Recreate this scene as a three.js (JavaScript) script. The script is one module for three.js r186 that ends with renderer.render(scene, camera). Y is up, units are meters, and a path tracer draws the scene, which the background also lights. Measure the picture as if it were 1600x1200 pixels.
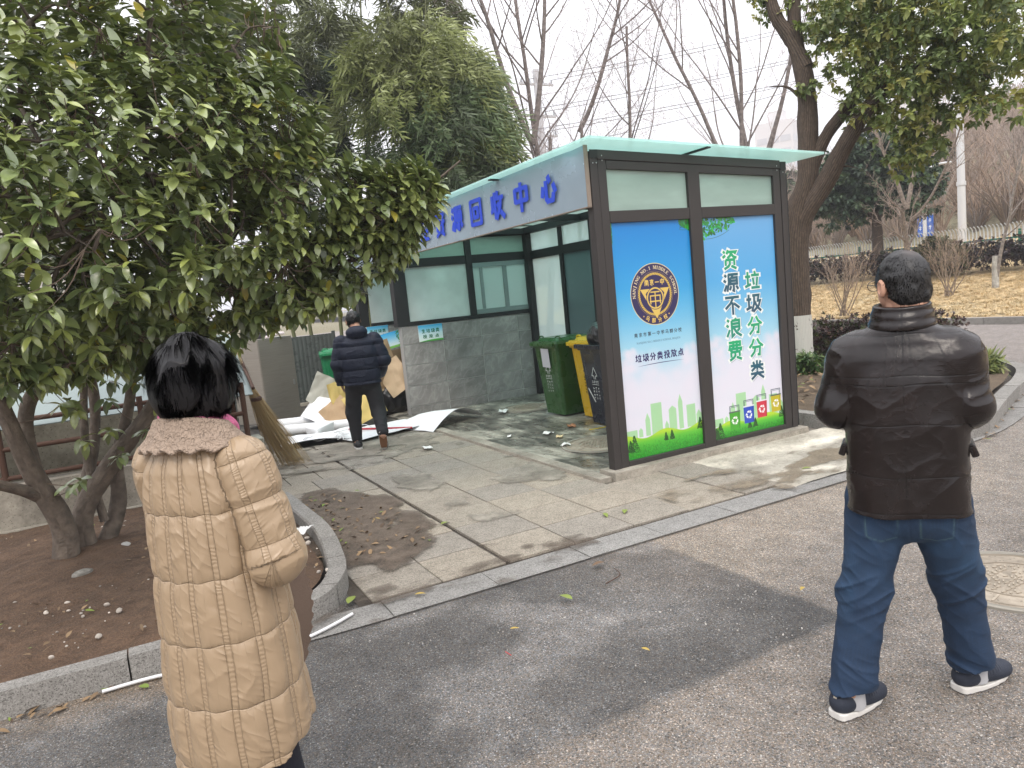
import * as THREE from 'three';
import { RoundedBoxGeometry } from 'three/addons/geometries/RoundedBoxGeometry.js';
import { mergeGeometries, mergeVertices } from 'three/addons/utils/BufferGeometryUtils.js';

// ---------------------------------------------------------------- camera, sky, sun, exposure
const scene = new THREE.Scene();
const camera = new THREE.PerspectiveCamera(54.82, 4 / 3, 0.05, 900);
camera.position.set(0, 1.7, 0);
camera.rotation.order = 'YXZ';
camera.rotation.set(-0.1216, -0.48111, -0.09814);
const renderer = new THREE.WebGLRenderer({ antialias: true });
renderer.toneMapping = THREE.LinearToneMapping;
renderer.toneMappingExposure = 1.36;
renderer.shadowMap.enabled = true;
const SUN = new THREE.Vector3(-0.32, 0.85, 0.55).normalize();
{ // overcast sky: three times brighter at the zenith than at the horizon, with soft cloud structure
  const W = 512, Hh = 256, d = new Float32Array(W * Hh * 4), v = new THREE.Vector3();
  const hash = (x, y, z) => { let h = Math.imul(x, 374761393) ^ Math.imul(y, 668265263) ^ Math.imul(z, 1274126177); h = Math.imul(h ^ (h >>> 13), 1274126177); return ((h ^ (h >>> 16)) >>> 0) / 4294967296; };
  const sm = (t) => t * t * (3 - 2 * t);
  const n3 = (x, y, z) => { const i = Math.floor(x), j = Math.floor(y), k = Math.floor(z), u = sm(x - i), w = sm(y - j), t = sm(z - k); let s = 0; for (let a = 0; a < 8; a++) s += hash(i + (a & 1), j + ((a >> 1) & 1), k + (a >> 2)) * ((a & 1) ? u : 1 - u) * (((a >> 1) & 1) ? w : 1 - w) * ((a >> 2) ? t : 1 - t); return s; };
  for (let y = 0; y < Hh; y++) for (let x = 0; x < W; x++) {
    const el = ((y + 0.5) / Hh - 0.5) * Math.PI, az = ((x + 0.5) / W - 0.5) * 2 * Math.PI;
    v.set(Math.cos(az) * Math.cos(el), Math.sin(el), Math.sin(az) * Math.cos(el));
    const up = Math.max(0, v.y);
    let L = 0.8 * (1 + 1.5 * up) * (1 + 0.10 * Math.pow(Math.max(0, v.dot(SUN)), 4));
    L *= 0.93 + 0.14 * (0.6 * n3(v.x * 3 + 9, v.y * 5 + 9, v.z * 3 + 9) + 0.4 * n3(v.x * 8 + 9, v.y * 13 + 9, v.z * 8 + 9));
    if (v.y < 0) L *= 0.45;
    const o = (y * W + x) * 4;
    d[o] = L * 0.985; d[o + 1] = L * 0.985; d[o + 2] = L * 1.03; d[o + 3] = 1;
  }
  const t = new THREE.DataTexture(d, W, Hh, THREE.RGBAFormat, THREE.FloatType);
  t.mapping = THREE.EquirectangularReflectionMapping; t.magFilter = THREE.LinearFilter; t.needsUpdate = true;
  scene.background = t; scene.environment = t;
}
const sun = new THREE.DirectionalLight(0xfff4e6, 1.15);
sun.name = 'sun'; sun.position.copy(SUN).multiplyScalar(60); sun.target.position.set(3, 0, -6);
sun.castShadow = true; sun.shadow.radius = 40; sun.shadow.mapSize.set(2048, 2048);
Object.assign(sun.shadow.camera, { left: -30, right: 40, top: 40, bottom: -30, near: 1, far: 160 });
scene.add(sun, sun.target);
scene.fog = new THREE.FogExp2(0xe6e6ec, 0.0016);

// ---------------------------------------------------------------- small tools
const rng = (s) => { s = s | 0; return () => { s = (s + 0x6d2b79f5) | 0; let t = Math.imul(s ^ (s >>> 15), 1 | s); t = (t + Math.imul(t ^ (t >>> 7), 61 | t)) ^ t; return ((t ^ (t >>> 14)) >>> 0) / 4294967296; }; };
const hash2 = (x, y, s = 0) => { let h = Math.imul(x | 0, 374761393) ^ Math.imul(y | 0, 668265263) ^ Math.imul(s | 0, 2147483647 & 1274126177); h = Math.imul(h ^ (h >>> 13), 1274126177); h = Math.imul(h ^ (h >>> 15), 2246822519); return ((h ^ (h >>> 16)) >>> 0) / 4294967296; };
const smooth = (t) => t * t * (3 - 2 * t);
const clamp = (x, a = 0, b = 1) => Math.min(b, Math.max(a, x));
const sstep = (a, b, x) => smooth(clamp((x - a) / (b - a)));
const lerp = (a, b, t) => a + (b - a) * t;
const mod = (a, n) => ((a % n) + n) % n;
function vn(x, y, s = 0, per = 0) { // value noise, optionally tileable with period per
  const i = Math.floor(x), j = Math.floor(y), u = smooth(x - i), v = smooth(y - j);
  const i0 = per ? mod(i, per) : i, i1 = per ? mod(i + 1, per) : i + 1, j0 = per ? mod(j, per) : j, j1 = per ? mod(j + 1, per) : j + 1;
  return lerp(lerp(hash2(i0, j0, s), hash2(i1, j0, s), u), lerp(hash2(i0, j1, s), hash2(i1, j1, s), u), v);
}
function fbm(x, y, oct = 4, s = 0, per = 0) { let a = 0.5, r = 0, n = 0; for (let k = 0; k < oct; k++) { r += a * vn(x, y, s + k * 17, per); n += a; a *= 0.5; x *= 2; y *= 2; per *= 2; } return r / n; }
const hash3 = (x, y, z, s = 0) => hash2(x + Math.imul(z, 7919), y - Math.imul(z, 104729), s);
function vn3(x, y, z, s = 0) {
  const i = Math.floor(x), j = Math.floor(y), k = Math.floor(z), u = smooth(x - i), v = smooth(y - j), w = smooth(z - k);
  const f = (kk) => lerp(lerp(hash3(i, j, kk, s), hash3(i + 1, j, kk, s), u), lerp(hash3(i, j + 1, kk, s), hash3(i + 1, j + 1, kk, s), u), v);
  return lerp(f(k), f(k + 1), w);
}
const V3 = (x, y, z) => new THREE.Vector3(x, y, z);
const TAU = Math.PI * 2, D2R = Math.PI / 180;
const lin = (r, g, b) => new THREE.Color().setRGB(r, g, b);
const hex = (h) => new THREE.Color(h);

const used = new Map();
function numbered(n) { const k = used.get(n) ?? 0; used.set(n, k + 1); return k ? n + '_' + String(k).padStart(3, '0') : n; }
function tag(o, label, category, group, kind) {
  if (label) o.userData.label = label;
  if (category) o.userData.category = category;
  if (group) o.userData.group = group;
  if (kind) o.userData.kind = kind;
  return o;
}
function thing(name, label, category, pos = [0, 0, 0], turn = 0, group) {
  const o = new THREE.Group(); o.name = numbered(name); scene.add(o);
  o.position.set(...pos); o.rotation.y = turn;
  return tag(o, label, category, group);
}
function part(name, geo, mat, parent, pos, rot) {
  const m = new THREE.Mesh(Array.isArray(geo) ? merge(geo) : geo, mat);
  m.name = parent === scene ? numbered(name) : name; m.castShadow = m.receiveShadow = true;
  if (pos) m.position.set(...pos);
  if (rot) m.rotation.set(...rot);
  parent.add(m); return m;
}
const solo = (name, geo, mat, label, category, group, pos, rot) => tag(part(name, geo, mat, scene, pos, rot), label, category, group);
const struct = (name, geo, mat) => tag(part(name, geo, mat, scene), null, null, null, 'structure');
function merge(list) {
  const keys = ['position', 'normal', 'uv'];
  const anyCol = list.some((g) => g.attributes.color);
  const L = list.map((g) => {
    let h = g.index ? g.toNonIndexed() : g.clone();
    for (const k of Object.keys(h.attributes)) if (!keys.includes(k) && !(k === 'color' && anyCol)) h.deleteAttribute(k);
    if (!h.attributes.normal) h.computeVertexNormals();
    if (!h.attributes.uv) h.setAttribute('uv', new THREE.BufferAttribute(new Float32Array(h.attributes.position.count * 2), 2));
    if (anyCol && !h.attributes.color) h.setAttribute('color', new THREE.BufferAttribute(new Float32Array(h.attributes.position.count * 3).fill(1), 3));
    h.morphAttributes = {};
    return h;
  });
  return mergeGeometries(L, false);
}
// box from min to max with softened edges and uv in metres
function bx(x0, y0, z0, x1, y1, z1, r = 0.004) {
  const w = Math.abs(x1 - x0), h = Math.abs(y1 - y0), d = Math.abs(z1 - z0);
  r = Math.min(r, w * 0.45, h * 0.45, d * 0.45);
  const g = r > 0 ? new RoundedBoxGeometry(w, h, d, 1, r) : new THREE.BoxGeometry(w, h, d);
  g.translate((x0 + x1) / 2, (y0 + y1) / 2, (z0 + z1) / 2);
  return boxUV(g);
}
function boxUV(g, s = 1) {
  const p = g.attributes.position, n = g.attributes.normal, uv = new Float32Array(p.count * 2);
  for (let i = 0; i < p.count; i++) {
    const ax = Math.abs(n.getX(i)), ay = Math.abs(n.getY(i)), az = Math.abs(n.getZ(i));
    if (ay >= ax && ay >= az) { uv[2 * i] = p.getX(i) * s; uv[2 * i + 1] = p.getZ(i) * s; }
    else if (ax >= az) { uv[2 * i] = p.getZ(i) * s; uv[2 * i + 1] = p.getY(i) * s; }
    else { uv[2 * i] = p.getX(i) * s; uv[2 * i + 1] = p.getY(i) * s; }
  }
  g.setAttribute('uv', new THREE.BufferAttribute(uv, 2)); return g;
}
const xf = (g, pos = [0, 0, 0], rot = [0, 0, 0], sc = [1, 1, 1]) => g.applyMatrix4(new THREE.Matrix4().compose(V3(...pos), new THREE.Quaternion().setFromEuler(new THREE.Euler(...rot)), V3(...sc)));
// tapered tube through points with radii
function tube(pts, radii, seg = 8, smoothN = 0, jitter = 0, rnd = null, cap = true) {
  let P = pts.map((p) => (p.isVector3 ? p : V3(...p))), Rr = radii;
  if (smoothN) {
    const c = new THREE.CatmullRomCurve3(P, false, 'centripetal'), n = smoothN, Q = [], S = [];
    for (let i = 0; i <= n; i++) { const t = i / n; Q.push(c.getPoint(t)); const f = t * (P.length - 1), k = Math.min(P.length - 2, Math.floor(f)); S.push(lerp(Rr[k], Rr[k + 1], f - k)); }
    P = Q; Rr = S;
  }
  const pos = [], nor = [], uv = [], idx = []; let nrm = V3(0, 0, 0), tang = V3(0, 0, 0), len = 0;
  const first = P[1].clone().sub(P[0]).normalize();
  nrm = Math.abs(first.y) < 0.9 ? V3(0, 1, 0).cross(first).normalize() : V3(1, 0, 0).cross(first).normalize();
  for (let i = 0; i < P.length; i++) {
    tang = (i === 0 ? P[1].clone().sub(P[0]) : i === P.length - 1 ? P[i].clone().sub(P[i - 1]) : P[i + 1].clone().sub(P[i - 1])).normalize();
    nrm.sub(tang.clone().multiplyScalar(nrm.dot(tang))).normalize();
    const bin = tang.clone().cross(nrm);
    if (i) len += P[i].distanceTo(P[i - 1]);
    for (let k = 0; k <= seg; k++) {
      const a = (k / seg) * TAU, jr = jitter ? 1 + jitter * (vn(Math.cos(a) * 2 + 7 + i * 0.35, Math.sin(a) * 2 + 5, 3) - 0.5) * 2 : 1;
      const nx = V3(0, 0, 0).addScaledVector(nrm, Math.cos(a)).addScaledVector(bin, Math.sin(a));
      pos.push(P[i].x + nx.x * Rr[i] * jr, P[i].y + nx.y * Rr[i] * jr, P[i].z + nx.z * Rr[i] * jr);
      nor.push(nx.x, nx.y, nx.z); uv.push((k / seg) * Math.max(1, Math.round(TAU * Rr[0] / 0.3)) * 0.3, len);
    }
  }
  for (let i = 0; i < P.length - 1; i++) for (let k = 0; k < seg; k++) { const a = i * (seg + 1) + k, b = a + seg + 1; idx.push(a, a + 1, b, b, a + 1, b + 1); }
  if (cap) for (const e of [0, P.length - 1]) {
    const c = pos.length / 3, tn = (e ? P[e].clone().sub(P[e - 1]) : P[0].clone().sub(P[1])).normalize();
    pos.push(P[e].x, P[e].y, P[e].z); nor.push(tn.x, tn.y, tn.z); uv.push(0, 0);
    for (let k = 0; k < seg; k++) { const a = e * (seg + 1) + k; if (e) idx.push(c, a, a + 1); else idx.push(c, a + 1, a); }
  }
  const g = new THREE.BufferGeometry();
  g.setAttribute('position', new THREE.Float32BufferAttribute(pos, 3)); g.setAttribute('normal', new THREE.Float32BufferAttribute(nor, 3)); g.setAttribute('uv', new THREE.Float32BufferAttribute(uv, 2)); g.setIndex(idx);
  return g;
}
// grid sheet: f(u, v) -> [x, y, z]; optional colour(x, y, z)
function sheet(nu, nv, f, col, uvs = 1) {
  const pos = [], uv = [], c = [], idx = [];
  for (let j = 0; j <= nv; j++) for (let i = 0; i <= nu; i++) {
    const p = f(i / nu, j / nv); pos.push(p[0], p[1], p[2]); uv.push((p[3] ?? p[0]) * uvs, (p[4] ?? p[2]) * uvs);
    if (col) c.push(...col(p[0], p[1], p[2]));
  }
  for (let j = 0; j < nv; j++) for (let i = 0; i < nu; i++) { const a = j * (nu + 1) + i, b = a + nu + 1; idx.push(a, b, a + 1, b, b + 1, a + 1); }
  const g = new THREE.BufferGeometry();
  g.setAttribute('position', new THREE.Float32BufferAttribute(pos, 3)); g.setAttribute('uv', new THREE.Float32BufferAttribute(uv, 2));
  if (col) g.setAttribute('color', new THREE.Float32BufferAttribute(c, 3));
  g.setIndex(idx); g.computeVertexNormals(); return g;
}
// flat polygon at height y (points [x, z]), as a fan/triangulated shape facing up, thickness t downwards
function slab(pts, y, t = 0, bevel = 0) {
  const s = new THREE.Shape(pts.map(([x, z]) => new THREE.Vector2(x, -z)));
  let g;
  if (t > 0) { g = new THREE.ExtrudeGeometry(s, { depth: t - bevel * 2, bevelEnabled: bevel > 0, bevelSize: bevel, bevelOffset: -bevel, bevelThickness: bevel, bevelSegments: 1 }); g.rotateX(-Math.PI / 2); g.translate(0, y - t + bevel, 0); }
  else { g = new THREE.ShapeGeometry(s); g.rotateX(-Math.PI / 2); g.translate(0, y, 0); }
  return boxUV(g);
}
// ---------------------------------------------------------------- textures
const texCache = [];
function tex(n, f, srgb = true, m = n) { // f(u, v, x, y) -> grey or [r, g, b] in 0..1 (sRGB when srgb)
  const d = new Uint8Array(n * m * 4);
  for (let y = 0; y < m; y++) for (let x = 0; x < n; x++) {
    const c = f((x + 0.5) / n, (y + 0.5) / m, x, y), o = (y * n + x) * 4;
    if (typeof c === 'number') d[o] = d[o + 1] = d[o + 2] = clamp(c) * 255; else { d[o] = clamp(c[0]) * 255; d[o + 1] = clamp(c[1]) * 255; d[o + 2] = clamp(c[2]) * 255; }
    d[o + 3] = 255;
  }
  const t = new THREE.DataTexture(d, n, m); t.wrapS = t.wrapT = THREE.RepeatWrapping; t.magFilter = THREE.LinearFilter; t.minFilter = THREE.LinearMipmapLinearFilter;
  if (srgb) t.colorSpace = THREE.SRGBColorSpace; t.needsUpdate = true; return t;
}
function rep(t, mx, my = mx) { const c = t.clone(); c.repeat.set(1 / mx, 1 / my); c.needsUpdate = true; return c; }
function canvasTex(w, h, draw) { const c = document.createElement('canvas'); c.width = w; c.height = h; draw(c.getContext('2d'), w, h); const t = new THREE.CanvasTexture(c); t.colorSpace = THREE.SRGBColorSpace; return t; }
const std = (o) => new THREE.MeshStandardMaterial(o);
const phy = (o) => new THREE.MeshPhysicalMaterial(o);
const wcache = new Map();
function worley(u, v, cells, s) { // tileable, returns [d1, d2, id]
  const key = cells * 1000 + s; let T = wcache.get(key);
  if (!T) { T = new Float32Array(cells * cells * 3); for (let j = 0; j < cells; j++) for (let i = 0; i < cells; i++) { const o = (j * cells + i) * 3; T[o] = hash2(i, j, s); T[o + 1] = hash2(i, j, s + 1); T[o + 2] = hash2(i, j, s + 2); } wcache.set(key, T); }
  const x = u * cells, y = v * cells, i = Math.floor(x), j = Math.floor(y); let d1 = 9, d2 = 9, id = 0;
  for (let b = -1; b <= 1; b++) { const cj = j + b < 0 ? j + b + cells : j + b >= cells ? j + b - cells : j + b; for (let a = -1; a <= 1; a++) {
    const ci = i + a < 0 ? i + a + cells : i + a >= cells ? i + a - cells : i + a, o = (cj * cells + ci) * 3, dx = i + a + T[o] - x, dy = j + b + T[o + 1] - y, d = dx * dx + dy * dy;
    if (d < d1) { d2 = d1; d1 = d; id = T[o + 2]; } else if (d < d2) d2 = d;
  } }
  return [Math.sqrt(d1), Math.sqrt(d2), id];
}
// asphalt: chips of stone in dark binder (tile of 1.5 m)
const asph = (() => {
  const n = 1024, A = [], h = new Float32Array(n * n);
  const color = tex(n, (u, v, x, y) => {
    const [d1, d2, id] = worley(u, v, 150, 11), [e1, , id2] = worley(u, v, 330, 5);
    const edge = sstep(0.02, 0.3, d2 - d1), big = fbm(u * 12, v * 12, 3, 3, 12);
    let c = 0.47 + (id - 0.5) * 0.22 * edge + (id2 - 0.5) * 0.15 - (1 - edge) * 0.10 + (big - 0.5) * 0.10;
    if (id > 0.95) c += 0.14 * edge; if (id2 > 0.96 && e1 < 0.45) c += 0.16; if (id < 0.06) c -= 0.08;
    h[y * n + x] = 0.5 + edge * (0.25 + 0.25 * id) - 0.2 * (1 - edge);
    const w = (hash2(Math.floor(id * 999), 3) - 0.5) * 0.05;
    return [c + w + 0.012, c + 0.003, c - w - 0.008];
  });
  return { color, bump: tex(n, (u, v, x, y) => h[y * n + x], false) };
})();
const granite = (() => {
  const n = 512;
  const color = tex(n, (u, v, x, y) => {
    const [d1, , id] = worley(u, v, 120, 31), [, , id2] = worley(u, v, 60, 37);
    let c = 0.78 + (id - 0.5) * 0.20 + (id2 - 0.5) * 0.10 + (fbm(u * 8, v * 8, 3, 3, 8) - 0.5) * 0.12;
    if (id < 0.08) c -= 0.16;
    return [c + 0.012, c, c - 0.018];
  });
  const bump = tex(n, (u, v) => { const [, , id] = worley(u, v, 120, 31); return 0.4 * id + 0.6 * fbm(u * 10, v * 10, 4, 8, 10); }, false);
  return { color, bump };
})();
const concrete = (() => {
  const n = 1024;
  const f = (u, v) => fbm(u * 6, v * 6, 6, 41, 6);
  const color = tex(n, (u, v, x, y) => {
    const a = f(u, v), b = fbm(u * 60, v * 60, 2, 47, 60), p = worley(u, v, 46, 51), q = hash2(x, y, 4);
    let c = 0.80 + (a - 0.5) * 0.42 + (b - 0.5) * 0.14 + (q - 0.5) * 0.06;
    if (p[0] < 0.13 && p[2] > 0.55) c -= 0.22;
    return [c + 0.01, c, c - 0.025];
  });
  return { color, bump: tex(n, (u, v, x, y) => { const p = worley(u, v, 46, 51); return 0.5 * f(u, v) + 0.3 * fbm(u * 60, v * 60, 2, 47, 60) + 0.1 * hash2(x, y, 4) - (p[0] < 0.13 && p[2] > 0.55 ? 0.3 : 0); }, false) };
})();
const soilT = (() => {
  const n = 1024;
  const H = (u, v) => { const a = worley(u, v, 60, 61), b = worley(u, v, 170, 67); return 0.45 * fbm(u * 8, v * 8, 5, 63, 8) + 0.35 * (1 - a[0]) * a[2] + 0.2 * (1 - b[0]); };
  const color = tex(n, (u, v) => { const k = H(u, v), id = worley(u, v, 90, 71), s = 0.55 + 0.75 * k + (id[2] > 0.96 && id[0] < 0.4 ? 0.3 : 0); return [s, s * 0.985, s * 0.97]; });
  return { color, bump: tex(n, (u, v) => H(u, v), false) };
})();
const barkT = (() => { // u around, v along; tile 0.3 m x 0.6 m
  const H = (u, v) => { const w = fbm(u * 3, v * 3, 3, 83, 3) * 0.35, r = Math.abs(Math.sin((u * 9 + w * 2 + vn(u * 6, v * 8, 89, 2) * 0.0) * Math.PI)), k = fbm(u * 16, v * 8, 4, 85, 8); return clamp(0.62 * Math.pow(r, 0.6) + 0.5 * k - 0.1); };
  return { color: tex(512, (u, v) => { const h = H(u, v), s = 0.45 + 0.5 * h + (fbm(u * 24, v * 24, 2, 87, 24) - 0.5) * 0.25; return [s, s * 0.97, s * 0.93]; }), bump: tex(512, (u, v) => H(u, v), false) };
})();
const fineNoise = tex(512, (u, v, x, y) => 0.5 + (fbm(u * 16, v * 16, 5, 91, 16) - 0.5) * 0.9, false);
const grainNoise = tex(512, (u, v, x, y) => 0.8 + (fbm(u * 8, v * 8, 6, 95, 8) - 0.5) * 0.5);
const brushed = tex(512, (u, v) => 0.80 + (fbm(u * 4, v * 200, 2, 97, 0) - 0.5) * 0.08 + (fbm(u * 2, v * 2, 2, 99, 2) - 0.5) * 0.14);
const wrinkle = (() => { const n = 512; return tex(n, (u, v) => { const w = fbm(u * 5, v * 5, 3, 101, 5); return 1 - Math.abs(2 * fbm(u * 9 + w, v * 9 + w, 4, 103, 0) - 1) * 1.6; }, false); })();
const leatherT = (() => { const n = 512; return tex(n, (u, v) => { const a = worley(u, v, 90, 107), r = 1 - Math.abs(2 * fbm(u * 7, v * 7, 4, 109, 7) - 1); return 0.5 * sstep(0, 0.35, a[1] - a[0]) + 0.6 * r * r; }, false); })();
const denimT = (() => { const n = 512; const f = (u, v, x, y) => 0.5 + 0.22 * Math.sin((x + y) * TAU / 4) + (hash2(x >> 1, y, 5) - 0.5) * 0.4 + (fbm(u * 10, v * 10, 4, 113, 10) - 0.5) * 0.5;
  return { color: tex(n, (u, v, x, y) => { const s = 0.75 + 0.28 * (f(u, v, x, y) - 0.5) + (fbm(u * 90, v * 4, 2, 115, 2) - 0.5) * 0.18; return [s, s, s]; }), bump: tex(n, f, false) }; })();
const marble = tex(1024, (u, v) => { // grey wall tile with diagonal veins
  const w = fbm(u * 5, v * 5, 5, 121, 5), d = fbm((u + v) * 4 + w * 1.3, (v - u) * 9 + w * 2, 4, 123), r = 1 - Math.abs(2 * d - 1);
  const s = 0.70 + (w - 0.5) * 0.22 + Math.pow(r, 6) * 0.13 + (fbm(u * 70, v * 70, 2, 129, 70) - 0.5) * 0.05;
  return [s * 1.0, s * 0.985, s * 0.98];
});
const slateT = tex(1024, (u, v) => { const w = fbm(u * 5, v * 5, 5, 131, 5), st = fbm(u * 26 + w * 3, v * 5, 4, 133), p = sstep(0.42, 0.62, fbm(u * 3, v * 3, 4, 135, 3)); const s = 0.42 + (st - 0.5) * 0.5 + p * 0.26 + (fbm(u * 60, v * 60, 2, 137, 60) - 0.5) * 0.12; return [s * 1.01, s, s * 0.97]; });
// ---------------------------------------------------------------- ground materials
const M = {};
M.asphalt = std({ map: rep(asph.color, 0.95), bumpMap: rep(asph.bump, 0.95), bumpScale: 0.003, roughness: 0.92, vertexColors: true });
M.graniteTint = [[0.48, 0.440, 0.375], [0.45, 0.415, 0.36], [0.49, 0.445, 0.375], [0.435, 0.405, 0.36], [0.51, 0.46, 0.385], [0.46, 0.42, 0.36]].map((c) => std({ color: lin(...c), map: rep(granite.color, 0.55), bumpMap: rep(granite.bump, 0.55), bumpScale: 0.002, roughness: 0.85 }));
M.kerbStone = [0.40, 0.44, 0.37, 0.42].map((c) => std({ color: lin(c, c * 0.985, c * 0.95), map: rep(granite.color, 0.55), bumpMap: rep(granite.bump, 0.55), bumpScale: 0.0025, roughness: 0.88 }));
M.flushStone = [0.36, 0.40, 0.34, 0.38, 0.42].map((c) => std({ color: lin(c, c * 1.0, c * 0.985), map: rep(granite.color, 0.55), bumpMap: rep(granite.bump, 0.55), bumpScale: 0.002, roughness: 0.86 }));
M.joint = std({ color: lin(0.07, 0.058, 0.045), map: rep(soilT.color, 0.8), roughness: 0.95 });
M.soil = std({ map: rep(soilT.color, 0.7), bumpMap: rep(soilT.bump, 0.7), bumpScale: 0.02, roughness: 0.97, vertexColors: true });
M.soilWet = std({ color: lin(0.17, 0.135, 0.105), map: rep(soilT.color, 0.7), bumpMap: rep(soilT.bump, 0.7), bumpScale: 0.01, roughness: 0.95 });
M.concrete = std({ map: rep(concrete.color, 1.6), bumpMap: rep(concrete.bump, 1.6), bumpScale: 0.004, roughness: 0.9, vertexColors: true });
M.concretePlain = std({ color: lin(0.47, 0.44, 0.39), map: rep(concrete.color, 1.2), bumpMap: rep(concrete.bump, 1.2), bumpScale: 0.004, roughness: 0.9 });
M.grassDry = std({ map: rep(soilT.color, 1.4), bumpMap: rep(soilT.bump, 1.4), bumpScale: 0.05, roughness: 0.97, vertexColors: true });

const axis = (...segs) => { const a = [segs[0][0]]; for (const [s, e, st] of segs) { const n = Math.max(1, Math.round((e - s) / st)); for (let i = 1; i <= n; i++) a.push(s + ((e - s) * i) / n); } return a; };
function gridSheet(xs, zs, h, col) { const nx = xs.length - 1, nz = zs.length - 1; return sheet(nx, nz, (u, v) => { const x = xs[Math.round(u * nx)], z = zs[Math.round(v * nz)]; return [x, h(x, z), z]; }, (x, y, z) => col(x, z)); }

// road: old pale asphalt with a newer dark patch in front of the paving
function roadColor(x, z) {
  const j = (fbm(x * 5, z * 5, 3, 201) - 0.5) * 0.10;
  const inPatch = sstep(2.92, 2.86, x + j) * sstep(-2.27, -2.33, z + j * 0.6);
  let pale = 1.06 + (fbm(x * 0.7 + 4, z * 0.7, 4, 203) - 0.5) * 0.7 + (fbm(x * 6, z * 6, 3, 205) - 0.5) * 0.35;
  let r = pale * 1.055, g = pale * 0.97, b = pale * 0.885;
  // sandy band along the strip
  const sand = sstep(-2.7, -3.6, z + (fbm(x * 2, z * 2, 4, 207) - 0.5) * 1.2) * sstep(6.8, 5.0, x) * 0.55;
  r = lerp(r, 1.55, sand); g = lerp(g, 1.36, sand); b = lerp(b, 1.13, sand);
  let dk = 0.56 + (fbm(x * 1.3, z * 1.3, 4, 209) - 0.5) * 0.30 + (fbm(x * 7, z * 7, 3, 211) - 0.5) * 0.16;
  const worn = sstep(0.55, 0.75, fbm(x * 1.8 + 3, z * 2.4 + 1, 4, 213)) * 0.35 + Math.exp(-((x - 2.15) ** 2 * 5 + (z + 3.05) ** 2 * 9)) * 0.32;
  dk += worn;
  const brown = sstep(2.0, 2.8, x + (fbm(x * 3, z * 3, 3, 215) - 0.5)) * sstep(-2.6, -3.4, z) * 0.16;
  r = lerp(r, dk * 1.0 + brown * 1.2, inPatch); g = lerp(g, dk * 0.985 + brown * 0.9, inPatch); b = lerp(b, dk * 0.97 + brown * 0.62, inPatch);
  // dust that collects along the raised kerb of the tree bed
  const dust = sstep(-3.55, -4.02, z + (fbm(x * 4, z * 5, 4, 217) - 0.5) * 0.5) * sstep(0.75, 0.4, x) * 0.8;
  r = lerp(r, 0.95, dust); g = lerp(g, 0.75, dust); b = lerp(b, 0.54, dust);
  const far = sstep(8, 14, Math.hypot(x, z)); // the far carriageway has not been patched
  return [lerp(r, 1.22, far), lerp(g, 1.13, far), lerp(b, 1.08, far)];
}
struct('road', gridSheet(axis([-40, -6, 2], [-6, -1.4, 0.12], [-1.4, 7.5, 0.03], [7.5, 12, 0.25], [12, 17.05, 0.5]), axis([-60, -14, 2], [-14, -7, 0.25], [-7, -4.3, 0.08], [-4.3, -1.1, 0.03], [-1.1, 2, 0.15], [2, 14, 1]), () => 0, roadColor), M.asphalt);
struct('ground', gridSheet(axis([-300, -45, 30], [-45, 45, 5], [45, 420, 25]), axis([-420, -60, 30], [-60, 20, 5], [20, 120, 20]), () => -0.08, (x, z) => { const k = fbm(x * 0.1, z * 0.1, 4, 221); return [0.22 + k * 0.1, 0.2 + k * 0.09, 0.12 + k * 0.05]; }), M.grassDry);

// ---------------------------------------------------------------- swept kerbs, built stone by stone
function resample(pts, step) { const c = new THREE.CatmullRomCurve3(pts.map(([x, z]) => V3(x, 0, z)), false, 'centripetal'), L = c.getLength(), n = Math.max(2, Math.ceil(L / step)); c.arcLengthDivisions = 800; c.updateArcLengths(); return Array.from({ length: n + 1 }, (_, i) => { const p = c.getPointAt(i / n); return [p.x, p.z]; }); }
function sweep(line, prof) { // line: [x, z] points; prof: [offset to the left of travel, height] profile, closed
  const pos = [], idx = [], uvs = [], m = prof.length; let s = 0; const grp = [];
  const frames = line.map((p, i) => { const a = line[Math.max(0, i - 1)], b = line[Math.min(line.length - 1, i + 1)], l = Math.hypot(b[0] - a[0], b[1] - a[1]); return [p[0], p[1], (b[1] - a[1]) / l, -(b[0] - a[0]) / l]; });
  const tri = (A, B, C) => { pos.push(...A, ...B, ...C); };
  const at = (i, k) => [frames[i][0] + frames[i][2] * prof[k][0], prof[k][1], frames[i][1] + frames[i][3] * prof[k][0]];
  for (let i = 0; i < line.length - 1; i++) for (let k = 0; k < m; k++) { const q = (k + 1) % m, A = at(i, k), B = at(i, q), C = at(i + 1, q), D = at(i + 1, k); tri(A, B, C); tri(A, C, D); }
  for (const e of [0, line.length - 1]) for (let k = 1; k < m - 1; k++) { const A = at(e, 0), B = at(e, k), C = at(e, k + 1); e ? tri(A, B, C) : tri(A, C, B); }
  const g = new THREE.BufferGeometry(); g.setAttribute('position', new THREE.Float32BufferAttribute(pos, 3)); g.computeVertexNormals(); return boxUV(g);
}
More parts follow.
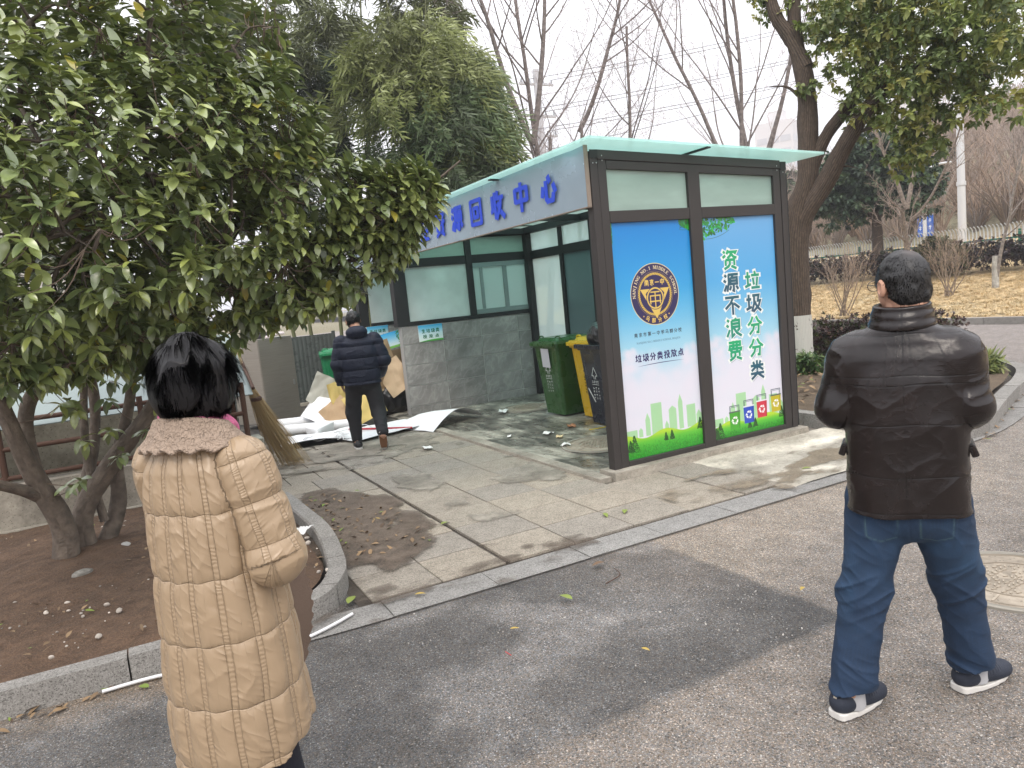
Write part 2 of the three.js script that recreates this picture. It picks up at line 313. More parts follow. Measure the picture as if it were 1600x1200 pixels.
function kerb(group, pts, lens, w, h, mats, gap = 0.008, name = 'kerb_stone') {
  const line = resample(pts, 0.05); let acc = 0, cur = [line[0]], li = 0;
  const c = 0.014, prof = [[0, -0.05], [w, -0.05], [w, h], [c, h], [0.003, h - c]];
  const flush = () => { if (cur.length > 1) { const a = cur.map((p) => p.slice()); const e = a.length - 1; for (const [i, j] of [[0, 1], [e, e - 1]]) { const dx = a[j][0] - a[i][0], dz = a[j][1] - a[i][1], l = Math.hypot(dx, dz); a[i][0] += dx / l * gap / 2; a[i][1] += dz / l * gap / 2; } const jy = (hash2(li, 7) - 0.5) * 0.008; part(name, sweep(a, prof.map(([o, y]) => [o, y > 0 ? y + jy : y])), mats[Math.floor(hash2(li, 3, pts.length) * mats.length)], group); } };
  for (let i = 1; i < line.length; i++) {
    const d = Math.hypot(line[i][0] - line[i - 1][0], line[i][1] - line[i - 1][1]); cur.push(line[i]); acc += d;
    if (acc >= lens[li % lens.length]) { flush(); li++; cur = [line[i]]; acc = 0; }
  }
  flush();
}
const structGroup = (name) => tag(thing(name), null, null, null, 'structure');

// tree bed on the left
const bedKerb = structGroup('tree_bed_kerb');
kerb(bedKerb, [[1.03, -6.75], [1.05, -6.2], [1.06, -5.4], [1.0, -4.85], [0.90, -4.40], [0.70, -4.13], [0.40, -4.075], [-0.1, -4.08], [-1, -4.10], [-3, -4.14], [-6, -4.2]], [0.5, 0.45, 0.55, 0.4, 0.42, 1.0, 0.98], 0.12, 0.135, M.kerbStone);
struct('soil', sheet(150, 110, (u, v) => {
  const z = lerp(-7.42, -4.10, v), cx = 1.03 - Math.pow(clamp((z + 4.95) / 0.8), 2.4) * 0.36, x = lerp(-5.5, cx - 0.05, u);
  const edge = Math.min(1, (cx - x) / 0.3, (-4.10 - z) / 0.3);
  const mound = 0.05 * Math.exp(-((x + 0.5) ** 2 + (z + 6.1) ** 2) * 1.2);
  return [x, 0.075 + 0.035 * edge + mound + (fbm(x * 4, z * 4, 4, 231) - 0.5) * 0.05 + (fbm(x * 22, z * 22, 2, 233) - 0.5) * 0.018, z];
}, (x, y, z) => { const k = fbm(x * 2, z * 2, 4, 235); return [0.115 + k * 0.075, 0.073 + k * 0.045, 0.046 + k * 0.028]; }), M.soil);

// ---------------------------------------------------------------- paving in front of the kiosk
struct('paving_bed', slab([[1.0, -4.06], [6.35, -4.06], [6.35, -5.16], [3.5, -5.16], [3.5, -13.6], [-0.2, -13.6], [1.0, -6.9]], 0.004), M.joint);
{
  const paving = structGroup('pavement');
  const geos = new Map();
  const stone = (x, z, w, d, top, k) => { const key = w.toFixed(3) + d.toFixed(3); if (!geos.has(key)) geos.set(key, bx(-w / 2, -0.04, -d / 2, w / 2, 0, d / 2, 0.005)); part('paving_stone', geos.get(key), M.graniteTint[k % 6], paving, [x, top, z], [(hash2(k, 5) - 0.5) * 0.006, hash2(k, 9) > 0.5 ? Math.PI : 0, (hash2(k, 8) - 0.5) * 0.006]); };
  const r = rng(77); const g = 0.007;
  const field = (x0, x1, z0, z1, w, d, y) => { const nx = Math.round((x1 - x0) / w), nz = Math.round((z0 - z1) / d), W = (x1 - x0) / nx, D = (z0 - z1) / nz; for (let i = 0; i < nx; i++) for (let j = 0; j < nz; j++) stone(x0 + (i + 0.5) * W, z0 - (j + 0.5) * D, W - g, D - g, y + (r() - 0.5) * 0.006, Math.floor(r() * 600)); };
  field(1.08, 1.97, -4.08, -7.5, 0.45, 0.42, 0.014);
  field(1.0, 1.97, -7.5, -9.4, 0.36, 0.36, 0.013);
  field(1.99, 3.47, -4.08, -9.4, 0.5, 0.45, 0.022);
  field(3.47, 4.6, -4.08, -5.12, 0.57, 0.5, 0.016);
  // flush granite strip along the road
  const strip = structGroup('flush_kerb');
  kerb(strip, [[6.2, -3.80], [5.2, -3.80], [3.3, -3.80], [1.1, -3.81], [0.62, -3.83]], [0.6, 0.62, 0.59], -0.24, 0.014, M.flushStone, 0.006);
  kerb(strip, [[12.0, -7.0], [11.2, -5.9], [10.6, -5.1], [9.6, -4.72], [8.1, -4.16], [7.0, -3.86], [6.22, -3.80]], [0.6, 0.57], -0.34, 0.012, M.flushStone, 0.006);
}
// pale concrete poured in front of the poster wall and round the alcove
const blob = (cx, cz, rx, rz, n, amp, s) => Array.from({ length: n }, (_, i) => { const a = (i / n) * TAU, k = 1 + (fbm(Math.cos(a) * 1.6 + 5, Math.sin(a) * 1.6 + 5, 4, s) - 0.5) * amp; return [cx + Math.cos(a) * rx * k, cz + Math.sin(a) * rz * k]; });
{
  const xs = axis([3.55, 6.45, 0.04]), zs = axis([-7, -4.08, 0.04]);
  struct('concrete_apron', gridSheet(axis([4.35, 6.36, 0.05]), axis([-5.15, -3.935, 0.04]), (x, z) => 0.024 + 0.006 * fbm(x * 6, z * 6, 3, 241) - (x < 4.6 ? (4.6 - x) * 0.05 : 0), (x, z) => { const k = fbm(x * 2.2, z * 3, 5, 243), w = sstep(0.5, 0.75, fbm(x * 3 + 7, z * 4, 4, 245)), dk = sstep(0.62, 0.45, fbm(x * 1.2 + 1, z * 2, 3, 247)) * 0.5, b = 0.62 + k * 0.30 + w * 0.30 - dk * 0.45; return [b, b * 0.95, b * 0.85]; }), M.concrete);
  struct('concrete_yard', slab([[-0.5, -9.4], [3.46, -9.4], [3.46, -14], [-0.5, -14]], 0.012), std({ color: lin(0.23, 0.215, 0.19), map: rep(slateT, 1.8), bumpMap: rep(concrete.bump, 1.6), bumpScale: 0.004, roughness: 0.8 }));
}
// thin films on the paving: cement slurry, washed earth, grit (their edges break up in an alpha map)
function film(name, x0, x1, z0, z1, y, mat, alpha, relief = 0) {
  const n = 512, at = tex(n, (u, v) => alpha(lerp(x0, x1, u), lerp(z0, z1, v)), false); at.wrapS = at.wrapT = THREE.ClampToEdgeWrapping;
  const g = sheet(40, 40, (u, v) => { const x = lerp(x0, x1, u), z = lerp(z0, z1, v); return [x, y + relief * alpha(x, z) * (0.5 + fbm(x * 9, z * 9, 3, 263)), z]; });
  g.setAttribute('uv1', g.attributes.uv.clone()); const q = g.attributes.uv1; for (let i = 0; i < q.count; i++) q.setXY(i, (g.attributes.position.getX(i) - x0) / (x1 - x0), (g.attributes.position.getZ(i) - z0) / (z1 - z0));
  at.channel = 1; const m = mat.clone(); m.alphaMap = at; m.transparent = true; return struct(name, g, m);
}
const cut = (v, lo, hi) => sstep(lo, hi, v);
film('cement_smear', 1.3, 3.47, -9.4, -7.6, 0.0305, M.concretePlain, (x, z) => cut(0.75 - Math.hypot((x - 2.3) / 1.6, (z + 8.7) / 1.3) * 0.55 + (fbm(x * 3, z * 3, 5, 251) - 0.5) * 1.1, 0.38, 0.50) * (0.55 + 0.45 * fbm(x * 8, z * 8, 3, 252)));
film('cement_smear', 2.0, 3.47, -7.9, -4.9, 0.0310, M.concretePlain, (x, z) => cut((fbm(x * 2.6, z * 1.7, 5, 255) - 0.5) * 1.6 + 0.42 - Math.abs(z + 6.4) * 0.12 - Math.max(0, 2.15 - x), 0.44, 0.62) * (0.45 + 0.5 * fbm(x * 9, z * 9, 3, 256)));
film('washed_soil', 0.9, 2.15, -7.15, -4.3, 0.030, M.soilWet, (x, z) => { const e = 0.62 - Math.hypot((x - 1.38) / 0.62, (z + 5.75) / 1.30) ** 2 * 0.5 + (fbm(x * 4.2, z * 4.2, 5, 261) - 0.5) * 0.75 - Math.max(0, x - 1.92) * 4; return cut(e, 0.20, 0.30) * clamp(0.72 + 0.5 * cut(e, 0.3, 0.55)); }, 0.010);
film('grit', 0.6, 2.6, -4.5, -3.75, 0.0295, M.soilWet, (x, z) => 0.55 * cut(fbm(x * 5, z * 9, 5, 265) - Math.abs(z + 4.07) * 0.7, 0.40, 0.62));
film('grit', 3.5, 6.3, -5.2, -3.8, 0.0335, std({ color: lin(0.30, 0.25, 0.18), map: rep(soilT.color, 0.7), roughness: 0.95 }), (x, z) => 0.7 * cut(fbm(x * 3, z * 6, 5, 267) - Math.abs(z + 4.25 + (x - 5) * 0.05) * 0.6, 0.42, 0.58));
// planted bed on the right with its raised kerb
const RB = [[6.42, -16], [6.42, -9], [6.40, -6], [6.36, -4.75], [6.40, -4.25], [6.60, -3.99], [7.0, -4.06], [7.62, -4.30], [8.4, -4.60], [9.13, -4.86], [10.0, -5.30], [10.55, -5.85], [11.2, -7.0], [12.3, -9.5], [13.2, -13]];
{
  const k = structGroup('planter_kerb');
  kerb(k, RB, [0.98, 1.0, 0.75], -0.13, 0.145, M.kerbStone);
  const inner = resample(RB, 0.2);
  struct('planter_soil', slab(inner.map(([x, z]) => [lerp(x, 9, 0.03), lerp(z, -8, 0.03)]), 0.12), std({ color: lin(0.20, 0.15, 0.10), map: rep(soilT.color, 0.8), bumpMap: rep(soilT.bump, 0.8), bumpScale: 0.03, roughness: 0.95 }));
}
// bank of dry grass, and the hill behind it
const bankY = (x, z) => {
  const b = x < 17.15 ? -0.05 : x < 22 ? lerp(0.12, 0.62, sstep(17.15, 22, x) * 0.6 + (x - 17.15) / 4.85 * 0.4) : x < 25 ? lerp(0.62, 1.2, (x - 22) / 3) : 1.2 + Math.min(5, x - 25) * 0.06;
  const h = x > 28 ? (x - 28) * 0.275 * sstep(-120, -18, z) * (1 - 0.55 * sstep(60, 110, x)) * (0.86 + 0.28 * fbm(x * 0.05, z * 0.05, 3, 271)) : 0;
  return b + h + (fbm(x * 0.8, z * 0.8, 3, 273) - 0.5) * 0.15 * sstep(17.1, 18, x);
};
struct('grass_bank', gridSheet(axis([17.18, 25, 0.2], [25, 30, 0.5]), axis([-60, -24, 1], [-24, 0, 0.25], [0, 30, 1.5]), bankY, (x, z) => { const k = fbm(x * 0.9, z * 0.9, 4, 275), k2 = fbm(x * 4, z * 4, 3, 277); const g = sstep(0.55, 0.7, fbm(x * 0.6 + 9, z * 0.6, 3, 279)) * 0.25; return [0.70 + k * 0.30 + (k2 - 0.5) * 0.4 - g, 0.55 + k * 0.22 + (k2 - 0.5) * 0.3 - g * 0.6, 0.32 + k * 0.12 + (k2 - 0.5) * 0.16 - g * 0.2]; }), M.grassDry);
struct('hill', gridSheet(axis([29.9, 110, 1.2], [110, 200, 8]), axis([-200, -90, 6], [-90, 20, 1.2], [20, 80, 6]), (x, z) => bankY(x, z) + 0.02, (x, z) => { const k = fbm(x * 0.25, z * 0.25, 4, 281), k2 = fbm(x * 1.2, z * 1.2, 3, 283), g = sstep(0.5, 0.66, fbm(x * 0.07 + 3, z * 0.07, 3, 285)) * 0.5; const b = 0.36 + k * 0.22 + (k2 - 0.5) * 0.24; return [lerp(b, b * 0.55, g), lerp(b * 0.80, b * 0.66, g), lerp(b * 0.60, b * 0.36, g)]; }), M.grassDry);
{ const k = structGroup('road_kerb'); kerb(k, [[17.0, -40], [17.0, -26], [17.0, -12], [17.02, 2], [17.0, 14]], [1.0], -0.16, 0.15, M.kerbStone); }
// ---------------------------------------------------------------- lettering: brush strokes of the characters on a 100 x 100 square
const GL = {
  '中': '50,4 50,97|14,24 86,24 86,62 14,62 14,24', '心': '22,42 14,74|38,30 38,80 46,88 72,88 78,70|52,14 62,36|78,40 90,68',
  '收': '16,16 16,66|36,6 36,96|4,70 36,60|58,4 50,34|46,28 96,28|80,28 72,56 44,94|54,46 70,72 96,94', '回': '12,10 88,10 88,92 12,92 12,10|34,36 66,36 66,68 34,68 34,36',
  '源': '10,12 22,22|4,38 18,48|6,92 22,62|32,12 96,12|36,12 36,50 24,94|62,14 56,26|46,28 88,28 88,58 46,58 46,28|46,43 88,43|66,58 66,92 56,88|50,68 40,88|82,68 94,86',
  '资': '10,10 22,18|6,40 24,30|42,4 32,24|40,14 90,14 82,26|60,18 54,32 36,44|62,24 74,38 94,44|24,52 78,52 78,80|24,52 24,80|50,58 50,72 40,84 14,96|58,82 90,96',
  '生': '26,10 12,42|22,30 90,30|16,60 84,60|6,92 94,92|50,4 50,92', '再': '10,10 90,10|50,10 50,66|18,30 82,30 82,94 72,92|18,30 18,96|18,48 82,48|4,66 96,66',
  '南': '10,16 90,16|50,2 50,30|16,32 84,32 84,94 76,92|16,32 16,96|38,40 42,50|62,40 58,50|30,54 70,54|28,70 72,70|50,54 50,92',
  '京': '50,2 50,16|8,18 92,18|26,34 74,34 74,54 26,54 26,34|50,54 50,94 40,90|30,66 14,88|70,66 88,86', '一': '6,50 94,50',
  '马': '20,10 74,10 70,44|26,10 20,48 86,48 82,90 70,88|6,70 64,70',
  '群': '8,14 44,14 44,40 10,40|6,27 54,27|24,14 22,50 6,72|16,58 46,58 46,88 16,88 16,58|62,6 68,18|90,6 82,20|56,22 98,22|58,44 96,44|54,66 100,66|77,22 77,98',
  '分': '38,6 26,30 6,48|60,6 72,28 96,46|24,48 76,48 72,88 58,86|46,48 38,72 14,94', '校': '4,26 42,26|24,4 24,96|24,34 6,64|26,38 40,54|68,4 70,16|46,20 96,20|58,28 48,44|80,28 94,42|84,46 72,72 46,94|54,48 70,74 96,94',
  '市': '50,2 50,16|6,20 94,20|20,40 20,82|20,40 80,40 80,78 70,76|50,20 50,98', '第': '24,2 10,22|18,12 46,12|30,14 34,24|62,2 50,20|58,12 94,12|72,14 76,24|16,32 80,32 80,48 20,48 16,64 88,64 84,84 74,82|50,32 50,98|46,66 10,94',
  '学': '18,6 26,22|46,2 52,20|80,4 70,22|8,44 8,28 92,28 90,42|28,42 70,42 52,56|52,56 52,94 40,92|6,66 94,66',
  '垃': '4,32 38,32|21,8 21,76|2,82 40,70|66,6 70,20|44,26 96,26|54,38 60,74|84,36 76,80|42,88 98,88', '圾': '4,32 36,32|20,8 20,76|2,82 38,70|44,14 86,14 78,42 94,42 84,66 46,96|56,14 54,54 38,94|56,40 72,72 98,94',
  '类': '24,8 32,22|74,6 66,22|8,28 92,28|50,2 50,52|48,30 12,54|52,30 90,54|6,68 94,68|50,54 48,70 10,96|54,70 92,96',
  '投': '4,26 38,26|22,4 22,92 10,88|2,64 38,48|52,10 52,26 42,42|52,10 80,10 80,36 96,36|46,50 86,50 74,74 42,96|52,54 68,78 98,96', '放': '22,2 26,16|2,20 50,20|22,20 20,56 4,94|22,44 44,44 42,86 30,84|64,4 56,34|54,28 98,28|84,28 76,58 50,94|58,46 74,74 98,94',
  '点': '50,2 50,40|50,20 88,20|20,40 80,40 80,66 20,66 20,40|16,78 8,94|36,78 40,92|58,78 64,92|80,76 92,92', '不': '6,12 94,12|56,14 38,42 6,66|52,36 52,98|60,42 94,66',
  '浪': '10,8 22,18|4,34 18,44|6,92 24,58|62,2 66,12|38,14 86,14 86,46 38,46|38,30 86,30|38,14 38,92 56,80|48,48 68,76 98,94|90,54 72,68',
  '费': '12,10 84,10 84,26 18,26 14,42 90,42 86,56|40,2 40,34 20,56|62,2 62,54|24,58 78,58 78,82|24,58 24,84|50,62 50,76 40,86 14,98|58,84 90,98',
};
function glyph(c, ch, x, y, w, h, lw, style, cap = 'butt') { // centre x, y
  c.save(); c.translate(x - w / 2, y - h / 2); c.lineCap = cap; c.lineJoin = 'miter'; c.miterLimit = 3; c.strokeStyle = style; c.lineWidth = lw;
  for (const s of GL[ch].split('|')) { c.beginPath(); s.split(' ').forEach((p, i) => { const [a, b] = p.split(',').map(Number); i ? c.lineTo((a / 100) * w, (b / 100) * h) : c.moveTo((a / 100) * w, (b / 100) * h); }); c.stroke(); }
  c.restore();
}
const rowText = (c, s, x, y, step, w, h, lw, style, cap) => [...s].forEach((ch, i) => glyph(c, ch, x + (i - (s.length - 1) / 2) * step, y, w, h, lw, style, cap));
function posterSky(c, w, h, top, mid, seed) {
  const g = c.createLinearGradient(0, 0, 0, h); g.addColorStop(0, top); g.addColorStop(0.28, mid); g.addColorStop(0.52, '#a2d6ec'); g.addColorStop(0.72, '#e2e6f1'); g.addColorStop(1, '#e6e4ee');
  c.fillStyle = g; c.fillRect(0, 0, w, h);
  const r = rng(seed);
  const puff = (x, y, s, a) => { const q = c.createRadialGradient(x, y, 0, x, y, s); q.addColorStop(0, `rgba(232,228,240,${a})`); q.addColorStop(0.6, `rgba(230,228,240,${a * 0.55})`); q.addColorStop(1, 'rgba(230,228,240,0)'); c.fillStyle = q; c.fillRect(x - s, y - s, 2 * s, 2 * s); };
  for (let i = 0; i < 150; i++) { const u = r(), v = 0.60 + 0.32 * r() + 0.05 * Math.sin(u * 7 + seed); puff(u * w, v * h, w * (0.05 + 0.11 * r()), 0.35); }
  for (let i = 0; i < 26; i++) puff((0.02 + 0.16 * r()) * w, (0.53 + 0.09 * r()) * h, w * 0.05, 0.4);
  for (let i = 0; i < 26; i++) puff((0.78 + 0.22 * r()) * w, (0.55 + 0.08 * r()) * h, w * 0.06, 0.4);
}
function posterGround(c, w, h, y0, seed) {
  const r = rng(seed);
  c.fillStyle = 'rgba(150,214,140,0.72)';
  const city = (x, y, bw, bh, pt) => { c.beginPath(); c.moveTo(x, y); c.lineTo(x, y - bh); if (pt) c.lineTo(x + bw / 2, y - bh - pt); c.lineTo(x + bw, y - bh); c.lineTo(x + bw, y); c.fill(); };
  for (const [x, bw, bh, pt] of [[0.0, 0.14, 0.035, 0], [0.16, 0.05, 0.03, 0.01], [0.25, 0.06, 0.07, 0.03], [0.33, 0.14, 0.135, 0], [0.5, 0.05, 0.03, 0.02], [0.56, 0.10, 0.095, 0.015], [0.69, 0.06, 0.12, 0.035], [0.8, 0.12, 0.10, 0], [0.93, 0.07, 0.05, 0.02]]) city(x * w, y0 * h + 10, bw * w, bh * h, pt * h);
  const g = c.createLinearGradient(0, y0 * h, 0, h); g.addColorStop(0, '#b9dd3a'); g.addColorStop(0.3, '#63c33a'); g.addColorStop(1, '#1f9a2e'); c.fillStyle = g;
  c.beginPath(); c.moveTo(0, h); for (let i = 0; i <= 40; i++) c.lineTo((i / 40) * w, (y0 + 0.012 * Math.sin(i * 0.3 + seed)) * h); c.lineTo(w, h); c.fill();
  for (let i = 0; i < 2600; i++) { const x = r() * w, y = h * (y0 + 0.035 + (1 - y0 - 0.035) * Math.sqrt(r())), l = 6 + 14 * r(); c.strokeStyle = `hsl(${95 + 35 * r()},${55 + 25 * r()}%,${18 + 30 * r()}%)`; c.lineWidth = 1.4; c.beginPath(); c.moveTo(x, y); c.lineTo(x + (r() - 0.5) * 10, y - l); c.stroke(); }
  const pine = (x, y, s) => { for (let i = 0; i < 260; i++) { const t = r(), a = (r() - 0.5) * (0.12 + t) * s * 0.7; c.fillStyle = `hsl(${105 + 25 * r()},45%,${14 + 16 * r()}%)`; c.fillRect(x + a, y - s * (1 - t), 6, 8); } };
  pine(0.09 * w, (y0 + 0.065) * h, 0.075 * h); pine(0.04 * w, (y0 + 0.06) * h, 0.05 * h); pine(0.5 * w, (y0 + 0.04) * h, 0.035 * h); pine(0.58 * w, (y0 + 0.04) * h, 0.04 * h); pine(0.97 * w, (y0 + 0.02) * h, 0.05 * h);
}
function leafyCorner(c, w, h, ext, seed) { const r = rng(seed); c.strokeStyle = '#3b4a2a'; c.lineWidth = 3; for (let i = 0; i < 5; i++) { c.beginPath(); c.moveTo(0, (0.01 + 0.02 * i) * h); c.quadraticCurveTo(0.2 * w, (0.02 + 0.02 * i) * h, ext * w * (0.6 + 0.4 * r()), (0.01 + 0.012 * i) * h); c.stroke(); } for (let i = 0; i < 130; i++) { const u = Math.pow(r(), 1.3), x = u * ext * w, y = r() * h * 0.085 * (1.1 - 0.6 * u); c.fillStyle = `hsl(${110 + 40 * r()},${45 + 25 * r()}%,${22 + 24 * r()}%)`; c.beginPath(); c.ellipse(x, y, 13 + 8 * r(), 8 + 4 * r(), r() * 6, 0, TAU); c.fill(); } }
function emblem(c, X, Y, R) {
  const gold = '#e6c565', ink = '#2b2357';
  const disc = (r, f) => { c.fillStyle = f; c.beginPath(); c.arc(X, Y, r, 0, TAU); c.fill(); };
  disc(R, '#e9d7a0'); disc(R * 0.975, ink);
  c.strokeStyle = gold; c.lineWidth = R * 0.012; c.setLineDash([R * 0.02, R * 0.02]); c.beginPath(); c.arc(X, Y, R * 0.735, 0, TAU); c.stroke(); c.setLineDash([]);
  c.lineWidth = R * 0.075; c.beginPath(); c.arc(X, Y, R * 0.655, 0, TAU); c.stroke();
  c.strokeStyle = '#8a6a20'; c.lineWidth = R * 0.018; for (let i = 0; i < 60; i++) { const a = (i / 60) * TAU; c.beginPath(); c.moveTo(X + Math.cos(a) * R * 0.62, Y + Math.sin(a) * R * 0.62); c.lineTo(X + Math.cos(a + 0.09) * R * 0.69, Y + Math.sin(a + 0.09) * R * 0.69); c.stroke(); }
  c.fillStyle = '#f0dfae'; c.textAlign = 'center'; c.textBaseline = 'middle'; c.font = `bold ${Math.round(R * 0.155)}px serif`;
  const txt = 'NANJING NO.1 MIDDLE SCHOOL', span = 3.35; [...txt].forEach((ch, i) => { const a = -Math.PI / 2 - span / 2 + (span * (i + 0.5)) / txt.length; c.save(); c.translate(X + Math.cos(a) * R * 0.855, Y + Math.sin(a) * R * 0.855); c.rotate(a + Math.PI / 2); c.fillText(ch, 0, 0); c.restore(); });
  [...'马群分校'].forEach((ch, i) => { const a = Math.PI / 2 + (1.5 - i) * 0.30; c.save(); c.translate(X + Math.cos(a) * R * 0.85, Y + Math.sin(a) * R * 0.85); c.rotate(a - Math.PI / 2); glyph(c, ch, 0, 0, R * 0.16, R * 0.17, R * 0.026, gold); c.restore(); });
  for (const a of [Math.PI / 2 - 0.66, Math.PI / 2 + 0.66]) { c.fillStyle = gold; c.beginPath(); c.arc(X + Math.cos(a) * R * 0.86, Y + Math.sin(a) * R * 0.86, R * 0.025, 0, TAU); c.fill(); }
  rowText(c, '南京一中', X, Y - R * 0.38, R * 0.215, R * 0.19, R * 0.21, R * 0.032, gold);
  // triangle with a ring on top of it
  const T = (pts, f) => { c.fillStyle = f; c.beginPath(); pts.forEach(([a, b], i) => (i ? c.lineTo(X + a * R, Y + b * R) : c.moveTo(X + a * R, Y + b * R))); c.fill(); };
  T([[-0.6, -0.18], [0.6, -0.18], [0.02, 0.80]], gold); T([[-0.44, -0.09], [0.44, -0.09], [0.02, 0.62]], ink);
  T([[-0.6, -0.18], [-0.25, -0.18], [-0.40, 0.0]], gold); T([[0.6, -0.18], [0.25, -0.18], [0.40, 0.0]], gold); T([[-0.18, 0.46], [0.22, 0.46], [0.02, 0.80]], gold);
  c.fillStyle = ink; c.beginPath(); c.arc(X, Y + R * 0.13, R * 0.37, 0, TAU); c.fill();
  c.strokeStyle = gold; c.lineWidth = R * 0.05; c.beginPath(); c.arc(X, Y + R * 0.13, R * 0.325, 0, TAU); c.stroke();
  c.lineWidth = R * 0.042; const P = (pts) => { c.beginPath(); pts.forEach(([a, b], i) => (i ? c.lineTo(X + a * R, Y + (b + 0.13) * R) : c.moveTo(X + a * R, Y + (b + 0.13) * R))); c.stroke(); };
  P([[-0.19, -0.2], [0.19, -0.2]]); P([[0, -0.2], [0, 0.3]]); P([[-0.2, 0.19], [-0.2, -0.08], [0.2, -0.08], [0.2, 0.19]]); P([[-0.24, 0.1], [0.24, 0.1]]);
}
const posterOne = canvasTex(870, 2040, (c, w, h) => {
  posterSky(c, w, h, '#0a86d8', '#35a5e2', 3);
  posterGround(c, w, h, 0.905, 5);
  emblem(c, 0.495 * w, 0.308 * h, 0.132 * h);
  rowText(c, '南京市第一中学马群分校', 0.5 * w, 0.474 * h, 0.057 * w, 0.045 * w, 0.019 * h, 4.2, '#23303f', 'round');
  c.fillStyle = '#5c7f99'; c.font = 'bold 24px serif'; c.textAlign = 'center'; c.fillText('NANJING NO.1 MIDDLE SCHOOL MAQUN', 0.5 * w, 0.508 * h);
  rowText(c, '垃圾分类投放点', 0.5 * w, 0.572 * h, 0.092 * w, 0.080 * w, 0.036 * h, 10.5, '#231a5c');
  c.fillStyle = '#2b2a66'; c.beginPath(); c.moveTo(0.2 * w, 0.607 * h); c.quadraticCurveTo(0.5 * w, 0.597 * h, 0.82 * w, 0.606 * h); c.quadraticCurveTo(0.5 * w, 0.603 * h, 0.2 * w, 0.607 * h); c.fill();
  leafyCorner(c, -w, h, 0, 2); c.save(); c.translate(w, 0); c.scale(-1, 1); leafyCorner(c, w, h * 0.5, 0.12, 4); c.restore();
});
const posterTwo = canvasTex(870, 2040, (c, w, h) => {
  posterSky(c, w, h, '#6fb0e6', '#55aee6', 9);
  posterGround(c, w, h, 0.935, 8);
  leafyCorner(c, w, h, 0.46, 6);
  const put = (s, x, y0, step, cols) => [...s].forEach((ch, i) => { const y = (y0 + step * i) * h, S = 0.092 * h; glyph(c, ch, x * w + 5, y + 6, S, S, 42, 'rgba(120,130,150,0.5)'); glyph(c, ch, x * w, y, S, S, 42, '#f2f6f4', 'square'); });
  const ink = (s, x, y0, step, cols) => [...s].forEach((ch, i) => { const y = (y0 + step * i) * h, S = 0.092 * h, g = c.createLinearGradient(0, 0, 0, S); g.addColorStop(0, cols[i][0]); g.addColorStop(1, cols[i][1]); glyph(c, ch, x * w, y, S, S, 25, g); });
  const A = ['#10b070', '#0a9c74'], B = ['#1a5f70', '#23506a'], C = ['#12a070', '#158a7c'];
  put('资源不浪费', 0.36, 0.19, 0.1035); put('垃圾分分类', 0.655, 0.293, 0.1045);
  ink('资源不浪费', 0.36, 0.19, 0.1035, [A, B, B, C, A]); ink('垃圾分分类', 0.655, 0.293, 0.1045, [C, B, A, A, B]);
  [['#4aa832', 0.30, 0.926], ['#2f4fc0', 0.50, 0.912], ['#d23a4c', 0.69, 0.899], ['#c7b72e', 0.90, 0.886]].forEach(([col, x, y], i) => {
    const X = x * w, Y = y * h, bw = 0.155 * w, bh = 0.074 * h;
    c.strokeStyle = '#4b5a66'; c.lineWidth = 7; c.strokeRect(X - bw * 0.42, Y - bh * 0.90, bw * 0.84, bh * 0.42); c.lineWidth = 4; c.strokeRect(X - bw * 0.36, Y - bh * 0.82, bw * 0.70, bh * 0.34);
    c.fillStyle = i === 0 || i === 3 ? '#5d6b62' : '#e6e8ee'; c.fillRect(X - bw * 0.5, Y - bh * 0.56, bw, bh * 0.10);
    c.fillStyle = col; c.beginPath(); c.moveTo(X - bw * 0.48, Y - bh * 0.47); c.lineTo(X + bw * 0.48, Y - bh * 0.47); c.lineTo(X + bw * 0.44, Y + bh * 0.56); c.lineTo(X - bw * 0.44, Y + bh * 0.56); c.fill();
    c.fillStyle = 'rgba(0,0,0,0.10)'; c.fillRect(X + bw * 0.32, Y - bh * 0.47, bw * 0.13, bh * 1.03);
    c.strokeStyle = '#f4f6f4'; c.lineWidth = bw * 0.13; for (let k = 0; k < 3; k++) { const a = -Math.PI / 2 + (k * TAU) / 3; c.beginPath(); c.arc(X, Y + bh * 0.03, bw * 0.215, a - 0.72, a + 0.30); c.stroke(); const q = a + 0.42, px = X + Math.cos(q) * bw * 0.215, py = Y + bh * 0.03 + Math.sin(q) * bw * 0.215; c.fillStyle = '#f4f6f4'; c.beginPath(); c.moveTo(px + Math.cos(q) * bw * 0.13, py + Math.sin(q) * bw * 0.13); c.lineTo(px - Math.cos(q) * bw * 0.13, py - Math.sin(q) * bw * 0.13); c.lineTo(px - Math.sin(q) * bw * 0.17, py + Math.cos(q) * bw * 0.17); c.fill(); }
  });
});
// ---------------------------------------------------------------- the kiosk
M.frame = std({ color: lin(0.040, 0.035, 0.033), roughness: 0.52, metalness: 0.2 });
M.frameDark = std({ color: lin(0.018, 0.019, 0.020), roughness: 0.55, metalness: 0.25 });
M.frost = phy({ color: lin(0.88, 0.955, 0.94), transmission: 0.35, roughness: 0.75, thickness: 0, ior: 1.5, map: rep(tex(256, (u, v) => 0.92 + (fbm(u * 4, v * 4, 4, 301, 4) - 0.5) * 0.16), 1.1) });
M.frostPale = phy({ color: lin(0.88, 0.97, 0.965), transmission: 0.75, roughness: 0.7, thickness: 0 });
M.frostGreen = phy({ color: lin(0.52, 0.69, 0.61), transmission: 0.30, roughness: 0.5, thickness: 0, map: rep(tex(256, (u, v) => 0.9 + (fbm(u * 3, v * 9, 4, 303, 3) - 0.5) * 0.22), 1.3) });
M.tealPane = phy({ color: lin(0.10, 0.15, 0.16), roughness: 0.25, clearcoat: 0.4 });
M.roofGlass = phy({ color: lin(0.74, 0.97, 0.92), transmission: 0.85, roughness: 0.6, thickness: 0 });
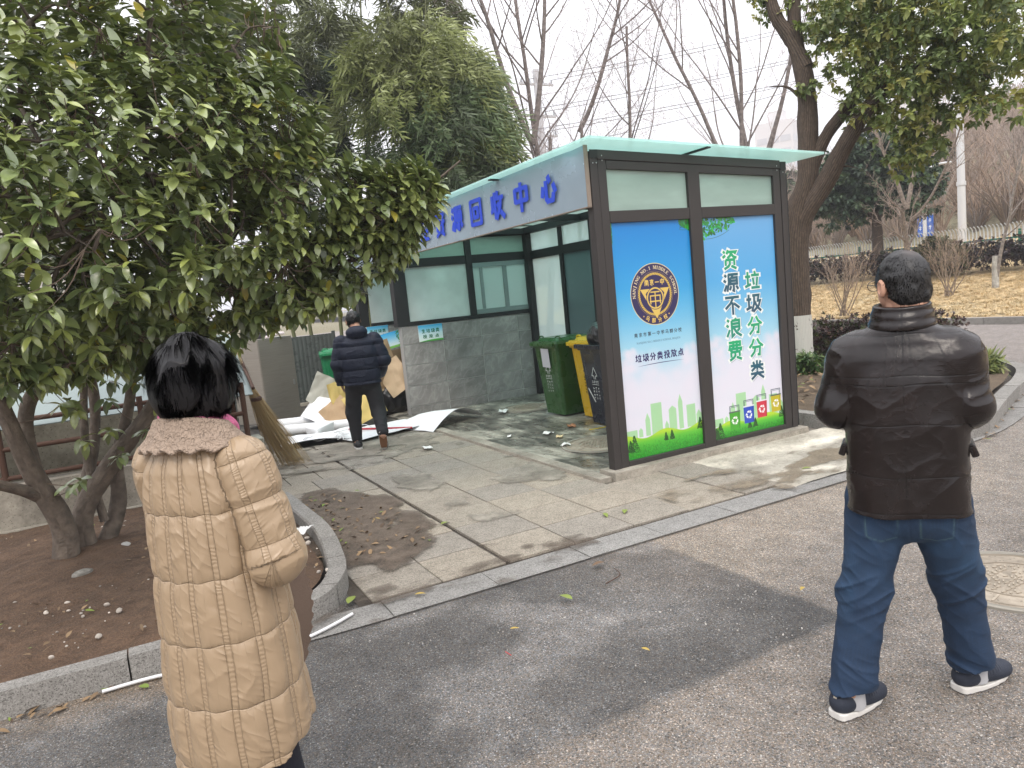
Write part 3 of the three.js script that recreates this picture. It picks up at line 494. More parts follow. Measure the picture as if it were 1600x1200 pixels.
M.gutter = std({ color: lin(0.012, 0.012, 0.012), roughness: 0.6 });
M.tileWall = [1, 0.93, 1.06, 0.97].map((k) => std({ color: lin(0.50 * k, 0.485 * k, 0.475 * k), map: marble, roughness: 0.42 }));
M.grout = std({ color: lin(0.74, 0.73, 0.71), roughness: 0.9 });
M.signMetal = std({ color: lin(0.33, 0.42, 0.50), roughness: 0.38, metalness: 0.25, roughnessMap: rep(grainNoise, 1.2) });
M.signBlue = std({ color: lin(0.008, 0.06, 0.62), roughness: 0.55 });
const kiosk = thing('recycling_kiosk', 'long dark framed recycling kiosk with frosted glass, blue sign and two sky posters', 'kiosk');
const KZ = -5.2, KB = -10.4, KF = -12.3, KX = 3.64, KR = 5.92;
const roofY = (x) => 2.825 - (x - 3.64) * 0.046;
{
  // plinths
  part('plinth', bx(3.58, -0.03, -5.36, 5.98, 0.088, -5.12, 0.012), M.concretePlain, kiosk);
  const fl = sheet(60, 120, (u, v) => { const x = lerp(3.5, 6.02, u), z = lerp(-12.4, -5.37, v); return [x, 0.045 + (fbm(x * 5, z * 5, 3, 311) - 0.5) * 0.008 - 0.03 * Math.exp(-((x - 3.5) ** 2) / 0.002), z]; });
  part('floor_slab', fl, std({ color: lin(0.85, 0.81, 0.73), map: rep(slateT, 1.5), bumpMap: rep(slateT, 1.5), bumpScale: 0.004, roughness: 0.55, roughnessMap: rep(grainNoise, 0.7) }), kiosk);
  for (let i = 0; i < 8; i++) part('floor_edging', bx(3.45, -0.02, (i ? -5.39 : -5.16) - i * 0.62, 3.575, 0.055, -5.39 - (i + 1) * 0.62 + 0.008, 0.01), M.concretePlain, kiosk);
  // posts
  const post = (x0, x1, z0, z1, y1 = 2.8, m = M.frame) => part('post', bx(x0, 0.04, z0, x1, y1, z1, 0.006), m, kiosk);
  post(KX, KX + 0.075, -5.29, KZ, 2.80); post(KX + 0.078, KX + 0.165, -5.27, KZ - 0.006, 2.75);
  post(KR - 0.07, KR, -5.34, KZ, 2.70); post(KR - 0.165, KR - 0.073, -5.30, KZ - 0.006, 2.68);
  post(4.685, 4.825, -5.29, KZ - 0.003, 2.68);
  for (const [w, a, b] of [[0.20, KB - 0.16, KB + 0.012], [0.16, KF - 0.1, KF + 0.055]]) part('post', bx(KX, 1.366, a, KX + w, 2.75, b, 0.006), M.frameDark, kiosk);
  post(KR - 0.05, KR + 0.06, KB - 0.04, KB + 0.10, 2.68, M.frameDark); post(KR - 0.05, KR + 0.06, KF - 0.1, KF + 0.04, 2.68, M.frameDark);
  // end wall beams (their tops fall with the roof)
  const beam = (x0, x1, ya, yb, z0, z1, drop = 0, m = M.frame) => { const g = bx(x0, ya, z0, x1, yb, z1, 0.005), p = g.attributes.position; if (drop) { for (let i = 0; i < p.count; i++) p.setY(i, p.getY(i) - (p.getX(i) - 3.64) * drop); g.computeVertexNormals(); } return part('beam', g, m, kiosk); };
  beam(KX + 0.076, KR - 0.072, 2.735, 2.815, -5.35, KZ + 0.003, 0.046); beam(KX + 0.166, KR - 0.166, 2.66, 2.732, -5.30, KZ - 0.004, 0.043);
  beam(KX + 0.166, 4.684, 2.205, 2.305, -5.29, KZ - 0.005); beam(4.826, KR - 0.166, 2.205, 2.305, -5.29, KZ - 0.005);
  beam(KX + 0.166, 4.684, 0.088, 0.135, -5.29, KZ - 0.005); beam(4.826, KR - 0.166, 0.088, 0.135, -5.29, KZ - 0.005);
  // upper glass and posters (recessed behind thin beads)
  const pane = (x0, x1, y0, y1, z, m, drop = 0) => { const g = bx(x0, y0, z - 0.012, x1, y1, z, 0.001), p = g.attributes.position; if (drop) for (let i = 0; i < p.count; i++) if (p.getY(i) > (y0 + y1) / 2) p.setY(i, p.getY(i) - (p.getX(i) - x0) * drop); return part('glass_pane', g, m, kiosk); };
  pane(3.80, 4.69, 2.30, 2.665, -5.235, M.frostGreen, 0.043); pane(4.82, 5.76, 2.30, 2.615, -5.235, M.frostGreen, 0.043);
  const posterM = (t) => phy({ map: t, color: lin(0.84, 0.84, 0.84), roughness: 0.35, clearcoat: 0.25, clearcoatRoughness: 0.3 });
  const flat = (x0, x1, y0, y1, z, m) => { const g = new THREE.PlaneGeometry(x1 - x0, y1 - y0, 1, 1); g.translate((x0 + x1) / 2, (y0 + y1) / 2, z); const o = part('poster', g, m, kiosk); return o; };
  const pA = flat(3.812, 4.686, 0.132, 2.208, -5.232, posterM(posterOne)); tag(pA, 'blue sky poster with round school emblem');
  const pB = flat(4.822, 5.752, 0.132, 2.208, -5.232, posterM(posterTwo)); tag(pB, 'sky poster with green slogan and four printed bins');
  part('poster_backing', bx(3.80, 0.10, -5.28, 5.76, 2.24, -5.24, 0), M.frostPale, kiosk);
  for (const g of [bx(3.637, 2.735, -5.27, 3.645, 2.795, -5.203, 0.001), bx(3.640, 2.74, -5.2, 3.72, 2.81, -5.195, 0.001), bx(5.85, 2.62, -5.2, 5.925, 2.70, -5.195, 0.001)]) part('joint_plate', g, M.gutter, kiosk);
  M.screw = std({ color: lin(0.5, 0.5, 0.5), metalness: 0.9, roughness: 0.4 }); { for (const [x, y] of [[3.76, 2.76], [3.76, 2.72], [3.665, 2.70], [3.70, 2.70], [5.80, 2.66], [5.80, 2.62], [5.88, 2.60]]) { const g = new THREE.SphereGeometry(0.006, 6, 4); g.scale(1, 1, 0.5); g.translate(x, y, KZ + 0.005); part('screw', g, M.screw, kiosk); } }
  // long front and back head beams, rafters
  part('head_beam', bx(KX + 0.02, 2.58, KF, KX + 0.12, 2.76, -5.37, 0.006), M.frameDark, kiosk);
  part('head_beam', bx(KR - 0.06, 2.60, KF + 0.05, KR + 0.05, 2.70, -5.35, 0.006), M.frameDark, kiosk);
  for (const z of [-7.0, -8.75, KB + 0.05, KF]) beam(KX + 0.122, KR - 0.062, 2.70, 2.79, z - 0.05, z + 0.04, 0.046, M.frameDark);
  // cross wall: tiles below, glazing above
  const cross = (z, x0, x1, tiles) => {
    const wall = part('tile_wall', bx(x0, 0.02, z - 0.13, x1, 1.36, z - 0.012, 0), M.grout, kiosk);
    const rows = [[1.36, 1.095], [1.095, 0.785], [0.785, 0.475], [0.475, 0.165], [0.165, 0.03]], cols = []; for (let x = x0; x < x1 - 0.02; x += x === x0 ? 0.64 : 0.65) cols.push(x);
    let n = 0; rows.forEach(([t, b], ri) => cols.forEach((x, i) => { const xe = Math.min(x1, cols[i + 1] ?? x1), g = bx(0, 0, -0.012, xe - x - 0.010, t - b - 0.010, 0, 0.0015); const uv = g.attributes.uv; for (let k = 0; k < uv.count; k++) uv.setXY(k, uv.getX(k) * 0.8 + hash2(n, 3) * 3, uv.getY(k) * 0.8 + hash2(n, 4) * 3); part('tile', g, M.tileWall[n % 4], wall, [x + 0.003, b + 0.003, z + (hash2(n, 9) - 0.5) * 0.002]); n++; }));
    part('tile_edge', bx(x0 - 0.010, 0.02, z - 0.135, x0 - 0.002, 1.365, z + 0.004, 0.002), std({ color: lin(0.32, 0.32, 0.31), roughness: 0.5 }), kiosk);
    return wall;
  };
  cross(KB, 3.70, 5.99, true); cross(KF + 0.05, 3.70, 5.99, true);
  const mem = (x0, x1, y0, y1, z, d = 0.07) => part('mullion', bx(x0, y0, z - d, x1, y1, z, 0.004), M.frameDark, kiosk);
  const glaze = (z, xm, inner) => {
    mem(3.84, 5.87, 1.362, 1.425, z + 0.01); mem(3.84, 5.87, 2.215, 2.34, z + 0.01); mem(3.84, 5.87, 2.595, 2.66, z + 0.01); mem(xm, xm + 0.1, 1.426, 2.594, z + 0.02);
    pane(3.84, xm, 1.42, 2.22, z - 0.02, M.frost); pane(xm + 0.1, 5.87, 1.42, 2.22, z - 0.02, inner ? M.frostPale : M.frost); pane(3.84, xm, 2.33, 2.6, z - 0.02, M.frostGreen); pane(xm + 0.1, 5.87, 2.33, 2.6, z - 0.02, M.frostGreen);
  };
  glaze(KB, 4.84, true); glaze(KF + 0.05, 4.84, false);
  // sliding sash in the right pane of the cross wall
  const grey = std({ color: lin(0.22, 0.27, 0.27), roughness: 0.5, metalness: 0.3 });
  for (const g of [bx(4.945, 1.43, KB - 0.018, 5.865, 1.50, KB + 0.004, 0.003), bx(4.945, 2.14, KB - 0.018, 5.865, 2.213, KB + 0.004, 0.003), bx(5.06, 1.502, KB - 0.018, 5.11, 2.138, KB + 0.006, 0.003), bx(5.46, 1.502, KB - 0.018, 5.53, 2.138, KB + 0.006, 0.003)]) part('sash', g, grey, kiosk);
  // back wall: tall panes between mullions, small panes above
  const memZ = (z0, z1, y0, y1, x = 5.93) => part('mullion', bx(x, y0, z0, x + 0.07, y1, z1, 0.004), M.frameDark, kiosk);
  const paneZ = (z0, z1, y0, y1, m) => part('glass_pane', bx(5.96, y0, z0, 5.972, y1, z1, 0.001), m, kiosk);
  let prev = KB + 0.1; const zs = [-9.46, -8.65, -7.8, -6.95, -6.1, -5.34];
  zs.forEach((z, i) => { memZ(z, z + 0.085, 0.06, 2.6); paneZ(prev, z, 0.12, 2.2, i === 1 ? M.tealPane : M.frostPale); paneZ(prev, z, 2.33, 2.6, M.frostPale); memZ(prev, z, 2.2, 2.33, 5.932); memZ(prev, z, 0.05, 0.12, 5.932); prev = z + 0.085; });
  paneZ(KF + 0.1, KB - 0.05, 0.1, 2.6, M.frost);
  // gutter-side sign: dented sheet metal with cut-out blue characters
  const sign = part('sign_panel', (() => { const g = sheet(220, 12, (u, v) => { const z = lerp(-12.35, -5.215, u), y = lerp(2.855, 2.35, v); const dent = 0.007 * (fbm(z * 1.3, y * 1.2, 4, 321) - 0.5) + 0.02 * Math.exp(-((z + 7.86 + (y - 2.5) * 0.15) ** 2) * 90) * sstep(2.9, 2.4, y) - 0.018 * Math.exp(-((z + 5.42) ** 2) * 60) * (0.5 + 0.5 * Math.sin(y * 9)) ; return [3.606 - dent + 0.002 * Math.sin(z * 2), y, z, z, y]; }); return g; })(), M.signMetal, kiosk);
  part('sign_back', bx(3.630, 2.36, -12.33, 3.638, 2.85, -5.23, 0), M.gutter, kiosk);
  { const m = std({ color: lin(0.25, 0.2, 0.16), roughness: 0.6 }); for (const g of [bx(3.596, 2.342, -12.35, 3.64, 2.352, -5.215, 0.002), bx(3.596, 2.35, -5.222, 3.636, 2.856, -5.212, 0.002)]) part('sign_trim', g, m, kiosk); }
  const letterGeo = (ch, w, h, lw) => { const out = []; let k = 0; for (const s of GL[ch].split('|')) { const P = s.split(' ').map((p) => p.split(',').map(Number)).map(([a, b]) => [((a - 50) / 100) * w, ((50 - b) / 100) * h]); for (let i = 0; i < P.length - 1; i++) { const [a, b] = [P[i], P[i + 1]], l = Math.hypot(b[0] - a[0], b[1] - a[1]), e = lw * 0.42, g = new THREE.BoxGeometry(l + (P.length > 2 ? e : 0), lw * (Math.abs(b[0] - a[0]) > Math.abs(b[1] - a[1]) * 2 ? 0.86 : 1.12), 0.003); g.rotateZ(Math.atan2(b[1] - a[1], b[0] - a[0])); g.translate((a[0] + b[0]) / 2, (a[1] + b[1]) / 2, (k++ % 7) * 0.0005); out.push(g); } } return merge(out); };
  [...'再生资源回收中心'].forEach((ch, i) => part('sign_letter', letterGeo(ch, 0.315, 0.30, 0.050), M.signBlue, sign, [3.5900, 2.60, -5.81 - 0.505 * (7 - i)], [0, -Math.PI / 2, 0]));
  // roof sheets of green glass, with dark joints between them
  const zEdges = [-4.98, -6.78, -8.58, -10.4, -12.5];
  for (let i = 0; i < 4; i++) for (const [xa, xb] of [[3.50, 4.75], [4.762, 6.22]]) {
    const g = bx(xa, 0, zEdges[i + 1] + 0.006, xb, 0.022, zEdges[i] - 0.006, 0.003), p = g.attributes.position; for (let k = 0; k < p.count; k++) p.setY(k, p.getY(k) + roofY(p.getX(k)) + 0.022); part('roof_glass', g, M.roofGlass, kiosk);
  }
  for (let i = 1; i < 4; i++) { const g = bx(3.51, -0.012, zEdges[i] - 0.03, 6.20, 0.0, zEdges[i] + 0.03, 0), p = g.attributes.position; for (let k = 0; k < p.count; k++) p.setY(k, p.getY(k) + roofY(p.getX(k)) + 0.021); part('roof_bar', g, M.gutter, kiosk); }
  { const g = bx(4.735, -0.012, -12.45, 4.777, 0, -4.99, 0), p = g.attributes.position; for (let k = 0; k < p.count; k++) p.setY(k, p.getY(k) + roofY(p.getX(k)) + 0.0205); part('roof_bar', g, M.gutter, kiosk); }
}
// small notice boards of the sorting points
const noticeTex = canvasTex(512, 384, (c, w, h) => { const g = c.createLinearGradient(0, 0, 0, h); g.addColorStop(0, '#38a5d8'); g.addColorStop(0.5, '#cfe4ec'); g.addColorStop(1, '#e8eee8'); c.fillStyle = g; c.fillRect(0, 0, w, h); c.fillStyle = '#4aa53c'; c.beginPath(); c.moveTo(0, h); c.quadraticCurveTo(w * 0.5, h * 0.86, w, h * 0.9); c.lineTo(w, h); c.fill(); ['生', '点', '校', '学'].forEach((q, i) => 0); rowText(c, '生垃圾类', w * 0.5, h * 0.36, 100, 82, 100, 15, '#1d6e5a'); rowText(c, '投放点', w * 0.5, h * 0.7, 130, 82, 90, 15, '#2b6f50'); });
const pictureTex = canvasTex(512, 256, (c, w, h) => { const g = c.createLinearGradient(0, 0, 0, h); g.addColorStop(0, '#2f9fdc'); g.addColorStop(0.6, '#b7dcec'); g.addColorStop(1, '#eef2f0'); c.fillStyle = g; c.fillRect(0, 0, w, h); const r = rng(3); for (let i = 0; i < 140; i++) { c.fillStyle = `hsl(${100 + 30 * r()},50%,${24 + 20 * r()}%)`; c.fillRect(w * (0.78 + 0.22 * r()), h * r() * 0.8, 14, 10); } c.fillStyle = '#d24a5a'; c.fillRect(w * 0.36, h * 0.5, 40, 70); c.fillStyle = '#7cba5a'; c.fillRect(0, h * 0.86, w, h * 0.14); });
function board(name, label, cat, w, h, t, map, pos, rot, group) {
  const o = thing(name, label, cat, pos, 0, group); o.rotation.set(...rot);
  part('backing', bx(-w / 2, -h / 2, -t, w / 2, h / 2, 0, 0.001), std({ color: lin(0.7, 0.7, 0.7), roughness: 0.6 }), o);
  const g = new THREE.PlaneGeometry(w - 0.004, h - 0.004); g.translate(0, 0, 0.0015); part('print', g, std({ map, roughness: 0.4 }), o); return o;
}
board('notice', 'blue and white notice with green characters on grey tiles behind the paving', 'notice', 0.39, 0.25, 0.006, noticeTex, [4.14, 1.232, KB + 0.012], [0, 0, 0.0]);
board('notice', 'small notice with green characters on the farther wall, left of the cardboard', 'notice', 0.38, 0.24, 0.006, noticeTex, [3.92, 1.25, KF + 0.062], [0, 0, 0]);
// ---------------------------------------------------------------- distance fields and their surfaces
const sminf = (a, b, k) => { const h = clamp(0.5 + (0.5 * (b - a)) / k); return lerp(b, a, h) - k * h * (1 - h); };
const capD = (x, y, z, a, b, ra, rb) => { const dx = b[0] - a[0], dy = b[1] - a[1], dz = b[2] - a[2], px = x - a[0], py = y - a[1], pz = z - a[2], t = clamp((px * dx + py * dy + pz * dz) / (dx * dx + dy * dy + dz * dz)); return Math.hypot(px - t * dx, py - t * dy, pz - t * dz) - lerp(ra, rb, t); };
const ellD = (x, y, z, c, r) => { const a = (x - c[0]) / r[0], b = (y - c[1]) / r[1], d = (z - c[2]) / r[2], k0 = Math.hypot(a, b, d), k1 = Math.hypot(a / r[0], b / r[1], d / r[2]); return k1 < 1e-9 ? -Math.min(...r) : (k0 * (k0 - 1)) / k1; };
function prof(P, y) { // rows [y, a, b, cz, bFront], interpolated
  if (y <= P[0][0]) return P[0]; const n = P.length - 1; if (y >= P[n][0]) return P[n];
  let i = 0; while (y > P[i + 1][0]) i++; const t = smooth((y - P[i][0]) / (P[i + 1][0] - P[i][0])) * 0.5 + ((y - P[i][0]) / (P[i + 1][0] - P[i][0])) * 0.5; return P[i].map((v, k) => lerp(v, P[i + 1][k], t));
}
function stackD(P, x, y, z, e = 2.3) { const q = prof(P, y), b = z < q[3] && q[4] ? q[4] : q[2], u = Math.abs(x) / q[1], w = Math.abs(z - q[3]) / b, r = Math.pow(Math.pow(u, e) + Math.pow(w, e), 1 / e), d = (r - 1) * Math.min(q[1], b), o = Math.max(P[0][0] - y, y - P[P.length - 1][0], 0); return o > 0 ? Math.hypot(Math.max(d, 0), o) + Math.min(d, 0) * 0.2 : d; }
function surf(f, lo, hi, cell, uvf, colf) {
  const n = [0, 1, 2].map((k) => Math.ceil((hi[k] - lo[k]) / cell / 4) * 4), sx = n[0] + 1, sy = n[1] + 1, sz = n[2] + 1, val = new Float32Array(sx * sy * sz).fill(NaN), id = (i, j, k) => (k * sy + j) * sx + i;
  const X = (i) => lo[0] + i * cell, Y = (j) => lo[1] + j * cell, Z = (k) => lo[2] + k * cell, lim = cell * 4 * 0.5 * 1.74 * 1.35 + 0.012, act = [];
  for (let K = 0; K < n[2]; K += 4) for (let J = 0; J < n[1]; J += 4) for (let I = 0; I < n[0]; I += 4) {
    const c = f(X(I + 2), Y(J + 2), Z(K + 2)); if (Math.abs(c) > lim) continue; act.push([I, J, K]);
    for (let k = K; k <= K + 4; k++) for (let j = J; j <= J + 4; j++) for (let i = I; i <= I + 4; i++) { const q = id(i, j, k); if (val[q] !== val[q]) val[q] = f(X(i), Y(j), Z(k)); }
  }
  const vid = new Map(), pos = [], idx = [], C = [[0, 0, 0], [1, 0, 0], [0, 1, 0], [1, 1, 0], [0, 0, 1], [1, 0, 1], [0, 1, 1], [1, 1, 1]], Eg = [[0, 1], [2, 3], [4, 5], [6, 7], [0, 2], [1, 3], [4, 6], [5, 7], [0, 4], [1, 5], [2, 6], [3, 7]];
  const cells = []; for (const [I, J, K] of act) for (let k = K; k < K + 4; k++) for (let j = J; j < J + 4; j++) for (let i = I; i < I + 4; i++) {
    let m = 0; const v = C.map(([a, b, c], q) => { const t = val[id(i + a, j + b, k + c)]; if (t < 0) m |= 1 << q; return t; });
    if (m === 0 || m === 255 || v.some((t) => t !== t)) continue;
    let x = 0, y = 0, z = 0, s = 0; for (const [a, b] of Eg) if (v[a] < 0 !== v[b] < 0) { const t = v[a] / (v[a] - v[b]); x += lerp(C[a][0], C[b][0], t); y += lerp(C[a][1], C[b][1], t); z += lerp(C[a][2], C[b][2], t); s++; }
    vid.set(id(i, j, k), pos.length / 3); pos.push(X(i + x / s), Y(j + y / s), Z(k + z / s)); cells.push([i, j, k]);
  }
  const quad = (a, b, c, d, flip) => { if (a === undefined || b === undefined || c === undefined || d === undefined) return; flip ? idx.push(a, c, b, b, c, d) : idx.push(a, b, c, b, d, c); };
  for (const [i, j, k] of cells) {
    const v0 = val[id(i, j, k)] < 0;
    if (i < n[0] && val[id(i + 1, j, k)] < 0 !== v0 && j > 0 && k > 0) quad(vid.get(id(i, j - 1, k - 1)), vid.get(id(i, j, k - 1)), vid.get(id(i, j - 1, k)), vid.get(id(i, j, k)), !v0);
    if (j < n[1] && val[id(i, j + 1, k)] < 0 !== v0 && i > 0 && k > 0) quad(vid.get(id(i - 1, j, k - 1)), vid.get(id(i, j, k - 1)), vid.get(id(i - 1, j, k)), vid.get(id(i, j, k)), v0);
    if (k < n[2] && val[id(i, j, k + 1)] < 0 !== v0 && i > 0 && j > 0) quad(vid.get(id(i - 1, j - 1, k)), vid.get(id(i, j - 1, k)), vid.get(id(i - 1, j, k)), vid.get(id(i, j, k)), !v0);
  }
  const N = pos.length / 3, nor = new Float32Array(N * 3), uv = new Float32Array(N * 2), e = cell * 0.5, col = colf ? new Float32Array(N * 3) : null;
  for (let q = 0; q < N; q++) {
    const x = pos[3 * q], y = pos[3 * q + 1], z = pos[3 * q + 2], gx = f(x + e, y, z) - f(x - e, y, z), gy = f(x, y + e, z) - f(x, y - e, z), gz = f(x, y, z + e) - f(x, y, z - e), l = Math.hypot(gx, gy, gz) || 1;
    nor[3 * q] = gx / l; nor[3 * q + 1] = gy / l; nor[3 * q + 2] = gz / l;
    const t = uvf ? uvf(x, y, z) : [Math.atan2(x, z) * 0.18, y]; uv[2 * q] = t[0]; uv[2 * q + 1] = t[1];
    if (col) { const c = colf(x, y, z, nor[3 * q], nor[3 * q + 1], nor[3 * q + 2]); col[3 * q] = c[0]; col[3 * q + 1] = c[1]; col[3 * q + 2] = c[2]; }
  }
  const g = new THREE.BufferGeometry(); g.setAttribute('position', new THREE.Float32BufferAttribute(pos, 3)); g.setAttribute('normal', new THREE.BufferAttribute(nor, 3)); g.setAttribute('uv', new THREE.BufferAttribute(uv, 2)); if (col) g.setAttribute('color', new THREE.BufferAttribute(col, 3)); g.setIndex(idx); return g;
}
const ridge = (x, y, z, s) => 1 - Math.abs(2 * vn3(x, y, z, s) - 1);
// strands of hair combed over a surface
function strands(geo, n, seed, len, dir, colr, width) {
  const r = rng(seed), P = geo.attributes.position, Nn = geo.attributes.normal, pos = [], nor = [], col = [], p = V3(0, 0, 0), nn = V3(0, 0, 0);
  for (let q = 0; q < n; q++) {
    const i = Math.floor(r() * P.count); p.fromBufferAttribute(P, i); nn.fromBufferAttribute(Nn, i);
    const L = len(p) * (0.6 + 0.8 * r()); if (L <= 0.001) continue;
    let d = dir(p, nn, r).normalize(), s = d.clone().cross(nn).normalize(), c = colr(p, r), w = width * (0.6 + 0.8 * r()), k = 4, a = p.clone().addScaledVector(nn, -0.004), prev = null;
    for (let t = 0; t <= k; t++) {
      const ww = w * (1 - t / k * 0.85), A = a.clone().addScaledVector(s, ww), B = a.clone().addScaledVector(s, -ww);
      if (prev) { pos.push(...prev[0].toArray(), ...prev[1].toArray(), ...A.toArray(), ...A.toArray(), ...prev[1].toArray(), ...B.toArray()); for (let z = 0; z < 6; z++) { nor.push(nn.x, nn.y, nn.z); col.push(...c); } }
      prev = [A, B]; a = a.clone().addScaledVector(d, L / k); d.addScaledVector(nn, -0.12).add(V3((r() - 0.5) * 0.25, (r() - 0.5) * 0.25 - 0.05, (r() - 0.5) * 0.25)).normalize();
    }
  }
  const g = new THREE.BufferGeometry(); g.setAttribute('position', new THREE.Float32BufferAttribute(pos, 3)); g.setAttribute('normal', new THREE.Float32BufferAttribute(nor, 3)); g.setAttribute('color', new THREE.Float32BufferAttribute(col, 3)); return g;
}
M.skin = phy({ color: lin(0.52, 0.29, 0.20), roughness: 0.55, sheen: 0.2, sheenColor: lin(0.4, 0.2, 0.15), bumpMap: rep(fineNoise, 0.05), bumpScale: 0.0004 });
M.hair = std({ roughness: 0.48, vertexColors: true, side: THREE.DoubleSide });
const noseEtc = (x, y, z) => { // head with its centre at the origin, facing -z, about 0.225 high
  let d = ellD(x, y - 0.018, z - 0.008, [0, 0, 0], [0.076, 0.094, 0.096]);
  d = sminf(d, ellD(x, y + 0.045, z + 0.028, [0, 0, 0], [0.056, 0.066, 0.062]), 0.03);
  d = sminf(d, ellD(x, y + 0.085, z + 0.062, [0, 0, 0], [0.026, 0.020, 0.022]), 0.02);
  d = sminf(d, capD(x, y, z, [0, 0.005, -0.088], [0, -0.032, -0.104], 0.009, 0.013), 0.012);
  d = sminf(d, ellD(x, y + 0.058, z + 0.084, [0, 0, 0], [0.024, 0.008, 0.012]), 0.008);
  d = Math.max(d, -ellD(Math.abs(x) - 0.032, y - 0.004, z + 0.098, [0, 0, 0], [0.016, 0.010, 0.014]) * 0.8);
  const ax = Math.abs(x); let ear = Math.max(ellD(ax - 0.082, y + 0.006, z - 0.008, [0, 0, 0], [0.012, 0.032, 0.020]), -ellD(ax - 0.091, y + 0.003, z - 0.004, [0, 0, 0], [0.007, 0.02, 0.011]));
  d = sminf(d, ear, 0.008); d = sminf(d, capD(x, y, z, [0, -0.06, 0.035], [0, -0.16, 0.045], 0.056, 0.06), 0.025);
  return d;
};
const headGeo = surf(noseEtc, [-0.12, -0.165, -0.14], [0.12, 0.13, 0.13], 0.0045, (x, y, z) => [Math.atan2(x, z) * 0.09, y]);
function handGeo(side) { // a relaxed, half-closed hand: palm and five separate fingers, pointing down -y, palm towards the body (+x for the left hand)
  const F = [[-0.03, 0.078, 0.0095], [-0.010, 0.086, 0.0098], [0.011, 0.080, 0.0094], [0.030, 0.064, 0.0085]];
  const f = (x, y, z) => {
    x *= side; let d = ellD(x, y + 0.045, z, [0, 0, 0], [0.018, 0.052, 0.042]);
    for (const [zo, L, r] of F) { const a = [0, -0.085, zo], b = [0.012, -0.085 - L * 0.48, zo * 1.06], c = [0.036, -0.085 - L * 0.80, zo * 1.02], e = [0.052, -0.085 - L * 0.84, zo]; let q = Math.min(capD(x, y, z, a, b, r, r * 0.95), capD(x, y, z, b, c, r * 0.95, r * 0.88), capD(x, y, z, c, e, r * 0.88, r * 0.78)); d = Math.min(d, q); }
    d = sminf(d, Math.min(capD(x, y, z, [0.006, -0.02, -0.03], [0.026, -0.062, -0.052], 0.013, 0.011), capD(x, y, z, [0.026, -0.062, -0.052], [0.038, -0.09, -0.042], 0.011, 0.009)), 0.006);
    return sminf(d, capD(x, y, z, [0, 0.06, 0], [0, -0.01, 0], 0.026, 0.024), 0.015);
  };
  return surf(f, [-0.07, -0.19, -0.08], [0.07, 0.06, 0.06], 0.004, (x, y, z) => [z, y]);
}
const handL = handGeo(1), handR = handGeo(-1);
function bodyMesh(o, J) { // one continuous skin: trunk, limbs, head and hands
  const f = (x, y, z) => {
    let d = sminf(ellD(x, y, z, J.chest, [0.15, 0.2, 0.10]), ellD(x, y, z, J.pelvis, [0.14, 0.14, 0.10]), 0.08);
    d = sminf(d, capD(x, y, z, J.neck, J.head, 0.055, 0.05), 0.03);
    for (const a of J.arms) { d = sminf(d, capD(x, y, z, a[0], a[1], 0.05, 0.04), 0.03); d = sminf(d, capD(x, y, z, a[1], a[2], 0.04, 0.026), 0.02); }
    for (const l of J.legs) { d = sminf(d, capD(x, y, z, l[0], l[1], 0.075, 0.05), 0.04); d = sminf(d, capD(x, y, z, l[1], l[2], 0.052, 0.036), 0.02); d = sminf(d, capD(x, y, z, l[2], [l[2][0] + l[3][0] * 0.12, l[2][1] - 0.05, l[2][2] + l[3][1] * 0.12], 0.036, 0.026), 0.02); }
    return d;
  };
  const g = [surf(f, [-0.45, 0.0, -0.5], [0.45, 1.62, 0.45], 0.014)];
  g.push(headGeo.clone().applyMatrix4(new THREE.Matrix4().compose(V3(...J.head), new THREE.Quaternion().setFromEuler(new THREE.Euler(...J.headRot, 'YXZ')), V3(1, 1, 1).multiplyScalar(J.headSize ?? 1))));
  J.arms.forEach((a, i) => { const dir = a[3] ? V3(...a[3]).normalize() : V3(...a[2]).sub(V3(...a[1])).normalize(); g.push((i ? handR : handL).clone().applyMatrix4(new THREE.Matrix4().compose(V3(...a[2]), new THREE.Quaternion().setFromUnitVectors(V3(0, -1, 0), dir), V3(1, 1, 1)))); });
  return part('body', merge(g), M.skin, o);
}
const headParts = (o, J, list) => list.map(([name, geo, mat]) => part(name, geo.applyMatrix4(new THREE.Matrix4().compose(V3(...J.head), new THREE.Quaternion().setFromEuler(new THREE.Euler(...J.headRot, 'YXZ')), V3(1, 1, 1).multiplyScalar(J.headSize ?? 1))), mat, o));
const eyes = () => merge([-1, 1].map((s) => xf(new THREE.SphereGeometry(0.011, 10, 8), [s * 0.032, 0.004, -0.082])));
const eyeM = std({ color: lin(0.03, 0.02, 0.015), roughness: 0.2 });
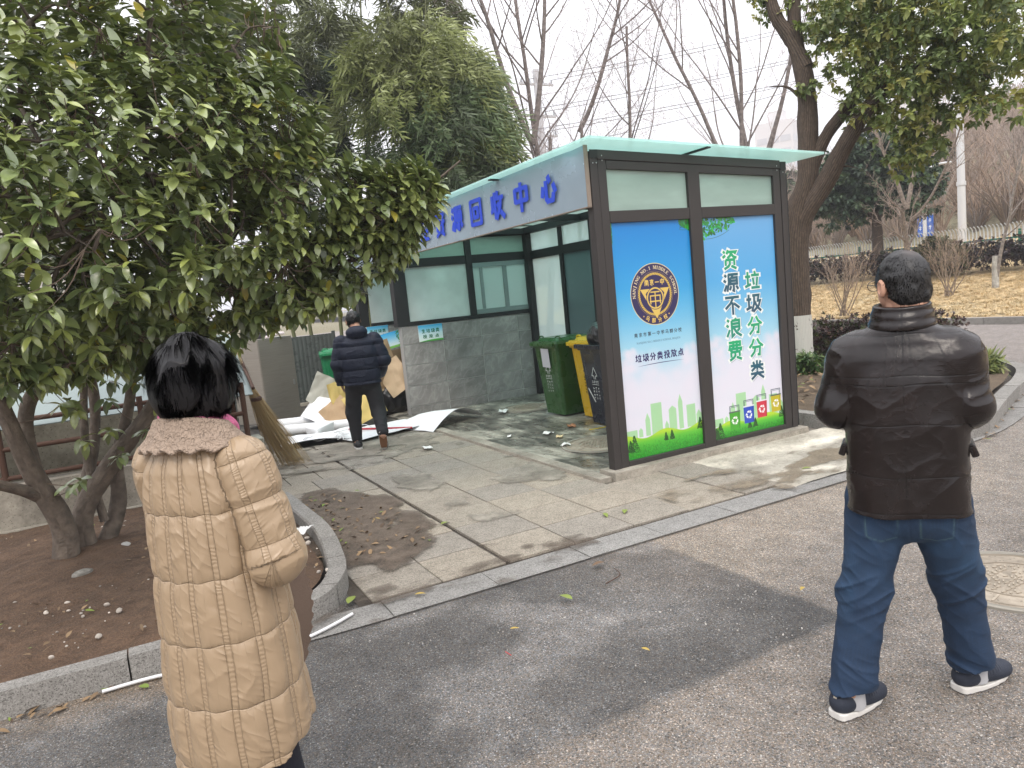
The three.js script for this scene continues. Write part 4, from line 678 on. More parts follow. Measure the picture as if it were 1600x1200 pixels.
// a shoe pointing along -z, standing on y = 0
function shoe(o, pos, turn, pitch, mats, roll = 0) {
  const s = new THREE.Group(); s.name = 'shoe'; s.position.set(...pos); s.rotation.set(pitch, turn, roll, 'YXZ'); o.add(s);
  const out = (z) => 0.0335 + 0.011 * Math.sin(clamp((0.11 - z) / 0.26) * Math.PI * 1.15) - 0.012 * sstep(-0.1, -0.165, z);
  const up = (x, y, z) => { let d = sminf(capD(x, y, z, [0, 0.058, 0.078], [0, 0.055, -0.03], 0.044, 0.046), ellD(x, y, z, [0.003, 0.038, -0.09], [0.046, 0.040, 0.074]), 0.03); d = sminf(d, capD(x, y, z, [0, 0.06, 0.06], [0, 0.105, 0.055], 0.038, 0.034), 0.02); d = Math.max(d, y - 0.112, 0.024 - y); const lace = z < 0.02 && z > -0.08 && y > 0.06 ? 0.0018 * Math.sin(z * 420) : 0; return d - lace; };
  part('shoe_upper', surf(up, [-0.06, 0.016, -0.18], [0.06, 0.12, 0.13], 0.0055), mats[0], s);
  const so = (x, y, z) => { const zz = clamp(z, -0.148, 0.098), w = out(zz) + 0.003, dx = Math.abs(x) - w, e = z > 0.098 ? z - 0.098 : z < -0.148 ? -0.148 - z : 0; const d2 = Math.hypot(Math.max(dx + 0.02, 0), e) - 0.02; const top = 0.021 + 0.010 * sstep(-0.02, 0.1, z) + 0.006 * sstep(-0.1, -0.16, z), bot = 0.004 + 0.02 * sstep(-0.09, -0.18, z); return Math.max(d2, y - top, bot - y); };
  part('sole', surf(so, [-0.065, 0, -0.19], [0.065, 0.056, 0.14], 0.0055), mats[1], s);
  if (mats[2]) part('outsole', surf((x, y, z) => Math.max(so(x, y + 0.004, z) + 0.0015, y - 0.012 - 0.008 * sstep(0.0, 0.1, z)), [-0.065, -0.006, -0.19], [0.065, 0.05, 0.14], 0.006), mats[2], s);
  if (mats[3]) part('heel_tab', bx(-0.007, 0.07, 0.108, 0.007, 0.098, 0.113, 0.002), mats[3], s);
  return s;
}
// ---------------------------------------------------------------- man in the leather jacket
{
  const o = thing('person', 'man in dark brown leather jacket and blue jeans seen from behind', 'person', [2.46, 0, -1.68], -55.67 * D2R);
  const J = { chest: [0, 1.24, 0], pelvis: [0, 0.88, 0], neck: [0, 1.42, 0.01], head: [0.002, 1.598, -0.012], headRot: [-0.03, 0.62, 0.04],
    arms: [[[-0.165, 1.345, 0], [-0.226, 1.165, 0.03], [-0.10, 1.115, -0.19]], [[0.160, 1.345, 0], [0.196, 1.165, 0.03], [0.06, 1.115, -0.19]]],
    legs: [[[-0.095, 0.83, 0], [-0.155, 0.46, 0.02], [-0.212, 0.10, 0.125], [0.4, -0.9]], [[0.095, 0.83, 0], [0.155, 0.47, -0.13], [0.205, 0.10, -0.2], [0.5, -0.85]]] };
  bodyMesh(o, J);
  const TP = [[0.70, 0.205, 0.15, 0], [0.785, 0.203, 0.152, 0], [0.95, 0.197, 0.150, 0], [1.10, 0.196, 0.148, 0], [1.25, 0.203, 0.142, 0], [1.34, 0.192, 0.122, 0.004], [1.395, 0.155, 0.100, 0.008], [1.43, 0.115, 0.088, 0.01], [1.47, 0.082, 0.078, 0.008]];
  const rows = [1.425, 1.285, 1.255, 1.115, 0.93, 0.80], cols = [-0.125, -0.075, -0.03, 0.03, 0.085, 0.14];
  const AD = J.arms;
  const jac = (x, y, z) => {
    const wob = (vn3(x * 7, y * 5, z * 7, 401) - 0.5);
    const t = stackD(TP, x, y, z, 2.5);
    let a = 9; for (const A of AD) { const u = capD(x, y, z, A[0], A[1], 0.082, 0.066), w = capD(x, y, z, A[1], A[2], 0.066, 0.05); a = Math.min(a, sminf(u, w, 0.03)); }
    let d = sminf(t, a, 0.028 + 0.05 * sstep(1.22, 1.34, y)); if (d > 0.08) return d;
    const onT = clamp((a - t) / 0.02 + 0.5);
    let disp = 0.005 * wob + 0.002 * (vn3(x * 16, y * 12, z * 16, 403) - 0.5);
    const fold = ridge(x * 6 + y * 6 + wob * 2, y * 7 - x * 5, z * 5, 405); disp += 0.0034 * Math.pow(fold, 4) * (0.15 + 0.85 * sstep(1.25, 1.0, y));
    const fold2 = ridge(x * 6 - y * 7, y * 7 + x * 6 + 9, z * 5, 407); disp += 0.003 * Math.pow(fold2, 5) * sstep(1.34, 1.15, y);
    // gathered creases in the bend of the sleeves
    disp += (1 - onT) * 0.005 * Math.pow(ridge(x * 9, y * 26 + z * 10, z * 14, 409), 2);
    if (z > -0.02) {
      let gr = 0; for (const r of rows) { const k = (y - r - 0.004 * Math.sin(x * 18 + r * 40)) / 0.0035; if (k > -3 && k < 3) gr = Math.max(gr, Math.exp(-k * k)); }
      { const k = (x + 0.003) / 0.0035; if (k > -3 && k < 3) gr = Math.max(gr, 1.6 * Math.exp(-k * k)); }
      if (y > 1.24 && y < 1.43) for (const c of cols) { const k = (x - c) / 0.003; if (k > -3 && k < 3) gr = Math.max(gr, 0.8 * Math.exp(-k * k)); }
      disp -= gr * 0.0003 * onT;
    }
    { const k = (d > -0.02 && Math.abs(t - a) < 0.03) ? (t - a) / 0.005 : 9; if (k > -3 && k < 3) disp -= 0.003 * Math.exp(-k * k) * sstep(1.33, 1.24, y); }
    d -= disp; const hem = 0.782 + 0.006 * Math.sin(x * 20); d = Math.max(d, hem - y);
    return d;
  };
  const seam = (s, y) => { let g = 0; const inB = sstep(0.34, 0.30, Math.abs(s)); for (const r of rows) g = Math.max(g, inB * Math.exp(-(((y - r - 0.004 * Math.sin(s * 18 + r * 40)) / 0.0022) ** 2))); g = Math.max(g, Math.exp(-(((s + 0.003) / 0.0024) ** 2))); if (y > 1.24 && y < 1.43) for (const c of cols) g = Math.max(g, 0.8 * Math.exp(-(((s - c * 1.1) / 0.0022) ** 2))); return g; };
  const jm = (t) => { t.repeat.set(1 / 1.2, 1 / 1.2); t.offset.set(0.5, 0); t.needsUpdate = true; return t; };
  const jc = (u, v) => { const s = (u - 0.5) * 1.2, y = v * 1.2 + (v < 0.35 ? 1.2 : 0), cr = 1 - Math.abs(2 * fbm(s * 9 + y * 5, y * 12 - s * 6, 4, 721) - 1), cr2 = 1 - Math.abs(2 * fbm(s * 10 - y * 6 + 5, y * 10 + s * 7, 4, 723) - 1); return [s, y, Math.pow(cr, 7) * 0.6 + Math.pow(cr2, 8) * 0.5]; };
  const jBump = jm(tex(1024, (u, v) => { const [s, y, c] = jc(u, v), w = worley(u, v, 260, 107); return 0.45 + 0.32 * c + 0.08 * sstep(0, 0.35, w[1] - w[0]) - 0.13 * seam(s, y) + 0.16 * (fbm(s * 40, y * 40, 2, 725) - 0.5); }, false));
  const jCol = jm(tex(1024, (u, v) => { const [s, y, c] = jc(u, v); const k = 0.80 + 0.18 * c + 0.22 * (fbm(s * 5, y * 5, 4, 727) - 0.5) - 0.34 * seam(s, y); return [k, k * 0.97, k * 0.965]; }));
  M.leather = phy({ color: lin(0.0165, 0.0115, 0.0108), map: jCol, roughness: 0.36, specularIntensity: 0.85, bumpMap: jBump, bumpScale: 0.0038, roughnessMap: rep(grainNoise, 0.5) });
  part('jacket', surf(jac, [-0.34, 0.76, -0.28], [0.34, 1.49, 0.22], 0.0058, (x, y, z) => [Math.atan2(x, z) * 0.19, y]), M.leather, o);
  const collar = (x, y, z) => { const yy = y - 1.490 + z * 0.10, r = Math.hypot(x / 1.04, z - 0.004) - 0.085 + yy * 0.22, w = 0.0065 + 0.0012 * Math.sin(yy * 200); const d = Math.hypot(Math.max(Math.abs(r) - w, 0), Math.max(Math.abs(yy) - 0.034, 0)) - 0.006; return d - 0.004 * (vn3(x * 20, y * 40, z * 20, 411) - 0.5); };
  part('collar', surf(collar, [-0.12, 1.43, -0.12], [0.12, 1.56, 0.12], 0.005, (x, y, z) => [Math.atan2(x, z) * 0.09, y]), M.leather, o);
  for (const s of [-1, 1]) part('pocket_flap', xf(bx(-0.012, -0.022, -0.07, 0.012, 0.022, 0.05, 0.006), [s * 0.208, 1.0, -0.02], [0, 0, s * 0.35]), M.leather, o);
  // jeans
  const L = J.legs, jean = (x, y, z) => {
    let d = ellD(x, y, z, [0, 0.83, 0.005], [0.185, 0.17, 0.135]);
    L.forEach((l, i) => { const an = [l[2][0], l[2][1] - 0.03, l[2][2]]; let q = sminf(capD(x, y, z, [l[0][0], 0.80, 0], l[1], 0.105, 0.078), capD(x, y, z, l[1], an, 0.078, 0.072), 0.04); d = sminf(d, q, i ? 0.022 : 0.035); });
    if (d > 0.05) return d;
    const low = sstep(0.36, 0.08, y), kn = Math.exp(-((y - 0.47) ** 2) / 0.012), s = x < 0 ? 7 : 13;
    let disp = 0.009 * (vn3(x * 9, y * 7, z * 9, 421) - 0.5) + 0.011 * low * Math.pow(ridge(x * 5 + s, y * 24 + x * 9, z * 6, 423), 2) + 0.012 * kn * Math.pow(ridge(x * 6 + s, y * 20 - x * 12, z * 7, 425), 3) + 0.006 * Math.pow(ridge(x * 6, y * 8 + x * 6, z * 6, 427), 4) + 0.003 * Math.pow(ridge(x * 14, y * 24 + x * 14, z * 14, 428), 3);
    if (z > 0 && y > 0.66) { const px = Math.abs(x) - 0.088, py = y - 0.735; const inP = Math.max(Math.abs(px) - 0.058 + (py + 0.05) * -0.04, py - 0.07, -py - 0.062 + Math.abs(px) * 0.35); disp += 0.0022 * sstep(0.003, -0.003, inP) - 0.002 * Math.exp(-((inP + 0.006) ** 2) / 0.000006); { const k = x / 0.003; disp -= 0.003 * Math.exp(-k * k); } }
    d -= disp; const cut = 0.104 + 0.010 * Math.sin(x * 30); return Math.max(d, cut - y, y - 0.92);
  };
  const jcol = (x, y, z) => { const px = Math.abs(x) - 0.088, py = y - 0.735, inP = Math.max(Math.abs(px) - 0.058 + (py + 0.05) * -0.04, py - 0.07, -py - 0.062 + Math.abs(px) * 0.35); const st = z > 0 && y > 0.66 ? Math.exp(-((inP + 0.009) ** 2) / 0.000005) : 0, fade = 0.8 * sstep(0.4, 0.75, vn3(x * 8, y * 7, z * 8, 429) * 0.7 + vn3(x * 22, y * 18, z * 22, 430) * 0.3) * sstep(0.25, 0.5, y) + 0.5 * sstep(0.86, 0.66, y) * sstep(0.4, 0.55, y) * 0.6; return [0.62 + fade * 0.5 + st * 2.2, 0.70 + fade * 0.5 + st * 1.5, 0.78 + fade * 0.42 + st * 0.5]; };
  part('jeans', surf(jean, [-0.33, 0.03, -0.32], [0.33, 0.94, 0.25], 0.0065, (x, y, z) => [Math.atan2(x - Math.sign(x) * 0.12, z) * 0.1, y], jcol), std({ color: lin(0.031, 0.078, 0.160), map: rep(denimT.color, 0.35), bumpMap: rep(denimT.bump, 0.35), bumpScale: 0.0008, roughness: 0.85, vertexColors: true }), o);
  const sh = [std({ color: lin(0.018, 0.024, 0.040), roughness: 0.7, bumpMap: rep(denimT.bump, 0.12), bumpScale: 0.0008 }), std({ color: lin(0.66, 0.64, 0.60), roughness: 0.6 }), std({ color: lin(0.06, 0.10, 0.35), roughness: 0.5 }), std({ color: lin(0.6, 0.55, 0.45), roughness: 0.5 })];
  shoe(o, [-0.200, 0, 0.085], -34 * D2R, 0, sh); shoe(o, [0.225, 0, -0.235], -42 * D2R, 0, sh);
  for (const l of L) part('sock', tube([[l[2][0] + 0.01, 0.035, l[2][2] - 0.01], [l[2][0], 0.17, l[2][2]]], [0.042, 0.044], 12), std({ color: lin(0.42, 0.42, 0.43), roughness: 0.9 }), o);
  // grey cropped hair, thin at the crown
  const hairF = (x, y, z) => { const sk = ellD(x, y - 0.020, z - 0.010, [0, 0, 0], [0.081, 0.098, 0.102]), nape = ellD(x, y + 0.035, z - 0.055, [0, 0, 0], [0.066, 0.055, 0.050]); let d = sminf(sk, nape, 0.02) - 0.006 * (vn3(x * 40, y * 40, z * 40, 431) - 0.5); const face = z + 0.040 - (y - 0.05) * 0.55, low = -0.078 - y; const earCut = 0.022 - Math.hypot((y + 0.008) * 0.8, z - 0.004) ; d = Math.max(d, -(face), low, Math.abs(x) > 0.06 ? earCut : -1); return d; };
  const hg = surf(hairF, [-0.11, -0.1, -0.1], [0.11, 0.14, 0.13], 0.004), part0 = V3(0.004, 0.115, 0.035);
  const bald = (p) => Math.exp(-((p.x - 0.006) ** 2 + (p.z - 0.052) ** 2) / 0.0006) * sstep(0.04, 0.09, p.y);
  hg.setAttribute('color', new THREE.Float32BufferAttribute(Array.from({ length: hg.attributes.position.count }, (_, i) => { const p = V3(0, 0, 0).fromBufferAttribute(hg.attributes.position, i), b = bald(p) * 0.14; return [lerp(0.016, 0.24, b), lerp(0.0155, 0.15, b), lerp(0.016, 0.105, b)]; }).flat(), 3));
  const st = strands(hg, 9000, 41, (p) => 0.013 - 0.005 * bald(p), (p, n, r) => { const q = p.clone().sub(V3(0.004, 0.09, 0.045)); q.addScaledVector(n, -q.dot(n)); return q.normalize().multiplyScalar(0.9).addScaledVector(n, 0.5 + 0.4 * r()).add(V3((r() - 0.5) * 1.0, -0.2, (r() - 0.5) * 1.0)); }, (p, r) => { const g = r() < 0.26 + 0.2 * sstep(0.0, 0.07, p.y) ? 0.10 + 0.22 * r() : 0.010 + 0.02 * r(); return [g, g * 0.99, g * 0.98]; }, 0.0008);
  headParts(o, J, [['hair', merge([hg, st]), M.hair], ['eyes', eyes(), eyeM], ['glasses', merge([...[-1, 1].map((s) => xf(new THREE.TorusGeometry(0.024, 0.0014, 6, 20), [s * 0.032, 0.002, -0.108], [0, 0, 0], [1.1, 0.8, 1])), ...[-1, 1].map((s) => tube([[s * 0.058, 0.006, -0.106], [s * 0.080, 0.006, -0.02], [s * 0.084, -0.004, 0.02]], [0.0016, 0.0016, 0.0016], 6)), xf(new THREE.CylinderGeometry(0.0012, 0.0012, 0.016, 6), [0, 0.006, -0.109], [0, 0, Math.PI / 2])]), std({ color: lin(0.05, 0.05, 0.06), metalness: 0.7, roughness: 0.3 })], ['lens', merge([-1, 1].map((s) => xf(new THREE.CircleGeometry(0.0235, 20), [s * 0.032, 0.002, -0.108], [0, 0, 0], [1.1, 0.8, 1]))), phy({ color: lin(0.95, 0.97, 1), transmission: 1, roughness: 0.02, thickness: 0 })]]);
}
// ---------------------------------------------------------------- woman in the quilted coat
{
  const o = thing('person', 'woman in long beige quilted down coat with short black hair', 'person', [0.150, 0, -2.10], -50 * D2R);
  const J = { chest: [0, 1.2, 0.01], pelvis: [0, 0.86, 0], neck: [0, 1.39, 0.01], head: [0.0, 1.545, -0.02], headRot: [-0.05, 0.40, -0.05], headSize: 0.96,
    arms: [[[-0.135, 1.325, 0], [-0.160, 1.10, -0.05], [-0.09, 1.05, -0.165], [1, -0.15, 0.1]], [[0.134, 1.325, 0], [0.188, 1.085, -0.012], [0.05, 1.055, -0.195], [-1, -0.05, -0.1]]],
    legs: [[[-0.085, 0.8, 0], [-0.09, 0.45, -0.02], [-0.095, 0.09, 0.02], [0, -1]], [[0.085, 0.8, 0], [0.095, 0.45, 0.0], [0.1, 0.09, 0.06], [0.1, -1]]] };
  bodyMesh(o, J);
  const TP = [[0.40, 0.185, 0.155, 0, 0.20], [0.60, 0.184, 0.155, 0, 0.20], [0.85, 0.176, 0.147, 0, 0.19], [1.0, 0.169, 0.140, 0, 0.165], [1.12, 0.165, 0.134, 0, 0.145], [1.24, 0.163, 0.125, 0.002, 0.13], [1.33, 0.150, 0.110, 0.006, 0.105], [1.385, 0.115, 0.090, 0.01, 0.085], [1.43, 0.08, 0.075, 0.01, 0.07], [1.46, 0.066, 0.064, 0.01, 0.064]];
  const A = J.arms, seamY = 0.167, W = 0.086;
  const coat = (x, y, z) => {
    const t = stackD(TP, x, y, z, 2.25); let a = 9, ai = 0, au = 0;
    A.forEach((q, i) => { const u = capD(x, y, z, q[0], q[1], 0.076, 0.070), w = capD(x, y, z, q[1], q[2], 0.070, 0.054), s = sminf(u, w, 0.03); if (s < a) { a = s; ai = i; au = u < w ? 0 : 1; } });
    let d = sminf(t, a, 0.02); if (d > 0.07) return d;
    const onT = clamp((a - t) / 0.02 + 0.5);
    const wob = vn3(x * 6, y * 6, z * 6, 441) - 0.5, wr = ridge(x * 13 + wob * 3, y * 17 + wob * 2, z * 13, 443), wr2 = ridge(x * 26, y * 30, z * 26, 445);
    // torso quilting: square-ish pockets with double-stitched uprights
    let pT = 0, pA = 0;
    if (onT > 0.01) { const ph = Math.atan2(x, z), s = ph * 0.19 + 0.012 * wob, yy = y - 0.056 + 0.002 * Math.cos((s / W) * TAU) + 0.012 * wob, dh = Math.abs(mod(yy, seamY) - seamY / 2), eh = seamY / 2 - dh, dv = Math.abs(mod(s + 0.027, W) - W / 2), ev = W / 2 - dv;
      const hz = 1 - Math.exp(-eh / 0.022), vt = 1 - Math.exp(-(ev * ev) / 0.0005), st = Math.exp(-((ev - 0.0085) ** 2) / 0.000008);
      pT = 0.0085 * (1 - Math.exp(-eh / 0.015)) * (0.35 + 0.65 * vt) - 0.002 * st + 0.0032 * Math.pow(wr, 3) * (0.3 + 0.7 * vt); }
    if (onT < 0.99) { const q = A[ai], P0 = q[au], P1 = q[au + 1], L = [P1[0] - P0[0], P1[1] - P0[1], P1[2] - P0[2]], l2 = L[0] ** 2 + L[1] ** 2 + L[2] ** 2, tt = ((x - P0[0]) * L[0] + (y - P0[1]) * L[1] + (z - P0[2]) * L[2]) / l2, s = tt * Math.sqrt(l2) + au * 0.28 + 0.012 * wob, eh = 0.055 - Math.abs(mod(s + 0.02, 0.11) - 0.055);
      const cx = x - P0[0] - tt * L[0], cz = z - P0[2] - tt * L[2], an = Math.atan2(cx, cz), ev = Math.abs(mod(an * 0.075, 0.08) - 0.04);
      pA = 0.0085 * (1 - Math.exp(-eh / 0.015)) + 0.002 * (1 - Math.exp(-(ev * ev) / 0.00003)) + 0.005 * Math.pow(wr, 3); }
    d -= lerp(pA, pT, onT) - 0.006 + 0.016 * (vn3(x * 7, y * 2.6, z * 7, 449) - 0.5) * sstep(1.3, 1.0, y);
    { const k = Math.abs(t - a) < 0.04 ? (t - a) / 0.008 : 9; if (k > -3 && k < 3) d += 0.008 * Math.exp(-k * k); }
    { const px = x - 0.15, k = (z + 0.085 - (y - 0.9) * 0.06) / 0.005; if (px > -0.06 && y > 0.82 && y < 1.0 && k > -3 && k < 3) d += 0.010 * Math.exp(-k * k); }
    const hem = 0.553 - 0.045 * Math.cos(Math.atan2(x, z)) + 0.006 * Math.sin(Math.atan2(x, z) * 13); return Math.max(d, hem - y);
  };
  const coatTile = tex(768, (u, v) => { // four columns by four rows of quilting: double stitching, gathers and puckers
    const sM = u * 4 * W, yM = v * 4 * seamY, f = mod(u * 4, 1), sg = f < 0.5 ? 1 : -1, ev = Math.min(f, 1 - f) * W, g = mod(v * 4, 1), eh = Math.min(g, 1 - g) * seamY;
    let h = 0.62 + 0.10 * (fbm(sM * 30, yM * 30, 3, 701) - 0.5);
    h -= 0.26 * Math.exp(-(((ev - 0.0085) / 0.0013) ** 2));
    if (ev < 0.0085) h += 0.06 * Math.sin(yM * 520 + 9 * vn(sM * 40, yM * 40, 703)) - 0.05;
    else { const p = 1 - Math.abs(2 * vn(yM * 62 + sg * ev * 36 + Math.floor(u * 4) * 9, ev * 10 + Math.floor(u * 4 + 0.5) * 5, 705) - 1); h += 0.42 * (p - 0.5) * Math.exp(-(ev - 0.0085) / 0.016); const p2 = 1 - Math.abs(2 * vn(yM * 26 + sg * ev * 22, sM * 14 + 3, 707) - 1); h += 0.22 * Math.pow(p2, 3); }
    h -= 0.28 * Math.exp(-((eh / 0.0015) ** 2)); { const p = 1 - Math.abs(2 * vn(sM * 80 + vn(sM * 20, yM * 20, 709), eh * 14 + Math.floor(v * 4 + 0.5) * 7, 711) - 1); h += 0.36 * (p - 0.5) * Math.exp(-eh / 0.014); }
    return clamp(h);
  }, false, 1536);
  M.coat = phy({ color: lin(0.345, 0.250, 0.158), roughness: 0.37, sheen: 0.3, sheenColor: lin(0.6, 0.5, 0.4), sheenRoughness: 0.5, bumpMap: rep(coatTile, 4 * W, 4 * seamY), bumpScale: 0.0065 });
  const coatUV = (x, y, z) => {
    const t = stackD(TP, x, y, z, 2.25), wob = vn3(x * 6, y * 6, z * 6, 441) - 0.5; let a = 9, ai = 0, au = 0;
    A.forEach((q, i) => { const u = capD(x, y, z, q[0], q[1], 0.076, 0.070), w = capD(x, y, z, q[1], q[2], 0.070, 0.054), s = sminf(u, w, 0.03); if (s < a) { a = s; ai = i; au = u < w ? 0 : 1; } });
    if (t < a) { const s = Math.atan2(x, z) * 0.19 + 0.012 * wob; return [s + 0.027, y - 0.056 + 0.002 * Math.cos((s / W) * TAU) + 0.012 * wob]; }
    const q = A[ai], P0 = q[au], P1 = q[au + 1], L = [P1[0] - P0[0], P1[1] - P0[1], P1[2] - P0[2]], l2 = L[0] ** 2 + L[1] ** 2 + L[2] ** 2, tt = ((x - P0[0]) * L[0] + (y - P0[1]) * L[1] + (z - P0[2]) * L[2]) / l2;
    return [((Math.atan2(x - P0[0] - tt * L[0], z - P0[2] - tt * L[2]) * 0.075) / 0.08 + 0.5) * W, ((tt * Math.sqrt(l2) + au * 0.28 + 0.012 * wob + 0.02) / 0.11) * seamY];
  };
  part('coat', surf(coat, [-0.36, 0.42, -0.33], [0.36, 1.48, 0.22], 0.0062, coatUV), M.coat, o);
  // wide knitted collar with scalloped edge and the lapels that run down the front
  M.knit = std({ color: lin(0.33, 0.25, 0.19), roughness: 0.92, bumpMap: rep(wrinkle, 0.09), bumpScale: 0.006 });
  const col = (x, y, z) => { const ph = Math.atan2(x, z), front = 0.5 - 0.5 * Math.cos(ph), y0 = 1.396 + 0.005 * Math.sin(ph * 17) - 0.02 * front, y1 = 1.468 - 0.045 * front, k = clamp((y - y0) / (y1 - y0)), R = lerp(0.108, 0.066, Math.pow(k, 0.75)), r = Math.hypot(x / 1.18, (z - 0.012) / (z < 0 ? 1.0 : 0.92)) - R, dy = Math.max(y0 - y, y - y1, 0); return Math.hypot(Math.max(Math.abs(r) * 0.8 - 0.011, 0), dy) - 0.007 - 0.003 * (vn3(x * 30, y * 60, z * 30, 447) - 0.5); };
  part('collar', surf(col, [-0.22, 1.33, -0.2], [0.22, 1.5, 0.2], 0.005, (x, y, z) => [Math.atan2(x, z) * 0.12, y]), M.knit, o);
  for (const s of [1, -1]) {
    const g = sheet(14, 90, (u, v) => { const y = lerp(1.375, 0.505, v), q = prof(TP, y), zf = -q[4] + 0.004, sc = 0.007 * Math.sin(v * 150), open = 0.02 + 0.10 * Math.sin(clamp(v * 1.25 - 0.15) * Math.PI) * (s > 0 ? 1 : 0.75), w = u * open; return [s * (0.075 - u * 0.03 + 0.01 * Math.sin(v * 12)) , y, zf + 0.03 * (1 - u) - w - (u > 0.9 ? sc : 0), u * 0.1, y]; });
    part('lapel', g, std({ color: lin(0.235, 0.160, 0.115), roughness: 0.95, side: THREE.DoubleSide, bumpMap: rep(denimT.bump, 0.10), bumpScale: 0.003 }), o);
  }
  const scarf = (x, y, z) => { const yy = y - 1.445 - z * 0.35, r = Math.hypot(x, z + 0.014) - 0.068; return Math.hypot(r, yy) - 0.028 - 0.008 * (vn3(x * 30, y * 30, z * 30, 451) - 0.5); };
  part('scarf', surf(scarf, [-0.12, 1.36, -0.13], [0.12, 1.5, 0.11], 0.006), std({ color: lin(0.62, 0.16, 0.30), roughness: 0.95, bumpMap: rep(fineNoise, 0.04), bumpScale: 0.003 }), o);
  const skirt = (x, y, z) => Math.max(stackD([[0.3, 0.158, 0.130, -0.02], [0.5, 0.150, 0.125, 0], [0.9, 0.12, 0.10, 0]], x, y, z, 2.2) - 0.006 * (vn3(x * 10, y * 5, z * 10, 453) - 0.5), 0.375 - y, y - 0.9);
  part('skirt', surf(skirt, [-0.22, 0.34, -0.22], [0.22, 0.95, 0.2], 0.011), std({ color: lin(0.006, 0.007, 0.016), roughness: 0.9, bumpMap: rep(denimT.bump, 0.15), bumpScale: 0.001 }), o);
  const bk = [std({ color: lin(0.012, 0.012, 0.013), roughness: 0.45 }), std({ color: lin(0.02, 0.02, 0.02), roughness: 0.6 })]; shoe(o, [-0.095, 0, -0.02], 0, 0, bk); shoe(o, [0.10, 0, 0.02], -5 * D2R, 0, bk);
  // full, tousled black bob
  const hf = (x, y, z) => { let d = sminf(ellD(x, y - 0.024, z - 0.012, [0, 0, 0], [0.104, 0.112, 0.117]), ellD(x, y + 0.030, z - 0.028, [0, 0, 0], [0.097, 0.085, 0.092]), 0.04); d -= 0.016 * (vn3(x * 18, y * 13, z * 18, 461) - 0.5) + 0.007 * Math.pow(ridge(x * 30 + y * 5, y * 8, z * 30, 463), 2); const face = z + 0.050 - Math.max(0, y - 0.055) * 0.9 + Math.max(0, -0.01 - y) * 0.5, low = -0.094 + 0.010 * Math.sin(x * 40) - y - (z < 0.0 ? -0.02 : 0); return Math.max(d, -face, low); };
  const hg = surf(hf, [-0.14, -0.13, -0.13], [0.14, 0.17, 0.16], 0.005);
  hg.setAttribute('color', new THREE.Float32BufferAttribute(new Array(hg.attributes.position.count).fill([0.0065, 0.006, 0.0068]).flat(), 3));
  const crown = V3(-0.005, 0.13, 0.03);
  const st = strands(hg, 12000, 57, (p) => 0.03 + 0.045 * sstep(-0.08, 0.1, p.y), (p, n, r) => { const q = p.clone().sub(crown); q.addScaledVector(n, -q.dot(n)); const sw = Math.sin(p.x * 45 + p.y * 20) * 0.45; return q.normalize().addScaledVector(n, -0.02 + 0.12 * r() + (p.y > 0.09 ? 0.25 * r() : 0)).add(V3(sw * 0.5, -0.3, -sw * 0.3)).add(V3((r() - 0.5) * 0.26, p.y < 0.05 ? -0.35 : 0, (r() - 0.5) * 0.26)); }, (p, r) => { const g = 0.005 + 0.011 * r() * r(); return [g * 1.05, g, g * 1.06]; }, 0.0010);
  headParts(o, J, [['hair', merge([hg, st]), phy({ roughness: 0.42, specularIntensity: 0.55, vertexColors: true, side: THREE.DoubleSide })], ['eyes', eyes(), eyeM]]);
}
